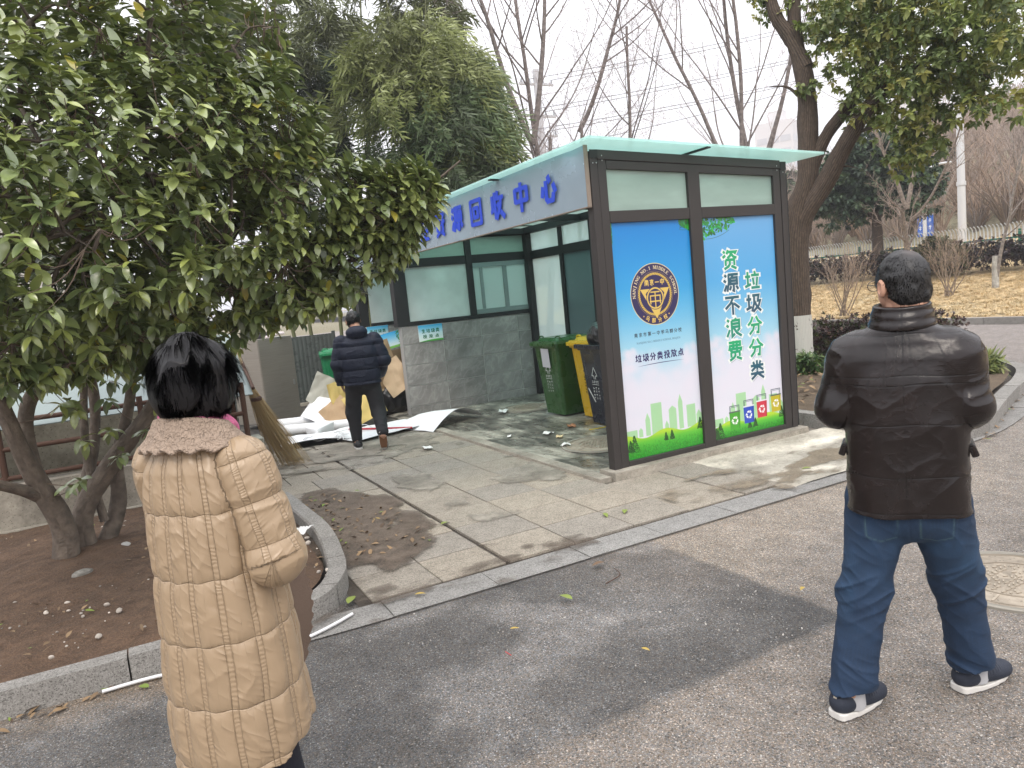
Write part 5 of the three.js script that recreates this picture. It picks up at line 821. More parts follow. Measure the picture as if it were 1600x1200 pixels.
// ---------------------------------------------------------------- man in the navy puffer jacket, walking into the alcove
{
  const o = thing('person', 'man in navy hooded puffer jacket and black trousers walking towards the cardboard', 'person', [2.50, 0.02, -8.62], -16.4 * D2R);
  const J = { chest: [0, 1.2, 0], pelvis: [0, 0.84, 0.02], neck: [-0.01, 1.38, -0.02], head: [-0.025, 1.535, -0.07], headRot: [-0.25, 0.25, 0.05],
    arms: [[[-0.19, 1.30, 0], [-0.255, 1.05, 0.01], [-0.245, 0.83, -0.06]], [[0.19, 1.30, 0], [0.27, 1.05, 0.03], [0.22, 0.88, -0.14]]],
    legs: [[[-0.1, 0.8, 0], [-0.15, 0.45, -0.08], [-0.145, 0.10, -0.02], [-0.2, -1]], [[0.1, 0.8, 0], [0.145, 0.43, 0.02], [0.16, 0.20, 0.34], [0.1, -0.4]]] };
  bodyMesh(o, J);
  const TP = [[0.7, 0.205, 0.16, 0], [0.80, 0.21, 0.165, 0], [0.95, 0.215, 0.165, 0], [1.15, 0.22, 0.165, 0], [1.28, 0.20, 0.14, 0], [1.36, 0.13, 0.1, 0], [1.41, 0.085, 0.085, -0.01]];
  const jac = (x, y, z) => { const t = stackD(TP, x, y, z, 2.4); let a = 9; for (const q of J.arms) a = Math.min(a, sminf(capD(x, y, z, q[0], q[1], 0.085, 0.076), capD(x, y, z, q[1], q[2], 0.076, 0.06), 0.03)); let d = sminf(t, a, 0.02); d = sminf(d, ellD(x, y, z, [0, 1.40, 0.075], [0.125, 0.075, 0.085]), 0.02); if (d > 0.08) return d; const e = 0.07 - Math.abs(mod(y + 0.02, 0.14) - 0.07), wr = ridge(x * 10, y * 14, z * 10, 471); d -= 0.012 * (1 - Math.exp(-e / 0.018)) * (y < 1.3 ? 1 : 0.3) + 0.006 * Math.pow(wr, 3); return Math.max(d, 0.785 - y); };
  part('jacket', surf(jac, [-0.37, 0.74, -0.25], [0.37, 1.5, 0.24], 0.009), phy({ color: lin(0.006, 0.010, 0.024), roughness: 0.6, specularIntensity: 0.6, bumpMap: rep(wrinkle, 0.25), bumpScale: 0.002 }), o);
  const tr = (x, y, z) => { let d = ellD(x, y, z, [0, 0.82, 0.01], [0.19, 0.16, 0.14]); J.legs.forEach((l) => { d = sminf(d, sminf(capD(x, y, z, [l[0][0], 0.78, 0], l[1], 0.105, 0.085), capD(x, y, z, l[1], [l[2][0], l[2][1] + 0.03, l[2][2] - 0.02], 0.085, 0.062), 0.04), 0.03); }); if (d > 0.05) return d; d -= 0.010 * (vn3(x * 8, y * 8, z * 8, 481) - 0.5) + 0.007 * Math.pow(ridge(x * 6, y * 16, z * 8, 483), 3); return Math.max(d, y - 0.9); };
  part('trousers', surf(tr, [-0.32, 0.03, -0.28], [0.32, 0.92, 0.5], 0.010), std({ color: lin(0.010, 0.0105, 0.013), roughness: 0.8, bumpMap: rep(fineNoise, 0.2), bumpScale: 0.002 }), o);
  const blk = std({ color: lin(0.012, 0.012, 0.013), roughness: 0.6 }), wht = std({ color: lin(0.6, 0.59, 0.56), roughness: 0.6 }), brn = std({ color: lin(0.20, 0.095, 0.045), roughness: 0.7 });
  shoe(o, [-0.145, 0, -0.06], 0.15, 0, [blk, wht]);
  shoe(o, [0.155, 0.135, 0.33], -0.05, -1.12, [blk, wht, brn]);
  const hf = (x, y, z) => Math.max(ellD(x, y - 0.020, z - 0.012, [0, 0, 0], [0.086, 0.102, 0.106]) - 0.008 * (vn3(x * 35, y * 35, z * 35, 491) - 0.5), -(z + 0.04 - (y - 0.05) * 0.5), -0.085 - y);
  const hg = surf(hf, [-0.12, -0.11, -0.12], [0.12, 0.15, 0.14], 0.007); hg.setAttribute('color', new THREE.Float32BufferAttribute(new Array(hg.attributes.position.count).fill([0.02, 0.02, 0.02]).flat(), 3));
  const st = strands(hg, 3500, 77, () => 0.022, (p, n, r) => n.clone().multiplyScalar(0.5).add(V3((r() - 0.5), -0.6, (r() - 0.5))), (p, r) => { const g = r() < 0.4 ? 0.14 + 0.15 * r() : 0.015; return [g, g, g]; }, 0.0014);
  headParts(o, J, [['hair', merge([hg, st]), M.hair], ['eyes', eyes(), eyeM]]);
}
// ---------------------------------------------------------------- wheeled bins
const plastic = (c, r = 0.45) => std({ color: lin(...c), roughness: r, roughnessMap: rep(grainNoise, 0.9) });
M.printPale = std({ color: lin(0.6, 0.62, 0.6), roughness: 0.7, side: THREE.DoubleSide }); M.printDark = std({ color: lin(0.015, 0.015, 0.012), roughness: 0.7, side: THREE.DoubleSide });
function taper(w0, d0, w1, d1, y0, y1, r, n = 5) { // rounded tapered shell: w along z, d along x
  const ring = (w, d) => { const P = []; for (const [sx, sz, a0] of [[1, 1, 0], [-1, 1, 1], [-1, -1, 2], [1, -1, 3]]) for (let i = 0; i <= n; i++) { const a = (a0 + i / n) * Math.PI / 2; P.push([sx * (d / 2 - r) + Math.cos(a) * r, sz * (w / 2 - r) + Math.sin(a) * r]); } return P; };
  const A = ring(w0, d0), B = ring(w1, d1), m = A.length, pos = [], idx = [];
  for (const [P, y] of [[A, y0], [B, y1]]) for (const [x, z] of P) pos.push(x, y, z);
  for (let i = 0; i < m; i++) { const j = (i + 1) % m; idx.push(i, m + i, j, j, m + i, m + j); }
  const c0 = pos.length / 3; pos.push(0, y0, 0); for (const [x, z] of A) pos.push(x, y0, z); for (let i = 0; i < m; i++) idx.push(c0, c0 + 1 + i, c0 + 1 + (i + 1) % m);
  const c1 = pos.length / 3; pos.push(0, y1, 0); for (const [x, z] of B) pos.push(x, y1, z); for (let i = 0; i < m; i++) idx.push(c1, c1 + 1 + (i + 1) % m, c1 + 1 + i);
  const g = new THREE.BufferGeometry(); g.setAttribute('position', new THREE.Float32BufferAttribute(pos, 3)); g.setIndex(idx); g.computeVertexNormals(); return boxUV(g.toNonIndexed());
}
function bin(name, label, col, pos, turn, print, lid = true, lidTilt = 0) { // front faces -x
  const o = thing(name, label, 'bin', pos, turn); const m = plastic(col), ml = plastic(col.map((v) => v * 1.15));
  part('bin_body', taper(0.44, 0.46, 0.55, 0.62, 0.02, 0.93, 0.045), m, o);
  part('rim', taper(0.585, 0.66, 0.595, 0.67, 0.90, 0.95, 0.05), m, o);
  part('front_panel', xf(bx(-0.006, -0.36, -0.17, 0.006, 0.36, 0.17, 0.01), [-0.268, 0.50, 0], [0, 0, 0.088]), m, o);
  for (const s of [-1, 1]) part('side_rib', xf(bx(-0.012, -0.40, -0.006, 0.012, 0.40, 0.006, 0.004), [0.05, 0.47, s * 0.250], [s * 0.060, 0, 0]), m, o);
  if (lid) { const l = part('lid', taper(0.60, 0.68, 0.585, 0.665, 0, 0.035, 0.05), ml, o, [0, 0.952, 0], [0, 0, lidTilt]); part('lid_crown', taper(0.50, 0.56, 0.44, 0.48, 0.036, 0.075, 0.05), ml, l); for (const s of [-1, 1]) part('lid_handle', tube([[-0.22, 0.036, s * 0.19 - 0.05], [-0.22, 0.085, s * 0.19 - 0.04], [-0.22, 0.085, s * 0.19 + 0.04], [-0.22, 0.036, s * 0.19 + 0.05]], [0.01, 0.01, 0.01, 0.01], 6, 10), ml, l); }
  part('lid_lip', bx(-0.375, 0.925, -0.27, -0.335, 0.975, 0.27, 0.008), ml, o);
  part('handle_bar', tube([[0.37, 0.93, -0.22], [0.37, 0.93, 0.22]], [0.016, 0.016], 8), m, o);
  for (const s of [-1, 1]) { const w = new THREE.CylinderGeometry(0.10, 0.10, 0.05, 18); w.rotateX(Math.PI / 2); part('wheel', w, M.printDark, o, [0.24, 0.10, s * 0.225]); }
  // printed arrow and the rows of small characters under it
  const p = []; const fx = (y) => -0.2765 + (y - 0.5) * -0.088; const q = (z0, z1, y0, y1) => { const g = new THREE.PlaneGeometry(z1 - z0, y1 - y0); g.rotateY(-Math.PI / 2); xf(g, [0, 0, 0], [0, 0, 0.088]); g.translate(fx((y0 + y1) / 2) - 0.002, (y0 + y1) / 2, (z0 + z1) / 2); p.push(g); };
  const line = (a, b, w) => { const l = Math.hypot(b[0] - a[0], b[1] - a[1]), g = new THREE.PlaneGeometry(l, w); g.rotateZ(Math.atan2(b[1] - a[1], b[0] - a[0])); g.rotateY(-Math.PI / 2); xf(g, [0, 0, 0], [0, 0, 0.088]); const y = (a[1] + b[1]) / 2; g.translate(fx(y) - 0.002 - 0.0001 * p.length, y, (a[0] + b[0]) / 2); p.push(g); };
  for (const [a, b] of [[[-0.055, 0.60], [0, 0.70]], [[0, 0.70], [0.055, 0.60]], [[-0.055, 0.60], [-0.02, 0.60]], [[0.055, 0.60], [0.02, 0.60]], [[-0.016, 0.60], [-0.016, 0.56]], [[0.016, 0.60], [0.016, 0.56]]]) line(a, b, 0.011);
  const r = rng(Math.round(pos[2] * 100)); for (let i = 0; i < 4; i++) { const z = (i - 1.5) * 0.036; line([z - 0.013, 0.535], [z + 0.013, 0.535], 0.006); line([z - 0.013, 0.518], [z + 0.013, 0.518], 0.005); line([z, 0.545], [z, 0.508], 0.005); } line([-0.07, 0.495], [0.07, 0.495], 0.006);
  for (let i = 0; i < 4; i++) for (let j = 0; j < 3; j++) { const z = (j - 1) * 0.05, y = 0.455 - i * 0.04; line([z - 0.012, y], [z + 0.012, y + (r() - 0.5) * 0.02], 0.006 + 0.01 * r()); line([z - 0.008, y - 0.014], [z + 0.008, y - 0.014], 0.004); }
  part('print', p, print, o); return o;
}
const gb = bin('wheeled_bin', 'dark green wheeled bin with closed lid and a white paper taped on its front', [0.028, 0.085, 0.022], [5.18, 0.05, -8.33], 0.04, M.printPale);
part('paper_note', xf(bx(-0.001, -0.125, -0.09, 0.001, 0.125, 0.09, 0), [-0.318, 0.77, 0.01], [0.03, 0, 0.088]), std({ color: lin(0.62, 0.62, 0.64), roughness: 0.8, map: canvasTex(256, 256, (c, w, h) => { c.fillStyle = '#f4f4f6'; c.fillRect(0, 0, w, h); c.fillStyle = '#8d8f98'; for (let i = 0; i < 11; i++) c.fillRect(30, 30 + i * 18, 150 + 40 * hash2(i, 2), 4); }) }), gb);
bin('wheeled_bin', 'yellow wheeled bin squeezed between the green and the navy bin', [0.58, 0.36, 0.012], [5.33, 0.05, -7.66], 0.03, M.printDark);
const nb = bin('wheeled_bin', 'navy black wheeled bin without lid in front, nearest the poster wall', [0.012, 0.016, 0.028], [5.12, 0.05, -7.16], -0.02, M.printPale, false);
part('scratch', xf(bx(-0.002, -0.10, -0.008, 0.002, 0.10, 0.008, 0.001), [-0.262, 0.36, -0.12], [-0.6, 0, 0.088]), M.printPale, nb);
bin('wheeled_bin', 'bright green wheeled bin standing far back by the grey corrugated fence', [0.014, 0.19, 0.075], [3.35, 0.02, -12.95], 1.35, M.printPale);
solo('rubbish_bag', surf((x, y, z) => { const wr = ridge(x * 9 + y * 5, y * 9, z * 9, 501), w2 = ridge(x * 22, y * 16 + z * 9, z * 20, 503); return ellD(x, y, z, [0, 0.12, 0], [0.31, 0.19, 0.29]) - 0.04 * (vn3(x * 6, y * 6, z * 6, 505) - 0.5) - 0.022 * Math.pow(wr, 2) - 0.010 * w2 * w2; }, [-0.42, -0.12, -0.42], [0.42, 0.42, 0.42], 0.012), phy({ color: lin(0.012, 0.012, 0.014), roughness: 0.28, clearcoat: 0.3 }), 'shiny black rubbish bag lying on top of the navy bin', 'rubbish bag', null, [5.16, 0.99, -7.16]);
// ---------------------------------------------------------------- manhole covers
function manhole(label, R, pos, mats) {
  const o = thing('manhole_cover', label, 'manhole cover', pos);
  const ringG = (a, b, y0, y1) => { const P = [[a, y0], [a, y1 - 0.003], [a + 0.003, y1], [b - 0.004, y1], [b, y1 - 0.004], [b, y0]].map(([x, y]) => new THREE.Vector2(x, y)); return new THREE.LatheGeometry(P, 64); };
  part('frame_ring', ringG(R * 0.90, R, -0.02, 0.012), mats[0], o);
  part('cover_plate', ringG(0.0, R * 0.885, -0.02, 0.009), mats[1], o);
  part('raised_ring', ringG(R * 0.55, R * 0.575, 0.0, 0.015), mats[1], o); part('raised_ring', ringG(R * 0.84, R * 0.86, 0.0, 0.014), mats[1], o);
  const r = rng(5), st = []; for (let i = -5; i <= 5; i++) for (let j = -8; j <= 8; j++) { const x = i * R * 0.095 + (j & 1) * R * 0.03, z = j * R * 0.06; if (Math.hypot(x, z) < R * 0.5 && r() > 0.25) st.push(xf(bx(-R * 0.035, 0, -R * 0.010, R * 0.035, 0.015, R * 0.010, 0.002), [x, 0.001, z], [0, (j & 1) ? 0.5 : -0.3, 0])); }
  part('tread_pattern', st, mats[1], o).userData.kind = 'stuff'; for (let k = 0; k < 6; k++) { const a = (k / 6) * TAU + 0.2; part('rib', xf(bx(R * 0.6, 0, -0.006, R * 0.82, 0.014, 0.006, 0.002), [0, 0, 0], [0, a, 0]), mats[1], o); } return o;
}
const mc = std({ color: lin(0.50, 0.44, 0.37), map: rep(concrete.color, 0.8), bumpMap: rep(concrete.bump, 0.5), bumpScale: 0.003, roughness: 0.9 }), mr = std({ color: lin(0.40, 0.38, 0.34), map: rep(concrete.color, 0.6), roughness: 0.85 });
manhole('pale round manhole cover in the asphalt beside the man in the leather jacket', 0.40, [3.84, 0.001, -2.05], [mr, mc]);
manhole('round manhole cover on the kiosk floor beside the front post', 0.42, [4.30, 0.046, -6.35], [mr, mc]);
manhole('round manhole cover on the kiosk floor behind the green bin', 0.38, [5.05, 0.046, -9.25], [mr, mc]);
// ---------------------------------------------------------------- left side: low wall, railing, glass canopy, pillar
M.cream = std({ color: lin(0.62, 0.58, 0.48), map: rep(concrete.color, 1.8), bumpMap: rep(concrete.bump, 1.2), bumpScale: 0.004, roughness: 0.92 });
M.rust = std({ color: lin(0.085, 0.042, 0.026), roughness: 0.7, metalness: 0.2, bumpMap: rep(fineNoise, 0.2), bumpScale: 0.001 });
const lw = thing('low_wall', 'low grey concrete wall behind the shrub tree with rusty railing on top', 'wall');
part('wall', bx(-8, -0.05, -7.66, 0.86, 0.50, -7.46, 0.012), M.concretePlain, lw); part('plinth', bx(-8, -0.05, -7.46, 0.86, 0.13, -7.40, 0.012), M.concretePlain, lw);
part('pillar', bx(0.86, -0.05, -7.74, 1.12, 0.55, -7.44, 0.015), std({ color: lin(0.50, 0.52, 0.46), map: rep(concrete.color, 1.2), roughness: 0.9 }), lw);
const rl = thing('railing', 'rusty brown pipe railing with three bars on the low wall', 'railing');
for (const y of [0.55, 0.80, 1.035]) part('rail', tube([[-8, y, -7.55], [0.99, y, -7.55]], [0.022, 0.022], 8), M.rust, rl);
for (const x of [-5, -3, -1, 0.10, 0.99]) part('post', tube([[x, 0.45, -7.55], [x, 1.10, -7.55]], [0.026, 0.026], 8), M.rust, rl);
part('post', tube([[0.90, 0.5, -7.62], [0.90, 1.10, -7.62]], [0.024, 0.024], 8), M.rust, rl);
const cn = thing('glass_canopy', 'sloping glass canopy panes over the stairs behind the railing', 'canopy');
M.canopyGlass = phy({ color: lin(0.30, 0.36, 0.35), transmission: 0.15, roughness: 0.45, specularIntensity: 0.6, thickness: 0 });
for (let i = 0; i < 6; i++) part('glass_pane', xf(bx(-0.68, -0.006, -0.62, 0.68, 0.006, 0.62, 0.002), [0.42 - i * 1.39, 1.26, -8.15], [0.50, 0, 0]), M.canopyGlass, cn);
for (let i = 0; i < 7; i++) part('bracket', tube([[1.11 - i * 1.39, 1.02, -7.62], [1.11 - i * 1.39, 1.50, -8.66]], [0.018, 0.018], 6), M.rust, cn);
const sw = thing('stair_wall', 'stained cream wall standing behind the railing and canopy', 'wall'); part('wall', bx(-8, -0.05, -9.35, 1.0, 1.16, -9.15, 0.01), M.cream, sw); part('coping', bx(-8, 1.16, -9.4, 1.05, 1.24, -9.1, 0.01), M.cream, sw);
const hb = thing('building', 'white rendered building behind the shrub tree on the far left', 'building');
{ const white = std({ color: lin(0.78, 0.77, 0.74), map: rep(concrete.color, 3), roughness: 0.9 });
  part('wall', bx(-22, -0.05, -26, -0.8, 6.2, -20, 0), white, hb); part('cornice', bx(-22.2, 6.2, -26.2, -0.6, 6.5, -19.8, 0.05), white, hb);
  for (let i = 0; i < 5; i++) for (const y of [1.0, 4.0]) { const x = -4.2 - i * 3.4, w = part('window', bx(x, y, -20.03, x + 1.5, y + 1.5, -19.99, 0), std({ color: lin(0.55, 0.55, 0.53), roughness: 0.5 }), hb); for (const s of [0, 1]) part('pane', bx(x + 0.06 + s * 0.72, y + 0.06, -19.988, x + 0.70 + s * 0.74, y + 1.44, -19.975, 0), phy({ color: lin(0.06, 0.08, 0.09), roughness: 0.12 }), w); } }
// ---------------------------------------------------------------- steel cabinet, corrugated fence
{
  const o = thing('steel_cabinet', 'tall plain stainless steel cabinet on short legs left of the walking man', 'cabinet', [1.94, 0, -11.95], 35 * D2R);
  const m = std({ color: lin(0.52, 0.475, 0.41), map: rep(brushed, 1.5), roughness: 0.33, metalness: 0.55 });
  part('body', bx(-0.36, 0.10, -0.3, 0.36, 1.385, 0.3, 0.006), m, o); part('door', bx(-0.352, 0.108, 0.3, 0.352, 1.378, 0.312, 0.004), m, o);
  for (const [x, z] of [[-0.3, 0.25], [0.3, 0.25], [-0.3, -0.25], [0.3, -0.25]]) part('leg', tube([[x, 0, z], [x, 0.1, z]], [0.02, 0.02], 8), M.frameDark, o);
  part('latch', bx(0.26, 0.62, 0.312, 0.29, 0.70, 0.33, 0.004), M.screw, o);
  const j = solo('folded_cloth', surf((x, y, z) => Math.max(ellD(x, y, z, [0, 0, 0], [0.24, 0.06, 0.16]) - 0.03 * Math.pow(ridge(x * 9, y * 9, z * 9, 521), 2), -y - 0.02), [-0.3, -0.06, -0.25], [0.3, 0.14, 0.25], 0.014), std({ color: lin(0.03, 0.025, 0.03), roughness: 0.9 }), 'dark crumpled cloth lying on the steel cabinet', 'cloth', null, [1.88, 1.405, -11.95]);
  solo('paper_stack', surf((x, y, z) => Math.max(Math.abs(x) - 0.15, Math.abs(z) - 0.1, Math.abs(y - 0.02 * Math.sin(x * 14)) - 0.02), [-0.2, -0.08, -0.15], [0.2, 0.08, 0.15], 0.012), std({ color: lin(0.7, 0.62, 0.62), roughness: 0.8 }), 'white and pink papers on the right end of the steel cabinet', 'papers', null, [2.12, 1.42, -11.78]);
  const f = thing('metal_fence', 'dark grey corrugated metal fence panels behind the steel cabinet', 'fence'); const fm = std({ color: lin(0.105, 0.118, 0.112), roughness: 0.5, metalness: 0.3, roughnessMap: rep(grainNoise, 0.6) });
  for (let k = 0; k < 5; k++) { const x0 = 3.62 - (k + 1) * 0.95; part('panel', sheet(95, 2, (u, v) => { const x = x0 + u * 0.945, y = lerp(1.29, 0.06, v), ph = mod(x * 13, 1); return [x, y, -13.9 + 0.008 * sstep(0, 0.15, Math.min(ph, 1 - ph) - 0.12) + (k % 2) * 0.004, x, y]; }), fm, f); }
  part('base', bx(-1.2, -0.02, -14.0, 3.63, 0.07, -13.82, 0.01), M.concretePlain, f); for (const x of [-1.1, 0.8, 2.7, 3.6]) part('post', bx(x - 0.03, 0, -13.99, x + 0.03, 1.33, -13.93, 0.004), fm, f);
}
// ---------------------------------------------------------------- broom of twigs leaning on the pillar
{
  const o = thing('broom', 'bamboo twig broom with pale handle leaning on the pillar', 'broom');
  part('handle', tube([[1.00, 1.72, -8.02], [1.16, 0.98, -8.14]], [0.013, 0.015], 8), std({ color: lin(0.55, 0.42, 0.26), roughness: 0.6 }), o);
  const r = rng(31), tw = []; for (let i = 0; i < 300; i++) { const a = r() * TAU, s = Math.sqrt(r()), e = [1.50 + (r() - 0.3) * 0.22 * 1.3 + s * Math.cos(a) * 0.10, 0.015 + 0.06 * r() * r(), -8.52 + s * Math.sin(a) * 0.15], b = [1.14 + Math.cos(a) * 0.022 * s, 1.06 - r() * 0.1, -8.13 + Math.sin(a) * 0.022 * s], m = [lerp(b[0], e[0], 0.55) - 0.035 + (r() - 0.5) * 0.03, lerp(b[1], e[1], 0.5), lerp(b[2], e[2], 0.5) + (r() - 0.5) * 0.04]; tw.push(tube([b, m, e], [0.0028, 0.0024, 0.001], 3, 5, 0, null, false)); }
  part('twigs', tw, std({ color: lin(0.42, 0.30, 0.15), roughness: 0.8 }), o).userData.kind = 'stuff';
  for (const y of [1.0, 0.86]) part('binding', tube([[1.163 + (1 - y) * 0.28, y + 0.012, -8.14], [1.163 + (1 - y) * 0.29, y - 0.012, -8.145]], [0.034 + (1 - y) * 0.16, 0.036 + (1 - y) * 0.16], 12), M.rust, o);
}
// ---------------------------------------------------------------- waste in and before the alcove
const card = (c) => std({ color: lin(...c), roughness: 0.85, side: THREE.DoubleSide, bumpMap: rep(fineNoise, 0.3), bumpScale: 0.002 });
const CB = [card([0.42, 0.29, 0.17]), card([0.33, 0.22, 0.125]), card([0.52, 0.39, 0.25]), card([0.62, 0.46, 0.16])], WH = card([0.66, 0.67, 0.68]), FO = card([0.74, 0.75, 0.76]);
function curved(w, l, bend, warp, s, t = 0.006) { const f = (u, v) => { const x = (u - 0.5) * w, z = (v - 0.5) * l; return [x, bend * Math.sin(u * Math.PI) * (0.4 + 0.6 * v) + warp * (fbm(u * 2.2 + s, v * 2.2 + s, 3, 531) - 0.4) , z]; }; const top = sheet(22, 22, f), bot = sheet(22, 22, (u, v) => { const p = f(1 - u, v); return [p[0], p[1] - t, p[2]]; }); return merge([top, bot]); }
const sheetThing = (name, label, cat, geo, mat, pos, rot, group) => solo(name, geo, mat, label, cat, group, pos, rot);
sheetThing('foam_sheet', 'white foam sheet with one raised curved edge at the foot of the tile wall', 'foam sheet', curved(0.95, 0.75, 0.20, 0.05, 1), FO, [3.72, 0.06, -9.35], [0.05, 0.35, 0.02]);
sheetThing('foam_sheet', 'flat white foam sheet lying under the red pole', 'foam sheet', curved(1.25, 0.85, 0.02, 0.05, 2), FO, [2.95, 0.05, -9.55], [0, 0.2, 0]);
sheetThing('foam_sheet', 'flat white foam sheet left of the walking man', 'foam sheet', curved(0.95, 0.7, 0.03, 0.08, 3), FO, [2.15, 0.06, -9.75], [0, -0.3, 0.02]);
sheetThing('foam_sheet', 'white sheet sloping up on the cardboard heap', 'foam sheet', curved(0.55, 0.8, 0.10, 0.12, 4), FO, [2.62, 0.20, -10.6], [0.5, 0.6, 0.25]);
solo('plastic_roll', tube([[1.72, 0.10, -10.7], [2.75, 0.10, -10.15]], [0.075, 0.08], 14), WH, 'white plastic roll nearest the steel cabinet', 'roll', null);
solo('plastic_roll', tube([[1.80, 0.13, -11.05], [2.85, 0.14, -10.62]], [0.09, 0.085], 14), WH, 'thicker white roll behind the first roll', 'roll', null);
solo('plastic_roll', tube([[2.25, 0.12, -10.9], [2.72, 0.50, -11.2]], [0.12, 0.14], 14), card([0.55, 0.56, 0.56]), 'grey white roll tilted up against the cardboard', 'roll', null);
solo('foam_block', xf(bx(-0.16, -0.07, -0.12, 0.16, 0.07, 0.12, 0.02), [0, 0, 0]), FO, 'white foam block between the rolls and the sheet', 'foam block', null, [2.30, 0.10, -10.25], [0.1, 0.5, 0.1]);
solo('red_pole', tube([[3.25, 0.075, -9.18], [2.55, 0.11, -9.72]], [0.014, 0.014], 8), std({ color: lin(0.42, 0.02, 0.035), roughness: 0.45 }), 'thin red pole lying on the white sheets behind the walking man', 'pole');
const box = (label, w, h, t, m, pos, rot) => solo('cardboard', xf(curved(w, h, 0.04, 0.10, pos[0] * 3.1, 0.008), [0, 0, 0], [Math.PI / 2, 0, 0]), m, label, 'cardboard', null, pos, rot);
box('brown cardboard sheet leaning highest in the alcove beside the tile wall', 0.5, 0.75, 0, CB[0], [3.55, 0.80, -11.0], [-0.25, 0.5, 0.2]);
box('folded brown cardboard hanging at the tile wall edge', 0.42, 0.5, 0, CB[2], [3.62, 0.62, -10.72], [-0.1, -0.5, 0.5]);
box('crumpled brown cardboard flap below the picture board', 0.46, 0.5, 0, CB[1], [3.40, 0.52, -10.8], [0.2, 0.3, -0.4]);
box('large dark cardboard sheet at the back of the alcove', 0.9, 0.9, 0, CB[1], [4.1, 0.55, -11.4], [-0.2, 0.1, 0.1]);
box('yellow cardboard sheet between the walking man’s legs', 0.55, 0.45, 0, CB[3], [2.98, 0.32, -10.3], [-0.5, 0.2, 0.35]);
box('pale cardboard piece left of the walking man', 0.36, 0.5, 0, card([0.42, 0.42, 0.36]), [2.55, 0.55, -10.9], [0.1, -0.6, -0.5]);
box('yellow brown cardboard beside the man’s left knee', 0.34, 0.6, 0, CB[3], [2.70, 0.40, -10.5], [-0.15, 0.5, 0.2]);
box('brown cardboard under the pale piece', 0.4, 0.45, 0, CB[0], [2.62, 0.24, -10.35], [-0.45, -0.3, 0.5]);
solo('waste_sack', surf((x, y, z) => ellD(x, y, z, [0, 0, 0], [0.36, 0.30, 0.32]) - 0.05 * (vn3(x * 6, y * 6, z * 6, 541) - 0.5) - 0.02 * Math.pow(ridge(x * 10, y * 10, z * 10, 543), 2), [-0.5, -0.42, -0.48], [0.5, 0.45, 0.48], 0.016), phy({ color: lin(0.012, 0.012, 0.013), roughness: 0.35 }), 'black waste sack at the foot of the tile wall end', 'rubbish bag', null, [3.62, 0.30, -11.05]);
board('picture_board', 'tilted board printed with blue sky leaning over the cardboard', 'board', 0.62, 0.26, 0.012, pictureTex, [3.72, 1.14, -11.2], [-0.25, 0.05, 0.17]);
solo('strap_tangle', (() => { const r = rng(9), L = []; for (let k = 0; k < 6; k++) { const P = []; let x = 2.15 + r() * 0.3, z = -9.75 + r() * 0.3; for (let i = 0; i < 6; i++) { P.push([x, 0.06 + 0.07 * r(), z]); x += (r() - 0.4) * 0.3; z += (r() - 0.5) * 0.25; } L.push(tube(P, P.map(() => 0.006), 5, 30)); } return merge(L); })(), WH, 'tangle of white plastic straps in front of the rolls', 'straps');
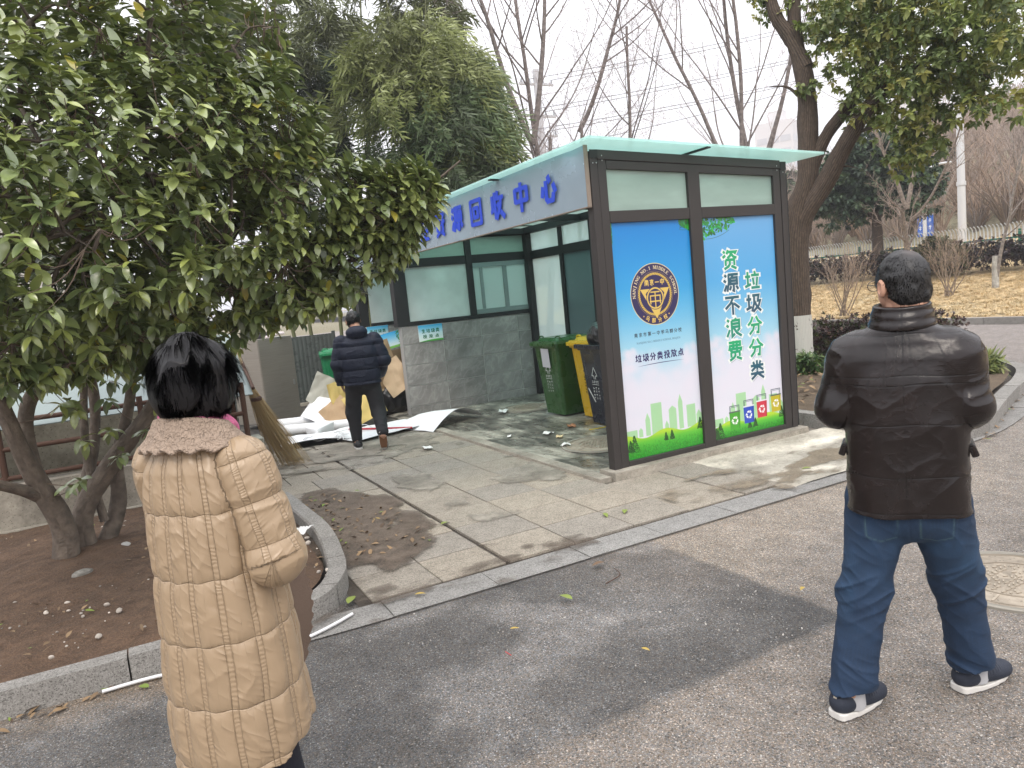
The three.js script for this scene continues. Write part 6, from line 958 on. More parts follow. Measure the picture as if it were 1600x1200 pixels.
// ---------------------------------------------------------------- litter
{
  const r = rng(71), white = card([0.72, 0.72, 0.70]);
  const scrap = (label, x, y, z, s, m = white) => solo('paper_scrap', xf(curved(s, s * 0.6, s * 0.12, s * 0.35, x * 7, 0.002), [0, 0, 0], [0, r() * 6, 0]), m, label, 'paper', null, [x, y, z]);
  scrap('white paper scrap on the paving behind the walking man’s feet', 2.93, 0.04, -7.85, 0.16);
  scrap('white folded paper on the kiosk floor by the far manhole', 4.62, 0.07, -9.2, 0.20);
  scrap('white paper scrap on the kiosk floor before the navy bin', 4.22, 0.06, -7.30, 0.14);
  scrap('yellowish paper scrap on the kiosk floor behind the strip', 4.20, 0.06, -7.02, 0.12, card([0.62, 0.5, 0.3]));
  scrap('white cup lid beside the manhole near the front post', 3.98, 0.07, -6.55, 0.10);
  scrap('small white scrap on the wet kiosk floor', 3.84, 0.06, -7.55, 0.08);
  scrap('reddish brown paper on the kiosk floor near the yellow bin', 4.63, 0.06, -7.45, 0.16, card([0.35, 0.16, 0.08]));
  scrap('white crumpled tissue on the end of the curved kerb', 0.98, 0.15, -5.35, 0.17);
  solo('strap', tube([[4.62, 0.058, -7.05], [4.85, 0.062, -7.02], [5.02, 0.07, -7.1], [4.98, 0.058, -6.92]], [0.006, 0.006, 0.006, 0.006], 5, 24), std({ color: lin(0.6, 0.45, 0.02), roughness: 0.5 }), 'yellow plastic strap on the floor in front of the bins', 'strap');
  solo('thin_cord', tube([[3.86, 0.055, -6.25], [3.95, 0.058, -6.0], [4.2, 0.058, -5.9], [4.5, 0.056, -5.95], [4.8, 0.058, -5.88]], [0.004, 0.004, 0.004, 0.004, 0.004], 5, 24), M.printDark, 'thin dark cord lying round the manhole by the front post', 'cord');
  const tubeM = std({ color: lin(0.68, 0.68, 0.68), roughness: 0.5 });
  solo('white_pipe', tube([[-0.30, 0.016, -3.93], [-0.1, 0.018, -3.92], [0.25, 0.016, -3.86], [0.62, 0.022, -3.83], [0.80, 0.03, -3.88], [0.93, 0.026, -3.96]], [0.009, 0.009, 0.009, 0.009, 0.009, 0.009], 8, 40), tubeM, 'thin white plastic pipe lying along the kerb behind the woman', 'pipe');
  solo('red_straw', tube([[1.42, 0.005, -3.06], [1.425, 0.005, -3.01]], [0.002, 0.002], 6), std({ color: lin(0.55, 0.06, 0.06), roughness: 0.5 }), 'tiny red straw on the dark asphalt', 'straw');
  solo('twig', tube([[2.25, 0.008, -3.40], [2.38, 0.014, -3.44], [2.42, 0.012, -3.55]], [0.003, 0.003, 0.002], 5, 10), M.rust, 'small brown twig on the dark asphalt', 'twig');
  // fallen leaves, each of them a thing small enough to count on the road; the drifts by the kerb as one mass
  const leafG = (() => { const s = []; const n = 6; const g = sheet(n, 2, (u, v) => { const w = Math.sin(Math.pow(u, 0.8) * Math.PI) * 0.19 + 0.002, q = (v - 0.5) * 2; return [(u - 0.5), 0.10 * Math.abs(q) * w * 2 + 0.12 * Math.sin(u * 3) * 0.5, q * w]; }); return g; })();
  const lm = [[0.42, 0.30, 0.07], [0.36, 0.22, 0.06], [0.20, 0.25, 0.05], [0.26, 0.14, 0.06], [0.15, 0.09, 0.05]].map((c) => std({ color: lin(...c), roughness: 0.7, side: THREE.DoubleSide }));
  const road = [[1.95, -3.35, 'yellow green leaf on the dark asphalt near the strip', 2, 0.10], [1.33, -3.95, 'small orange leaf on the granite strip', 0, 0.07], [2.36, -3.63, 'dark curled leaf beside the granite strip', 4, 0.10], [1.92, -2.62, 'small yellow leaf on the dark asphalt in the foreground', 0, 0.05], [1.55, -3.2, 'small pale leaf in the middle of the dark patch', 0, 0.05], [3.1, -4.35, 'dark green leaf on the paving near the strip', 2, 0.11], [2.95, -4.38, 'second dark green leaf beside it on the paving', 2, 0.09], [2.95, -2.62, 'orange leaf on the pale asphalt left of the man', 0, 0.06], [1.98, -5.1, 'pale green leaf on the paving joint', 2, 0.10], [1.6, -5.6, 'orange brown leaf on the washed soil', 0, 0.12], [1.30, -4.9, 'pale twig-like leaf on the washed soil', 3, 0.11], [0.95, -4.36, 'green leaf beside the curved kerb on the paving', 2, 0.12], [0.98, -4.15, 'dark green leaf near the kerb corner', 2, 0.13], [4.85, -4.2, 'green leaf on the pale concrete apron', 2, 0.09]];
  for (const [x, z, label, c, s] of road) solo('fallen_leaf', leafG, lm[c], label, 'leaf', null, [x, 0.03, z], [0, r() * 6, (r() - 0.5) * 0.3]).scale.setScalar(s);
  const drift = (n, f, s0, s1, seed, name) => { const q = rng(seed), im = new THREE.InstancedMesh(leafG, std({ color: 0xffffff, roughness: 0.75, side: THREE.DoubleSide }), n), m4 = new THREE.Matrix4(), e = new THREE.Euler(), c = new THREE.Color(); for (let i = 0; i < n; i++) { const [x, y, z] = f(q), s = lerp(s0, s1, q()); e.set((q() - 0.5) * 0.8, q() * TAU, (q() - 0.5) * 0.8); m4.compose(V3(x, y, z), new THREE.Quaternion().setFromEuler(e), V3(s, s, s)); im.setMatrixAt(i, m4); const k = q(); c.setRGB(lerp(0.08, 0.30, k), lerp(0.052, 0.20, k), lerp(0.032, 0.105, k)); if (q() < 0.08) c.setRGB(0.16, 0.22, 0.04); im.setColorAt(i, c); } im.name = numbered(name); im.castShadow = im.receiveShadow = true; tag(im, null, null, null, 'stuff'); scene.add(im); return im; };
  tag(drift(220, (q) => [1.10 + Math.pow(q(), 2) * 0.7, 0.045, -4.75 - q() * 2.0], 0.025, 0.075, 1, 'leaf_litter'), 'brown leaves drifted along the inside of the curved kerb', 'leaf litter');
  tag(drift(130, (q) => { const t = q(); return [lerp(-1.6, 0.5, t), 0.012, -4.05 + Math.pow(q(), 2) * 0.22]; }, 0.025, 0.08, 2, 'leaf_litter'), 'dry leaves and grit along the foot of the long kerb', 'leaf litter');
  tag(drift(420, (q) => [lerp(-2.2, 0.95, q()), 0.125 + 0.02 * q(), lerp(-7.2, -4.3, q())], 0.015, 0.06, 3, 'leaf_litter'), 'scattered bits of leaves on the brown soil of the tree bed', 'leaf litter');
  tag(drift(700, (q) => { const x = lerp(6.6, 9.4, Math.pow(q(), 0.8)); return [x, 0.135 + 0.03 * q(), lerp(-8.5, -4.6 - (x - 6.6) * 0.25, q())]; }, 0.05, 0.12, 4, 'leaf_litter'), 'brown leaf litter in the planted bed on the right', 'leaf litter');
  tag(drift(160, (q) => { const t = q(), x = lerp(6.6, 10, t); return [x, 0.02, -3.93 - (x - 6.6) * 0.38 + q() * 0.22 * (1 - 0.3 * t)]; }, 0.03, 0.09, 5, 'leaf_litter'), 'dry leaves along the outer kerb of the right bed', 'leaf litter');
  const peb = new THREE.IcosahedronGeometry(0.5, 1), pp = peb.attributes.position; for (let i = 0; i < pp.count; i++) { const k = 0.75 + 0.5 * vn3(pp.getX(i) * 3 + 5, pp.getY(i) * 3, pp.getZ(i) * 3, 551); pp.setXYZ(i, pp.getX(i) * k, pp.getY(i) * k * 0.6, pp.getZ(i) * k); } peb.computeVertexNormals();
  const q = rng(81), im = new THREE.InstancedMesh(peb, std({ color: 0xffffff, roughness: 0.95 }), 500), m4 = new THREE.Matrix4(); for (let i = 0; i < 500; i++) { const s = 0.008 + 0.03 * Math.pow(q(), 3); m4.compose(V3(lerp(-2.2, 1.0, q()), 0.125, lerp(-7.2, -4.25, q())), new THREE.Quaternion().setFromEuler(new THREE.Euler(q() * 6, q() * 6, 0)), V3(s, s, s)); im.setMatrixAt(i, m4); const k = 0.2 + 0.35 * q(); im.setColorAt(i, lin(k, k * 0.9, k * 0.78)); } im.name = numbered('gravel'); tag(im, 'small stones strewn over the brown soil', 'gravel', null, 'stuff'); scene.add(im);
  { const n = 900, ig = new THREE.InstancedMesh(peb, std({ color: 0xffffff, roughness: 0.95 }), n); for (let i = 0; i < n; i++) { const c = i < 260, s = 0.0035 + 0.008 * Math.pow(q(), 3); const x = c ? 2.55 + (q() + q() + q() - 1.5) * 0.55 : lerp(0.4, 5.2, q()), z = c ? -2.75 + (q() + q() + q() - 1.5) * 0.5 : lerp(-3.78, -1.5, q()); m4.compose(V3(x, 0.003, z), new THREE.Quaternion().setFromEuler(new THREE.Euler(q() * 6, q() * 6, 0)), V3(s, s, s)); ig.setMatrixAt(i, m4); const k = 0.22 + 0.45 * q() * q(); ig.setColorAt(i, lin(k, k * 0.95, k * 0.87)); } ig.name = numbered('gravel'); tag(ig, 'tiny pale stone chips scattered over the asphalt', 'gravel', null, 'stuff'); scene.add(ig); }
  solo('stone', peb, std({ color: lin(0.36, 0.35, 0.33), map: rep(concrete.color, 0.5), roughness: 0.9 }), 'grey lump of rubble on the soil in front of the trunks', 'stone', null, [-0.42, 0.15, -5.55], [0, 0.6, 0]).scale.set(0.14, 0.10, 0.09);
  solo('stone', peb, std({ color: lin(0.40, 0.39, 0.37), roughness: 0.9 }), 'smaller grey stone on the soil right of the trunks', 'stone', null, [-0.16, 0.15, -6.05], [0, 2, 0]).scale.set(0.10, 0.07, 0.07);
}
// ---------------------------------------------------------------- leaves and crowns
const leafBlade = (wid, droop, fold, nu = 6) => sheet(nu, 2, (u, v) => { const w = wid * Math.pow(Math.sin(Math.pow(u, 0.85) * Math.PI), 0.8) + 0.004, q = (v - 0.5) * 2; return [u, -droop * u * u + fold * Math.abs(q) * w + 0.02 * Math.sin(u * 9) * q, q * w]; });
M.bark = std({ color: lin(0.145, 0.112, 0.088), map: rep(barkT.color, 0.3, 0.6), bumpMap: rep(barkT.bump, 0.3, 0.6), bumpScale: 0.012, roughness: 0.92 });
M.barkSmooth = std({ color: lin(0.23, 0.185, 0.145), map: rep(grainNoise, 0.5), bumpMap: rep(fineNoise, 0.25), bumpScale: 0.006, roughness: 0.88 });
M.twig = std({ color: lin(0.16, 0.12, 0.09), roughness: 0.9 });
M.white = std({ color: lin(0.62, 0.62, 0.60), map: rep(concrete.color, 0.5), bumpMap: rep(barkT.bump, 0.3, 0.6), bumpScale: 0.006, roughness: 0.95 });
const _m = new THREE.Matrix4(), _x = V3(0, 0, 0), _y = V3(0, 0, 0), _z = V3(0, 0, 0);
function place(p, dir, up, s, roll) { _x.copy(dir).normalize(); _z.copy(_x).cross(up).normalize(); _y.copy(_z).cross(_x); if (roll) { const c = Math.cos(roll), q = Math.sin(roll), a = _y.clone(); _y.multiplyScalar(c).addScaledVector(_z, q); _z.multiplyScalar(c).addScaledVector(a, -q); } const m = new THREE.Matrix4().makeBasis(_x, _y, _z); m.scale(V3(s, s, s)); m.setPosition(p); return m; }
function instanced(name, geo, mat, list, parent, kind = 'stuff') { const im = new THREE.InstancedMesh(geo, mat, list.length); list.forEach(([m, c], i) => { im.setMatrixAt(i, m); im.setColorAt(i, c); }); im.name = parent === scene ? numbered(name) : name; im.castShadow = im.receiveShadow = true; if (kind) im.userData.kind = kind; parent.add(im); return im; }
const UP = V3(0, 1, 0);
const rdir = (r) => { const z = r() * 2 - 1, a = r() * TAU, q = Math.sqrt(1 - z * z); return V3(q * Math.cos(a), z, q * Math.sin(a)); };
// tips on the skin of a union of lobes; inside tips are thinned
function tips(lobes, perLobe, R, ctr, r, keepIn = 0.25) {
  const out = [];
  for (const [lx, ly, lz, lr = R] of lobes) for (let i = 0; i < perLobe; i++) {
    const d = rdir(r), p = V3(lx, ly, lz).addScaledVector(d, lr * (0.55 + 0.5 * Math.pow(r(), 0.6)));
    let inside = false; for (const [mx, my, mz, mr = R] of lobes) if ((p.x - mx) ** 2 + (p.y - my) ** 2 + (p.z - mz) ** 2 < (mr * 0.72) ** 2) { inside = true; break; }
    if (inside && r() > keepIn) continue;
    out.push([p, d.clone().multiplyScalar(0.6).add(p.clone().sub(ctr).normalize().multiplyScalar(0.7)).add(V3(0, 0.25, 0)).normalize()]);
  }
  return out;
}
// ---------------------------------------------------------------- evergreen shrub tree in the foreground, left
{
  const t = thing('evergreen_tree', 'many-stemmed evergreen tree with large glossy leaves in the soil bed on the left', 'tree');
  const r = rng(1001), S = [
    [[[-0.54, 0.05, -6.13], [-0.52, 0.34, -6.08], [-0.61, 0.70, -5.97], [-0.68, 1.05, -5.86], [-0.73, 1.45, -5.75], [-0.70, 1.93, -5.56], [-0.5, 2.6, -5.3]], [0.125, 0.105, 0.085, 0.072, 0.058, 0.045, 0.025]],
    [[[-0.61, 0.68, -5.97], [-0.62, 1.23, -6.07], [-0.38, 1.56, -5.99], [-0.16, 2.23, -5.80], [0.1, 3.0, -5.4]], [0.07, 0.06, 0.05, 0.04, 0.02]],
    [[[-0.42, 0.05, -6.29], [-0.40, 0.40, -6.29], [-0.21, 0.69, -6.25], [0.15, 1.10, -6.15], [0.42, 1.55, -5.99], [0.66, 2.04, -5.76], [0.92, 2.46, -5.63], [1.1, 3.2, -5.5]], [0.115, 0.095, 0.085, 0.070, 0.055, 0.045, 0.035, 0.015]],
    [[[-0.34, 0.05, -6.36], [-0.17, 0.38, -6.42], [-0.13, 0.73, -6.42], [-0.00, 1.10, -6.40], [0.14, 1.68, -6.20], [0.28, 2.29, -5.79], [0.35, 2.97, -5.39]], [0.085, 0.07, 0.06, 0.05, 0.042, 0.034, 0.02]],
    [[[-0.58, 0.60, -6.02], [-0.71, 0.72, -5.86], [-0.95, 0.92, -5.63], [-1.3, 1.5, -5.3]], [0.06, 0.048, 0.04, 0.02]],
    [[[-0.46, 0.18, -6.30], [-0.37, 0.55, -6.49], [-0.23, 1.07, -6.60], [-0.22, 1.72, -6.50], [-0.05, 2.49, -6.20]], [0.075, 0.055, 0.05, 0.04, 0.02]],
    [[[-0.27, 0.3, -6.30], [-0.32, 0.75, -6.36], [-0.27, 1.3, -6.4], [-0.1, 1.9, -6.3]], [0.04, 0.04, 0.035, 0.02]]];
  const trunk = part('trunk', merge(S.map(([p, q], i) => tube(p, q.map((v) => v * 0.80), 12, 34, 0.16 + i * 0.001))), M.barkSmooth, t);
  const lobes = [[-0.14, 3.33, -4.90], [0.45, 3.57, -5.28], [1.0, 3.62, -5.65], [-0.20, 2.69, -4.50], [0.32, 2.83, -4.79], [0.92, 2.98, -5.21], [1.22, 3.0, -5.55, 0.36], [-0.28, 2.18, -4.49], [0.20, 2.23, -4.80], [0.74, 2.35, -5.04], [1.30, 2.55, -5.32, 0.42], [1.75, 2.45, -5.25, 0.32], [2.03, 2.48, -5.12, 0.24], [1.60, 2.15, -5.45, 0.36], [1.93, 2.22, -5.33, 0.20], [1.06, 2.04, -5.50], [-0.36, 1.81, -4.79, 0.4], [0.08, 1.80, -5.20, 0.4], [0.60, 1.84, -5.47, 0.36], [1.15, 1.92, -5.76, 0.30], [1.50, 1.90, -5.87, 0.22], [-0.34, 1.66, -5.55, 0.30], [0.16, 1.66, -5.85, 0.28], [-0.6, 3.07, -4.57], [-0.65, 2.41, -4.26], [-0.75, 1.90, -4.44], [-1.1, 2.8, -5.2, 0.7], [0.3, 2.9, -6.2, 0.7], [-0.5, 3.4, -6.0, 0.6], [0.2, 4.0, -5.5, 0.6], [-0.5, 2.2, -6.4, 0.5], [0.1, 2.3, -6.4, 0.6], [0.8, 2.75, -6.2, 0.5], [-0.6, 2.8, -6.6, 0.6], [0.6, 3.4, -6.0, 0.5], [0.5, 2.6, -5.6, 0.4]];
  const ctr = V3(0.35, 2.5, -6.0), T = tips(lobes, 120, 0.47, ctr, r, 0.20);
  // limbs to the lobes, twigs to the tips
  const limbs = [[[0.66, 2.04, -5.76], [1.18, 2.13, -5.58], [1.66, 2.31, -5.35], [2.05, 2.46, -5.16], [2.36, 2.68, -4.98]], [[0.42, 1.55, -5.99], [0.96, 1.74, -5.92], [1.46, 1.79, -5.92], [1.75, 1.80, -5.85]], [[0.92, 2.46, -5.63], [1.2, 2.75, -5.5], [1.35, 3.05, -5.5]], [[0.35, 2.97, -5.39], [0.4, 3.3, -5.3], [0.5, 3.7, -5.2]], [[-0.5, 2.6, -5.3], [-0.3, 2.9, -4.9], [-0.2, 3.3, -4.7]], [[-0.16, 2.23, -5.8], [0.0, 2.3, -5.2], [0.1, 2.3, -4.7]], [[0.66, 2.04, -5.76], [0.7, 2.2, -5.3], [0.75, 2.4, -5.0]], [[1.18, 2.13, -5.58], [1.5, 2.05, -5.5], [1.9, 2.1, -5.3]]];
  for (const l of limbs) part('limb', tube(l, l.map((_, i) => lerp(0.030, 0.007, i / (l.length - 1))), 7, 18, 0.1), M.barkSmooth, t);
  const nodes = []; for (const [p] of S) { const c = new THREE.CatmullRomCurve3(p.map((q) => V3(...q))); for (let i = 6; i <= 20; i++) nodes.push(c.getPoint(i / 20)); } for (const l of limbs) { const c = new THREE.CatmullRomCurve3(l.map((q) => V3(...q))); for (let i = 2; i <= 14; i++) nodes.push(c.getPoint(i / 14)); }
  const nearest = (p, list) => { let best = list[0], bd = 1e9; for (const q of list) { const dd = q.distanceToSquared(p); if (dd < bd) { bd = dd; best = q; } } return best; };
  { const stemNodes = nodes.slice(); for (const [x, y, z, R = 0.47] of lobes) for (let k = 0; k < 6; k++) { const e = V3(x, y, z).addScaledVector(rdir(r), k ? R * 0.75 : 0), b = k ? nearest(e, nodes) : nearest(e, stemNodes), m = b.clone().lerp(e, 0.5).add(V3((r() - 0.5) * 0.12, 0.04 + 0.06 * r(), (r() - 0.5) * 0.12)); part('limb', tube([b, m, e], k ? [0.010, 0.007, 0.004] : [0.019, 0.014, 0.009], 5, 8, 0, null, false), M.barkSmooth, t); const c = new THREE.CatmullRomCurve3([b, m, e]); for (let i = 3; i <= 8; i++) nodes.push(c.getPoint(i / 8)); } }
  const tw = [], leaves = [], gold = 2.39996, camP = V3(0, 1.7, 0);
  const sprig = [[-0.42, 0.66, -5.85], [-0.36, 0.72, -5.7], [-0.12, 0.8, -6.0], [0.1, 0.95, -5.95], [-0.3, 1.2, -5.75], [0.3, 1.3, -5.9], [-0.28, 0.95, -5.95], [0.20, 1.12, -6.1], [-0.1, 1.2, -6.1], [-0.05, 1.35, -5.9], [-0.4, 1.25, -5.75], [0.45, 1.28, -6.0], [-0.15, 0.98, -6.1], [0.32, 1.38, -5.95], [-0.62, 1.38, -5.7], [0.1, 1.3, -6.2], [0.62, 1.5, -5.95]].map((p) => [V3(...p), V3(r() - 0.5, -0.2, 0.6).normalize()]);
  for (const [p, d] of [...T, ...sprig]) {
    const best = nearest(p, nodes); d.multiplyScalar(0.75).add(V3(0, 0.20 - 0.15 * sstep(2.2, 1.6, p.y), 0)).normalize();
    if (r() < 0.7 && best.distanceTo(p) < 0.42) tw.push(tube([best, best.clone().lerp(p, 0.5).addScaledVector(d, -0.05).add(V3(0, -0.04, 0)), p], [0.0045, 0.0035, 0.002], 4, 5, 0, null, false));
    const n = 6 + Math.floor(r() * 5), up = V3(0, 1, 0).addScaledVector(d, 0.25), b1 = d.clone().cross(Math.abs(d.y) > 0.95 ? V3(1, 0, 0) : UP).normalize(), b2 = d.clone().cross(b1), low = sstep(2.4, 1.6, p.y), tone = r();
    for (let k = 0; k < n; k++) {
      const a = k * gold + r() * 0.5, rad = b1.clone().multiplyScalar(Math.cos(a)).addScaledVector(b2, Math.sin(a)), along = -0.13 * (k / n), dir = rad.multiplyScalar(0.9).addScaledVector(d, 0.55 - 0.25 * (k / n)).add(V3(0, 0.22 - 0.45 * low - 0.55 * r() * r(), 0));
      const s = lerp(0.080, 0.140, r()) * (k < 2 ? 0.75 : 1), q = p.clone().addScaledVector(d, along);
      const y = r(), c = lin(lerp(0.135, 0.28, tone) * (0.7 + 0.6 * y), lerp(0.185, 0.33, tone) * (0.7 + 0.6 * y), lerp(0.066, 0.11, tone) * (0.7 + 0.6 * y)); if (k < 2 && tone > 0.45) c.setRGB(0.30, 0.345, 0.09); if (y > 0.988) c.setRGB(0.32, 0.28, 0.04);
      leaves.push([place(q, dir, up, s, (r() - 0.5) * 0.9), c, q.distanceToSquared(camP), Math.floor(r() * 2)]);
    }
  }
  part('twigs', tw, M.twig, t).userData.kind = 'stuff';
  const blades = [leafBlade(0.235, 0.16, 0.26), leafBlade(0.20, 0.30, 0.20)], LM = () => phy({ color: 0xffffff, roughness: 0.30, ior: 1.75, specularIntensity: 1, transmission: 0.10, thickness: 0, side: THREE.DoubleSide });
  leaves.sort((a, b) => a[2] - b[2]);
  const near = leaves.splice(0, 300), bank = [0, 1, 2, 3, 4].map((k) => { const m = LM(); m.color.setRGB(lerp(0.13, 0.28, k / 4), lerp(0.18, 0.35, k / 4), lerp(0.066, 0.11, k / 4)); return m; });
  for (const [m, c, , b] of near) { const o = part('leaf', blades[b], bank[Math.min(4, Math.max(0, Math.round((c.g - 0.18) / 0.17 * 4)))], t); m.decompose(o.position, o.quaternion, o.scale); }
  for (const b of [0, 1]) instanced('crown', blades[b], LM(), leaves.filter((l) => l[3] === b), t);
}
// ---------------------------------------------------------------- leafless trees
function bare(name, label, pos, o, group) { // o: h, r, seed, forks (directions of the main stems), spread, twigs
  const t = thing(name, label, 'tree', pos, 0, group), r = rng(o.seed), trunk = [], limb = [], twig = [];
  const grow = (p, d, len, rad, lev) => {
    const P = [p.clone()], n = lev === 0 ? 10 : lev === 1 ? 8 : 5; let q = p.clone(), v = d.clone().normalize(); const bend = rdir(r).multiplyScalar(o.wob ?? 0.10);
    for (let i = 1; i <= n; i++) { v.add(bend.clone().multiplyScalar(lev ? 1 : 0.6)).add(rdir(r).multiplyScalar(0.07 + 0.04 * lev)).add(V3(0, o.up ?? 0.08, 0)).normalize(); q = q.clone().addScaledVector(v, len / n); P.push(q); }
    const R = P.map((_, i) => rad * lerp(1, lev === 0 ? 0.45 : 0.25, i / n)); (lev === 0 ? trunk : lev === 1 ? limb : twig).push(tube(P, R, lev === 0 ? 9 : lev === 1 ? 6 : 3, lev < 2 ? n * 2 : 0, lev === 0 ? 0.08 : 0, null, false));
    if (lev >= (o.levels ?? 4)) return;
    const kids = lev === 0 ? o.kids ?? 9 : lev === 1 ? 6 : lev === 2 ? 4 : 3;
    for (let k = 0; k < kids; k++) { const f = lerp(lev === 0 ? 0.35 : 0.15, 0.98, (k + r()) / kids), i = Math.min(n - 1, Math.floor(f * n)), at = P[i].clone().lerp(P[i + 1], f * n - i), td = P[i + 1].clone().sub(P[i]).normalize(), side = rdir(r); side.addScaledVector(td, -side.dot(td)).normalize(); grow(at, td.multiplyScalar(o.close ?? 0.75).add(side.multiplyScalar(o.spread ?? 0.75)), len * (lev === 0 ? 0.55 : 0.5) * (0.6 + 0.6 * r()), Math.max(0.0032, R[i] * (lev === 0 ? 0.42 : 0.45)), lev + 1); }
  };
  for (const [d, len, rad, p] of o.stems) grow(V3(...(p ?? [0, 0, 0])), V3(...d), len, rad * (o.thin ?? 0.66), 0);
  const m = std({ color: lin(...(o.color ?? [0.33, 0.28, 0.26])), map: rep(grainNoise, 0.4), bumpMap: rep(fineNoise, 0.3), bumpScale: 0.006, roughness: 0.9 });
  part('trunk', merge(trunk), m, t); part('limbs', merge(limb), m, t).userData.kind = 'stuff'; if (twig.length) part('twigs', merge(twig), std({ color: lin(...(o.twigColor ?? [0.40, 0.33, 0.32])), roughness: 0.9 }), t).userData.kind = 'stuff';
  return t;
}
const GB = 'bare trees behind the kiosk';
bare('bare_tree', 'leafless tree just right of the bamboo with a long stem leaning left', [7.7, 0, -13.0], { seed: 3, stems: [[[0.03, 1, 0], 4.7, 0.12], [[-0.42, 0.85, -0.10], 4.2, 0.085, [0.05, 4.55, 0.05]], [[0.30, 0.9, 0.15], 3.8, 0.09, [0.05, 4.55, 0.05]]], kids: 7, wob: 0.03 }, GB);
bare('bare_tree', 'slim dark leafless tree with a nearly straight stem above the middle of the roof', [8.65, 0, -13.4], { seed: 5, stems: [[[0.0, 1, 0], 8.2, 0.11]], kids: 16, wob: 0.03 }, GB);
bare('bare_tree', 'leafless tree leaning right above the sign with wide crossing branches', [9.0, 0, -13.3], { seed: 8, stems: [[[0.02, 1, 0.0], 5.0, 0.10], [[0.45, 0.75, 0.2], 4.0, 0.075, [0.1, 4.9, 0]], [[0.15, 0.95, 0.08], 6.8, 0.085, [0.45, 0, 0.3]]], kids: 11, wob: 0.035, spread: 0.9 }, GB);
bare('bare_tree', 'leafless tree with several upright stems above the right roof end', [12.2, 0, -11.9], { seed: 13, stems: [[[-0.03, 1, -0.02], 8.0, 0.10, [0, 0, 0]], [[0.03, 1, 0.02], 8.6, 0.10, [0.35, 0, 0.25]], [[-0.30, 0.9, -0.22], 6.0, 0.07, [-0.1, 3.4, 0]], [[0.28, 0.9, 0.25], 6, 0.075, [0.3, 3.5, 0.2]]], kids: 8, wob: 0.03, spread: 0.55, close: 0.9 }, GB);
bare('bare_tree', 'pale leafless tree with forking trunk on the grass bank behind the hedge', [22.4, 1.0, -15.0], { seed: 21, stems: [[[0, 1, 0], 2.2, 0.16], [[-0.22, 1, -0.2], 3.6, 0.10, [0, 2.1, 0]], [[0.12, 1, 0.12], 3.8, 0.11, [0, 2.1, 0]], [[0.45, 0.8, 0.7], 3.6, 0.07, [0, 1.6, 0]]], kids: 7, color: [0.34, 0.28, 0.23], twigColor: [0.40, 0.32, 0.27] });
{
  const w = bare('bare_tree', 'thin young leafless tree with white painted foot on the dry grass', [21.0, 0.45, -11.6], { seed: 29, stems: [[[0, 1, 0.02], 3.8, 0.075]], kids: 12, wob: 0.03, spread: 0.6, color: [0.36, 0.32, 0.28], twigColor: [0.40, 0.33, 0.29] });
  part('painted_foot', tube([[0, -0.1, 0], [0, 0.5, 0], [0.01, 0.98, 0.01]], [0.088, 0.084, 0.08], 12), M.white, w);
}
for (const [p, s, l] of [[[17.3, 0.22, -13.5], 31, 'leafless many-stemmed shrub on the dry grass left of the man’s head'], [[20.2, 0.45, -12.4], 37, 'leafless many-stemmed shrub right of the man’s head'], [[23.4, 0.85, -9.6], 41, 'leafless shrub against the dark hedge at the far right edge']]) { const r = rng(s); bare('bare_shrub', l, p, { seed: s, levels: 2, stems: Array.from({ length: 11 }, () => [[(r() - 0.5) * 1.1, 1, (r() - 0.5) * 1.1], 1.1 + 0.5 * r(), 0.024, [(r() - 0.5) * 0.2, 0, (r() - 0.5) * 0.2]]), kids: 6, wob: 0.05, spread: 0.45, color: [0.38, 0.29, 0.21], twigColor: [0.42, 0.32, 0.24] }, ); }
// ---------------------------------------------------------------- bamboo behind the kiosk
const blade2 = (L, W) => { const g = new THREE.BufferGeometry(), p = [0, 0, 0, L * 0.45, -0.02 * L, W, L * 0.45, 0.0, 0, L, -0.18 * L, 0, L * 0.45, -0.02 * L, -W]; g.setAttribute('position', new THREE.Float32BufferAttribute(p, 3)); g.setIndex([0, 1, 2, 1, 3, 2, 0, 2, 4, 2, 3, 4]); g.computeVertexNormals(); return g; };
function spray(n, L, W, len, seed, droop) { const r = rng(seed), out = []; for (let i = 0; i < n; i++) { const a = i * 2.4 + r(), g = blade2(L * (0.7 + 0.6 * r()), W), d = V3(0.75, Math.cos(a) * 0.6 - droop, Math.sin(a) * 0.7); g.applyMatrix4(place(V3((i / n) * len, -droop * 0.3 * (i / n), 0), d, V3(0, 1, 0.1), 1, r() * 2)); out.push(g); } out.push(tube([[0, 0, 0], [len, -droop * 0.3 * len, 0]], [0.004, 0.002], 3, 0, 0, null, false)); return merge(out); }
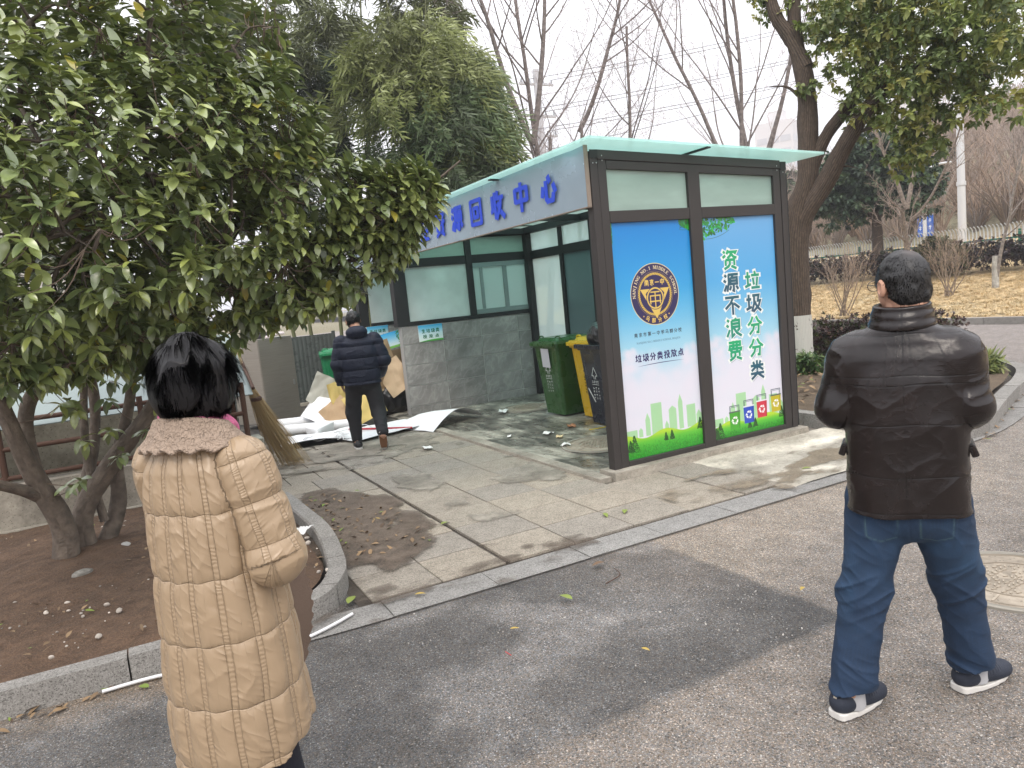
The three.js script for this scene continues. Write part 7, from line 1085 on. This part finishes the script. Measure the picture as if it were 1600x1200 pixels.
function bamboo(label, pos, lobes, n, culms, cols, seed) {
  const t = thing('bamboo_clump', label, 'bamboo', pos, 0, null), r = rng(seed), L = [];
  const q = culms.map(([x, z, tx, ty, tz]) => tube([[x, 0, z], [lerp(x, tx, 0.3), ty * 0.5, lerp(z, tz, 0.3)], [lerp(x, tx, 0.7), ty * 0.85, lerp(z, tz, 0.7)], [tx, ty, tz]], [0.04, 0.035, 0.022, 0.006], 6, 20, 0, null, false));
  part('culms', merge(q), std({ color: lin(0.13, 0.14, 0.06), roughness: 0.6 }), t).userData.kind = 'stuff';
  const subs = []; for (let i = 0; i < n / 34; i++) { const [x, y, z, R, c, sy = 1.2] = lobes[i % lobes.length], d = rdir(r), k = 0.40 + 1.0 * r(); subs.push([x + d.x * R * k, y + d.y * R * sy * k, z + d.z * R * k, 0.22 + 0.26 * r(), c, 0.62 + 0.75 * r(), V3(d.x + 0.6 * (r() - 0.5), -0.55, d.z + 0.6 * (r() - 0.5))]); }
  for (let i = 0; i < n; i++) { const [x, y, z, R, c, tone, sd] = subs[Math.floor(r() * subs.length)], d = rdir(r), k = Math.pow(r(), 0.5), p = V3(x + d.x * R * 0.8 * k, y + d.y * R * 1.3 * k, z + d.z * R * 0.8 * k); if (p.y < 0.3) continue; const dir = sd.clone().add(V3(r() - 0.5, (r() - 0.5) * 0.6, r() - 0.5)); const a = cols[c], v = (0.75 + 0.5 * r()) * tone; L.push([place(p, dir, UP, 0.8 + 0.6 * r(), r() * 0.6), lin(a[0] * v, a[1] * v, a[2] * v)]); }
  instanced('foliage', spray(13, 0.18, 0.014, 0.40, seed, 0.22), phy({ color: 0xffffff, roughness: 0.6, transmission: 0.25, thickness: 0, side: THREE.DoubleSide }), L, t);
}
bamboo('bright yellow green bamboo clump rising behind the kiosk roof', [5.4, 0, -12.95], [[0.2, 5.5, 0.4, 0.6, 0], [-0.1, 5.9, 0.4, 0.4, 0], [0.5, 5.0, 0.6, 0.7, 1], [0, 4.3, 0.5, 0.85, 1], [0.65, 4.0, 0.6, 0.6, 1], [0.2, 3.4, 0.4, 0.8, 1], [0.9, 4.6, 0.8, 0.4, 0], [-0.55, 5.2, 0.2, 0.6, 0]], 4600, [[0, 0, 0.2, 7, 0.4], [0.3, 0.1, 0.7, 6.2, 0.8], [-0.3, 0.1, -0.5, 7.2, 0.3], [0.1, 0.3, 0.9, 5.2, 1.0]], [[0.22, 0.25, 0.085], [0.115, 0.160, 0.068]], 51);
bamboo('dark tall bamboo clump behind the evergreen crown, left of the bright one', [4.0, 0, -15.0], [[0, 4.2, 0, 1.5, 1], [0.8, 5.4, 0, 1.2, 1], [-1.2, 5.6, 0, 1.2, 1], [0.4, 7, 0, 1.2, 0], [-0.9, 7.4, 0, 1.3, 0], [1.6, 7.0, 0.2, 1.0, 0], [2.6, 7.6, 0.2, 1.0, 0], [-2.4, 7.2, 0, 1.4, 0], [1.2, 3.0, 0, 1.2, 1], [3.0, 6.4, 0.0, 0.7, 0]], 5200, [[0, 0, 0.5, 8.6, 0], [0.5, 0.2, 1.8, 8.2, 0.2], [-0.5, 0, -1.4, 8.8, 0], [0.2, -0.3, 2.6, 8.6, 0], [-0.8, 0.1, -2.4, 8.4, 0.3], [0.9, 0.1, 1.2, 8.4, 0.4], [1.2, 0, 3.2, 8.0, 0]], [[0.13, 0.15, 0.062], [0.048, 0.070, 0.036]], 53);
// ---------------------------------------------------------------- broad-leaved crowns made of small sprigs
function sprigGeo(n, L, W, seed, droop = 0.15) { const r = rng(seed), out = []; for (let i = 0; i < n; i++) { const a = i * 2.4 + r() * 0.6, g = sheet(3, 2, (u, v) => { const w = W * Math.sin(Math.pow(u, 0.8) * Math.PI) + 0.02 * W, q = (v - 0.5) * 2; return [u * L, -droop * L * u * u + 0.25 * Math.abs(q) * w, q * w]; }); g.applyMatrix4(place(V3(L * 0.9 * (i / n) - L * 0.4, 0, 0), V3(0.45, Math.cos(a) * 0.5 - 0.1, Math.sin(a) * 0.9), V3(0.1, 1, 0), 0.75 + 0.5 * r(), (r() - 0.5))); out.push(g); } return merge(out); }
function crown(t, lobes, n, geo, cols, seed, droop = -0.1, light = 1) {
  const r = rng(seed), L = [], cum = []; let tot = 0; for (const q of lobes) cum.push(tot += Math.pow(q[3], 2.2)); for (let i = 0; i < n; i++) { const u = r() * tot, [x, y, z, R] = lobes[cum.findIndex((c) => c >= u)], d = rdir(r), k = Math.pow(r(), 0.6) * 1.22, p = V3(x + d.x * R * k, y + d.y * R * 0.9 * k, z + d.z * R * k), c = cols[Math.floor(r() * cols.length)], v = 0.7 + 0.7 * r(); L.push([place(p, V3(d.x + r() - 0.5, droop + (r() - 0.5) * 0.5, d.z + r() - 0.5), UP, 0.8 + 0.5 * r(), (r() - 0.5)), lin(c[0] * v, c[1] * v, c[2] * v)]); }
  return instanced('crown', geo, phy({ color: 0xffffff, roughness: 0.5, transmission: 0.2, thickness: 0, side: THREE.DoubleSide }), L, t);
}
{ // camphor-like tree beside the kiosk, foot painted white
  const t = thing('broadleaf_tree', 'large tree with white painted foot standing right behind the kiosk corner', 'tree');
  const B = [
    [[[9.07, 0.95, -7.86], [9.07, 1.5, -7.86], [9.07, 1.95, -7.86], [9.12, 2.48, -7.80], [9.21, 2.93, -7.69], [9.27, 3.66, -7.70], [9.31, 4.30, -7.73], [9.32, 4.97, -7.88], [9.42, 6.2, -7.91]], [0.185, 0.185, 0.20, 0.185, 0.15, 0.14, 0.13, 0.10, 0.07]],
    [[[9.10, 2.1, -7.80], [9.13, 2.4, -7.72], [9.28, 2.84, -7.44], [9.34, 3.42, -7.04], [9.39, 3.83, -6.64], [9.42, 4.06, -6.05], [9.47, 4.22, -5.49]], [0.14, 0.145, 0.135, 0.115, 0.08, 0.05, 0.02]],
    [[[9.19, 2.84, -7.72], [9.38, 3.48, -7.49], [9.59, 3.90, -7.21], [9.80, 4.52, -6.93], [9.90, 5.5, -6.78]], [0.10, 0.09, 0.08, 0.055, 0.03]],
    [[[9.33, 4.50, -7.72], [9.27, 4.99, -7.93], [9.14, 5.39, -8.08], [9.18, 6.3, -8.19]], [0.11, 0.10, 0.09, 0.06]]];
  const J = (p, a) => { const n = p.attributes.position; return p; };
  B.forEach(([p, q], i) => part(i ? 'limb' : 'trunk', J(tube(p, q, 18, 60, 0.10)), M.bark, t));
  part('painted_foot', tube([[9.07, -0.05, -7.85], [9.07, 0.18, -7.86], [9.07, 0.5, -7.86], [9.07, 0.95, -7.86]], [0.27, 0.215, 0.192, 0.188], 18, 24, 0.10), std({ color: lin(0.66, 0.655, 0.62), map: rep(tex(512, (u, v) => { const k = fbm(u * 7, v * 7, 5, 601, 7), f = sstep(0.30, 0.36, k + 0.05); return [lerp(0.34, 0.92, f), lerp(0.30, 0.915, f), lerp(0.26, 0.90, f)]; }), 0.7), bumpMap: rep(barkT.bump, 0.3, 0.6), bumpScale: 0.008, roughness: 0.95 }), t);
  const r = rng(61); for (const [a, b] of [[[9.31, 4.0, -7.73], [9.2, 4.4, -8.3]], [[9.34, 3.42, -7.04], [9.5, 3.2, -6.3]], [[9.39, 3.83, -6.64], [9.45, 3.3, -5.9]], [[9.42, 4.06, -6.05], [9.2, 3.6, -5.1]], [[9.38, 3.48, -7.49], [9.7, 3.7, -7.0]], [[9.59, 3.9, -7.21], [9.6, 4.6, -6.6]], [[9.42, 4.06, -6.05], [9.6, 4.5, -5.4]], [[9.28, 2.84, -7.44], [9.4, 2.95, -7.0]]]) part('limb', tube([a, [lerp(a[0], b[0], 0.5), lerp(a[1], b[1], 0.5) + 0.12, lerp(a[2], b[2], 0.5)], b], [0.03, 0.02, 0.006], 6, 12), M.bark, t);
  const lobes = [[9.61, 4.76, -7.18, 0.6], [9.52, 4.43, -6.45, 0.65], [9.37, 4.25, -5.77, 0.6], [9.60, 4.2, -5.2, 0.6], [9.29, 3.70, -5.89, 0.5], [9.51, 3.95, -6.65, 0.5], [9.47, 3.55, -5.50, 0.45], [9.42, 3.24, -6.25, 0.38], [9.49, 2.92, -6.2, 0.30], [9.69, 3.75, -7.08, 0.36], [9.71, 5.24, -7.55, 0.5], [9.5, 5.2, -6.5, 0.7], [9.4, 5.0, -5.6, 0.7], [9.32, 3.05, -5.9, 0.24], [9.2, 5.6, -8.2, 0.3], [9.2, 4.15, -7.6, 0.16], [8.6, 4.4, -4.6, 0.45], [8.7, 3.75, -4.45, 0.35], [8.75, 3.2, -4.55, 0.22]];
  crown(t, lobes, 2700, sprigGeo(9, 0.085, 0.021, 63), [[0.21, 0.26, 0.065], [0.15, 0.20, 0.055], [0.25, 0.28, 0.07], [0.11, 0.155, 0.045], [0.29, 0.28, 0.065]], 65, -0.35);
}
for (const [name, label, p, th, lobes, cols, n, seed] of [
  ['broadleaf_tree', 'dark green round tree on the bank behind the white fence', [24.4, 1.25, -17.5], 1.9, [[0, 3.2, 0, 1.3], [-0.6, 2.6, -1.0, 1.0], [0.6, 2.7, 0.9, 1.0], [0, 4.2, 0.2, 1.0], [-0.3, 3.6, -0.9, 0.9], [0.3, 3.4, 1.0, 0.8]], [[0.055, 0.10, 0.048], [0.075, 0.125, 0.055], [0.04, 0.075, 0.04]], 2000, 71],
  ['broadleaf_tree', 'green tree at the right edge on the slope behind the white pole', [27.5, 1.4, -11.3], 2.2, [[0, 3.6, 0, 1.5], [0.3, 3.0, 1.2, 1.2], [-0.2, 4.6, 0.6, 1.3], [0, 3.0, -0.9, 0.8], [0, 5.4, 1.4, 1.3], [0, 4.4, 2.2, 1.4]], [[0.07, 0.115, 0.045], [0.10, 0.14, 0.05], [0.05, 0.085, 0.04]], 2400, 73]]) {
  const t = thing(name, label, 'tree', p); part('trunk', tube([[0, -0.2, 0], [0.03, th * 0.6, 0], [-0.03, th, 0.03], [0, th + 1.6, 0]], [0.22, 0.17, 0.15, 0.06], 12, 24, 0.1), M.bark, t); for (const [x, y, z] of lobes) part('limb', tube([[0, th * 0.9, 0], [x * 0.4, lerp(th, y, 0.55), z * 0.4], [x, y, z]], [0.09, 0.06, 0.02], 6, 10), M.bark, t);
  part('painted_foot', tube([[0, -0.25, 0], [0.005, 0.35, 0]], [0.235, 0.205], 12), M.white, t);
  crown(t, lobes, n, sprigGeo(10, 0.20, 0.05, seed), cols, seed + 1, -0.25);
}
// ---------------------------------------------------------------- hedges and bushes
function hedge(name, label, cat, lobes, n, geo, cols, seed, stems) { const t = thing(name, label, cat), r = rng(seed), tw = []; for (let i = 0; i < stems; i++) { const [x, y, z, R] = lobes[Math.floor(r() * lobes.length)]; tw.push(tube([[x + (r() - 0.5) * R, y - R * 1.1, z + (r() - 0.5) * R], [x + (r() - 0.5) * R * 1.6, y + (r() - 0.3) * R, z + (r() - 0.5) * R * 1.6]], [0.010, 0.004], 4, 0, 0, null, false)); } part('stems', merge(tw), M.twig, t).userData.kind = 'stuff'; crown(t, lobes, n, geo, cols, seed, 0.25).name = 'foliage'; }
{ const L = []; const r = rng(81); for (let i = 0; i < 46; i++) { const f = i / 45, x = lerp(9.3, 11.35, f) + (r() - 0.5) * 0.6, z = lerp(-8.9, -7.1, f) + (r() - 0.5) * 0.5; L.push([x, 0.36 + 0.18 * r(), z, 0.27 + 0.06 * r()]); } hedge('hedge', 'low reddish brown and green hedge in the planted bed behind the man', 'hedge', L, 5200, sprigGeo(9, 0.042, 0.012, 83), [[0.10, 0.058, 0.052], [0.07, 0.042, 0.040], [0.125, 0.075, 0.055], [0.09, 0.11, 0.035], [0.06, 0.075, 0.03]], 85, 420); }
{ const L = []; const r = rng(91); for (let i = 0; i < 90; i++) { const z = lerp(-27, -4, i / 89); L.push([23.6 + (r() - 0.5) * 0.3, 1.05 + 0.36 + 0.12 * r(), z, 0.42]); } hedge('hedge', 'long dark purple brown hedge below the white fence', 'hedge', L, 6500, sprigGeo(9, 0.08, 0.026, 93), [[0.060, 0.040, 0.042], [0.045, 0.034, 0.036], [0.075, 0.05, 0.045], [0.05, 0.055, 0.03]], 95, 300); }
hedge('bush', 'rounded green bush above the dark hedge right of the man’s head', 'bush', [[23.3, 1.65, -14.6, 0.50], [23.2, 1.45, -14.0, 0.42], [23.3, 1.45, -15.1, 0.36]], 900, sprigGeo(9, 0.09, 0.028, 97), [[0.075, 0.095, 0.04], [0.10, 0.115, 0.05], [0.055, 0.07, 0.035]], 99, 60);
hedge('plant', 'small green leafy plants at the foot of the white painted trunk', 'plants', [[8.75, 0.26, -7.45, 0.17], [9.2, 0.24, -7.25, 0.16], [9.0, 0.22, -7.2, 0.14]], 260, sprigGeo(8, 0.07, 0.016, 101), [[0.06, 0.13, 0.035], [0.10, 0.16, 0.04]], 103, 20);
hedge('plant', 'yellow green grassy tuft at the tip of the planted bed', 'plants', [[9.6, 0.2, -5.45, 0.13], [9.85, 0.2, -5.6, 0.12]], 200, sprigGeo(8, 0.11, 0.010, 105), [[0.20, 0.22, 0.06], [0.14, 0.18, 0.05]], 107, 12);
// scrub on the hill: bare grey brown bushes, too many to count
{
  const r = rng(111), g = (() => { const o = []; for (let i = 0; i < 16; i++) { const a = r() * TAU, s = 0.2 + 0.5 * r(), e = [Math.cos(a) * s, 0.7 + 0.4 * r(), Math.sin(a) * s]; o.push(tube([[0, 0, 0], [e[0] * 0.4, e[1] * 0.5, e[2] * 0.4], e], [0.022, 0.014, 0.004], 3, 0, 0, null, false)); for (let k = 0; k < 3; k++) { const f = 0.35 + 0.6 * r(), b = [e[0] * f, e[1] * f, e[2] * f]; o.push(tube([b, [b[0] + (r() - 0.5) * 0.4, b[1] + 0.25 * r() + 0.1, b[2] + (r() - 0.5) * 0.4]], [0.010, 0.003], 3, 0, 0, null, false)); } } return merge(o); })();
  const L = []; for (let i = 0; i < 4200; i++) { const x = 31 + Math.pow(r(), 1.3) * 72, z = lerp(-95, 6, r()), y = bankY(x, z), s = 0.8 + 1.5 * r() * (0.6 + x / 90), v = 0.6 + 0.7 * r(); const m = new THREE.Matrix4().compose(V3(x, y - 0.1, z), new THREE.Quaternion().setFromEuler(new THREE.Euler((r() - 0.5) * 0.3, r() * 6, (r() - 0.5) * 0.3)), V3(s, s * (0.8 + 0.5 * r()), s)); const w = r(); L.push([m, lin(lerp(0.30, 0.40, w) * v, lerp(0.25, 0.29, w) * v, lerp(0.21, 0.21, w) * v)]); }
  tag(instanced('scrub', g, std({ color: 0xffffff, roughness: 0.95 }), L, scene), 'bare brown scrub covering the hillside', 'scrub');
  const gg = sprigGeo(10, 0.4, 0.10, 113), L2 = []; for (let i = 0; i < 900; i++) { const c = Math.floor(r() * 14), cx = 34 + hash2(c, 1) * 50, cz = lerp(-70, -5, hash2(c, 2)), R = 1.0 + hash2(c, 3) * 1.2, d = rdir(r), x = cx + d.x * R, z = cz + d.z * R; L2.push([place(V3(x, bankY(cx, cz) + R * 0.7 + d.y * R * 0.8, z), rdir(r), UP, 0.9 + 0.6 * r(), 0), lin(0.09, 0.11, 0.055)]); }
  tag(instanced('scrub', gg, std({ color: 0xffffff, roughness: 0.9, side: THREE.DoubleSide }), L2, scene), 'scattered green bushes on the hillside', 'scrub');
  // dry grass blades on the bank
  const b = merge(Array.from({ length: 9 }, (_, i) => { const a = i * 2.4; return blade2(0.12, 0.006).applyMatrix4(place(V3(0, 0, 0), V3(Math.cos(a) * 0.6, 0.5 + 0.5 * hash2(i, 1), Math.sin(a) * 0.6), V3(0.1, 1, 0.1), 1, 0)); }));
  const L3 = []; for (let i = 0; i < 14000; i++) { const x = 17.3 + r() * 6, z = lerp(-24, -5, r()), s = 0.6 + 0.9 * r(), v = 0.7 + 0.6 * r(); L3.push([new THREE.Matrix4().compose(V3(x, bankY(x, z) - 0.01, z), new THREE.Quaternion().setFromEuler(new THREE.Euler(0, r() * 6, 0)), V3(s, s * 0.7, s)), lin(0.58 * v, 0.46 * v, 0.27 * v)]); }
  tag(instanced('dry_grass', b, std({ color: 0xffffff, roughness: 0.9, side: THREE.DoubleSide }), L3, scene), 'short straw yellow grass covering the bank', 'grass');
}
// ---------------------------------------------------------------- white and green fence on the bank
{
  const o = thing('metal_fence', 'white fence with bent picket tops and green rails above the dark hedge', 'fence', [25, 1.15, 0]); const g = tube([[0, 0, 0], [0, 0.75, 0], [0, 1.0, 0], [-0.05, 1.14, 0], [-0.15, 1.21, 0]], [0.021, 0.021, 0.021, 0.020, 0.016], 5, 10), wm = std({ color: lin(0.72, 0.73, 0.72), roughness: 0.5 }), gm = std({ color: lin(0.02, 0.17, 0.11), roughness: 0.5 });
  for (let i = 0; i < 190; i++) { const z = -27 + i * 0.118; part('picket', g, wm, o, [0, 0, z]); }
  for (const y of [0.18, 0.72]) part('rail', bx(-0.03, y, -27.2, 0.02, y + 0.055, -4.5, 0.004), gm, o); for (let i = 0; i < 9; i++) part('post', bx(-0.035, -0.1, -27.1 + i * 2.8, 0.035, 1.0, -27.03 + i * 2.8, 0.004), gm, o);
}
{ const p = thing('lamp_mast', 'tall thick white mast behind the fence on the right', 'mast', [29.25, 0.9, -17.35]); const m = std({ color: lin(0.66, 0.67, 0.68), roughness: 0.5 }); part('shaft', tube([[0, 0, 0], [0, 11, 0]], [0.155, 0.10], 14), m, p); part('base', tube([[0, -0.2, 0], [0, 0.25, 0]], [0.34, 0.30], 14), m, p); part('collar', tube([[0, 3.2, 0], [0, 3.35, 0]], [0.165, 0.165], 14), m, p); part('lamp_ring', tube([[0, 10.9, 0], [0, 11.2, 0]], [0.35, 0.42], 14), m, p); }
{ const p = thing('street_lamp', 'white street lamp with curved arm and two blue banners', 'street lamp', [28.6, 0.9, -18.4]); const m = std({ color: lin(0.68, 0.70, 0.72), roughness: 0.45 }); part('pole', tube([[0, 0, 0], [0, 3.3, 0], [0.02, 3.75, 0.05], [0.10, 4.02, 0.2], [0.22, 4.12, 0.42]], [0.09, 0.075, 0.06, 0.05, 0.04], 10, 30), m, p); part('lamp_head', xf(bx(-0.10, -0.035, -0.24, 0.10, 0.035, 0.24, 0.03), [0.32, 4.13, 0.62], [0, 0.5, 0]), m, p);
  const bl = std({ color: lin(0.04, 0.13, 0.48), roughness: 0.5 }); const bt = canvasTex(128, 256, (c, w, h) => { c.fillStyle = '#2f66c4'; c.fillRect(0, 0, w, h); rowText(c, '中', 64, 60, 0, 60, 60, 9, '#dfe8f6'); rowText(c, '学', 64, 150, 0, 60, 60, 9, '#dfe8f6'); c.fillStyle = '#8fb2e6'; c.fillRect(20, 205, 88, 14); });
  for (const s of [-1, 1]) { const b = part('banner', bx(-0.02, 1.42, s > 0 ? 0.08 : -0.32, 0.02, 2.22, s > 0 ? 0.32 : -0.08, 0.004), bl, p); const g = new THREE.PlaneGeometry(0.22, 0.78); g.rotateY(-Math.PI / 2); g.translate(-0.024, 1.82, s * 0.20); part('print', g, std({ map: bt, roughness: 0.5 }), b); part('bracket', tube([[0, 2.25, 0], [0, 2.25, s * 0.33]], [0.012, 0.012], 6), m, p); } }
{ const p = thing('utility_pole', 'pale concrete utility pole with crossarms far behind the bare trees', 'utility pole', [20.95, 0, -34.1]); const m = std({ color: lin(0.50, 0.50, 0.52), roughness: 0.8 }); part('shaft', tube([[0, 0, 0], [0, 13, 0]], [0.26, 0.16], 10), m, p); for (const y of [9.6, 10.6, 12.2]) part('crossarm', bx(-1.0, y, -0.06, 1.0, y + 0.12, 0.06, 0.01), m, p); for (const y of [9.72, 10.72, 12.32]) for (const x of [-0.9, -0.4, 0.4, 0.9]) part('insulator', tube([[x, y, 0], [x, y + 0.2, 0]], [0.05, 0.035], 6), std({ color: lin(0.3, 0.32, 0.34), roughness: 0.4 }), p);
  const wm = std({ color: lin(0.16, 0.16, 0.18), roughness: 0.6 }); const W = [[9.9, -0.9], [9.9, 0.4], [10.9, -0.9], [10.9, 0.4], [12.5, -0.4], [12.5, 0.9], [8.9, 0]]; W.forEach(([y, x], i) => { const a = [20.95 + x, y, -34.1], b = [62 + x, y + 7.5 + i * 0.3, -26], P = []; for (let k = 0; k <= 16; k++) { const t = k / 16; P.push([lerp(a[0], b[0], t), lerp(a[1], b[1], t) - 3.0 * t * (1 - t), lerp(a[2], b[2], t)]); } solo('power_line', tube(P, P.map(() => 0.017), 4), wm, ['lowest pair of thin wires, left wire on the low crossarm', 'wire on the right of the low crossarm of the utility pole', 'wire on the left of the middle crossarm of the utility pole', 'wire on the right of the middle crossarm of the utility pole', 'wire left of centre on the top crossarm of the utility pole', 'wire at the right end of the top crossarm of the utility pole', 'single wire below the crossarms of the utility pole'][i], 'power line', 'wires of the utility pole'); }); }
// hazy tower blocks beyond the hill
for (const [x, z, w, d, h, l] of [[153, -136, 10, 9, 37, 'hazy grey tower block seen just right of the kiosk roof'], [142, -152, 9, 9, 29, 'lower hazy tower block left of the taller one'], [166, -108, 10, 9, 36, 'hazy tower block above the hill crest on the right']]) { const t = thing('tower_block', l, 'building', [x, 0, z], 0.5), m = std({ color: lin(0.62, 0.60, 0.60), roughness: 0.9 }), gl = std({ color: lin(0.48, 0.48, 0.50), roughness: 0.3 }); part('wall', bx(-w / 2, 0, -d / 2, w / 2, h, d / 2, 0), m, t); part('roof', bx(-w / 5, h, -d / 5, w / 5, h + 3, d / 5, 0), m, t); for (let y = 4; y < h - 2; y += 3.1) for (let k = 0; k < 3; k++) { const wx = (k - 1) * w * 0.31; part('window', bx(wx - 1.2, y, d / 2, wx + 1.2, y + 1.5, d / 2 + 0.06, 0), gl, t); part('window', bx(-w / 2 - 0.06, y, (k - 1) * d * 0.31 - 1.2, -w / 2, y + 1.5, (k - 1) * d * 0.31 + 1.2, 0), gl, t); } }

renderer.render(scene, camera);
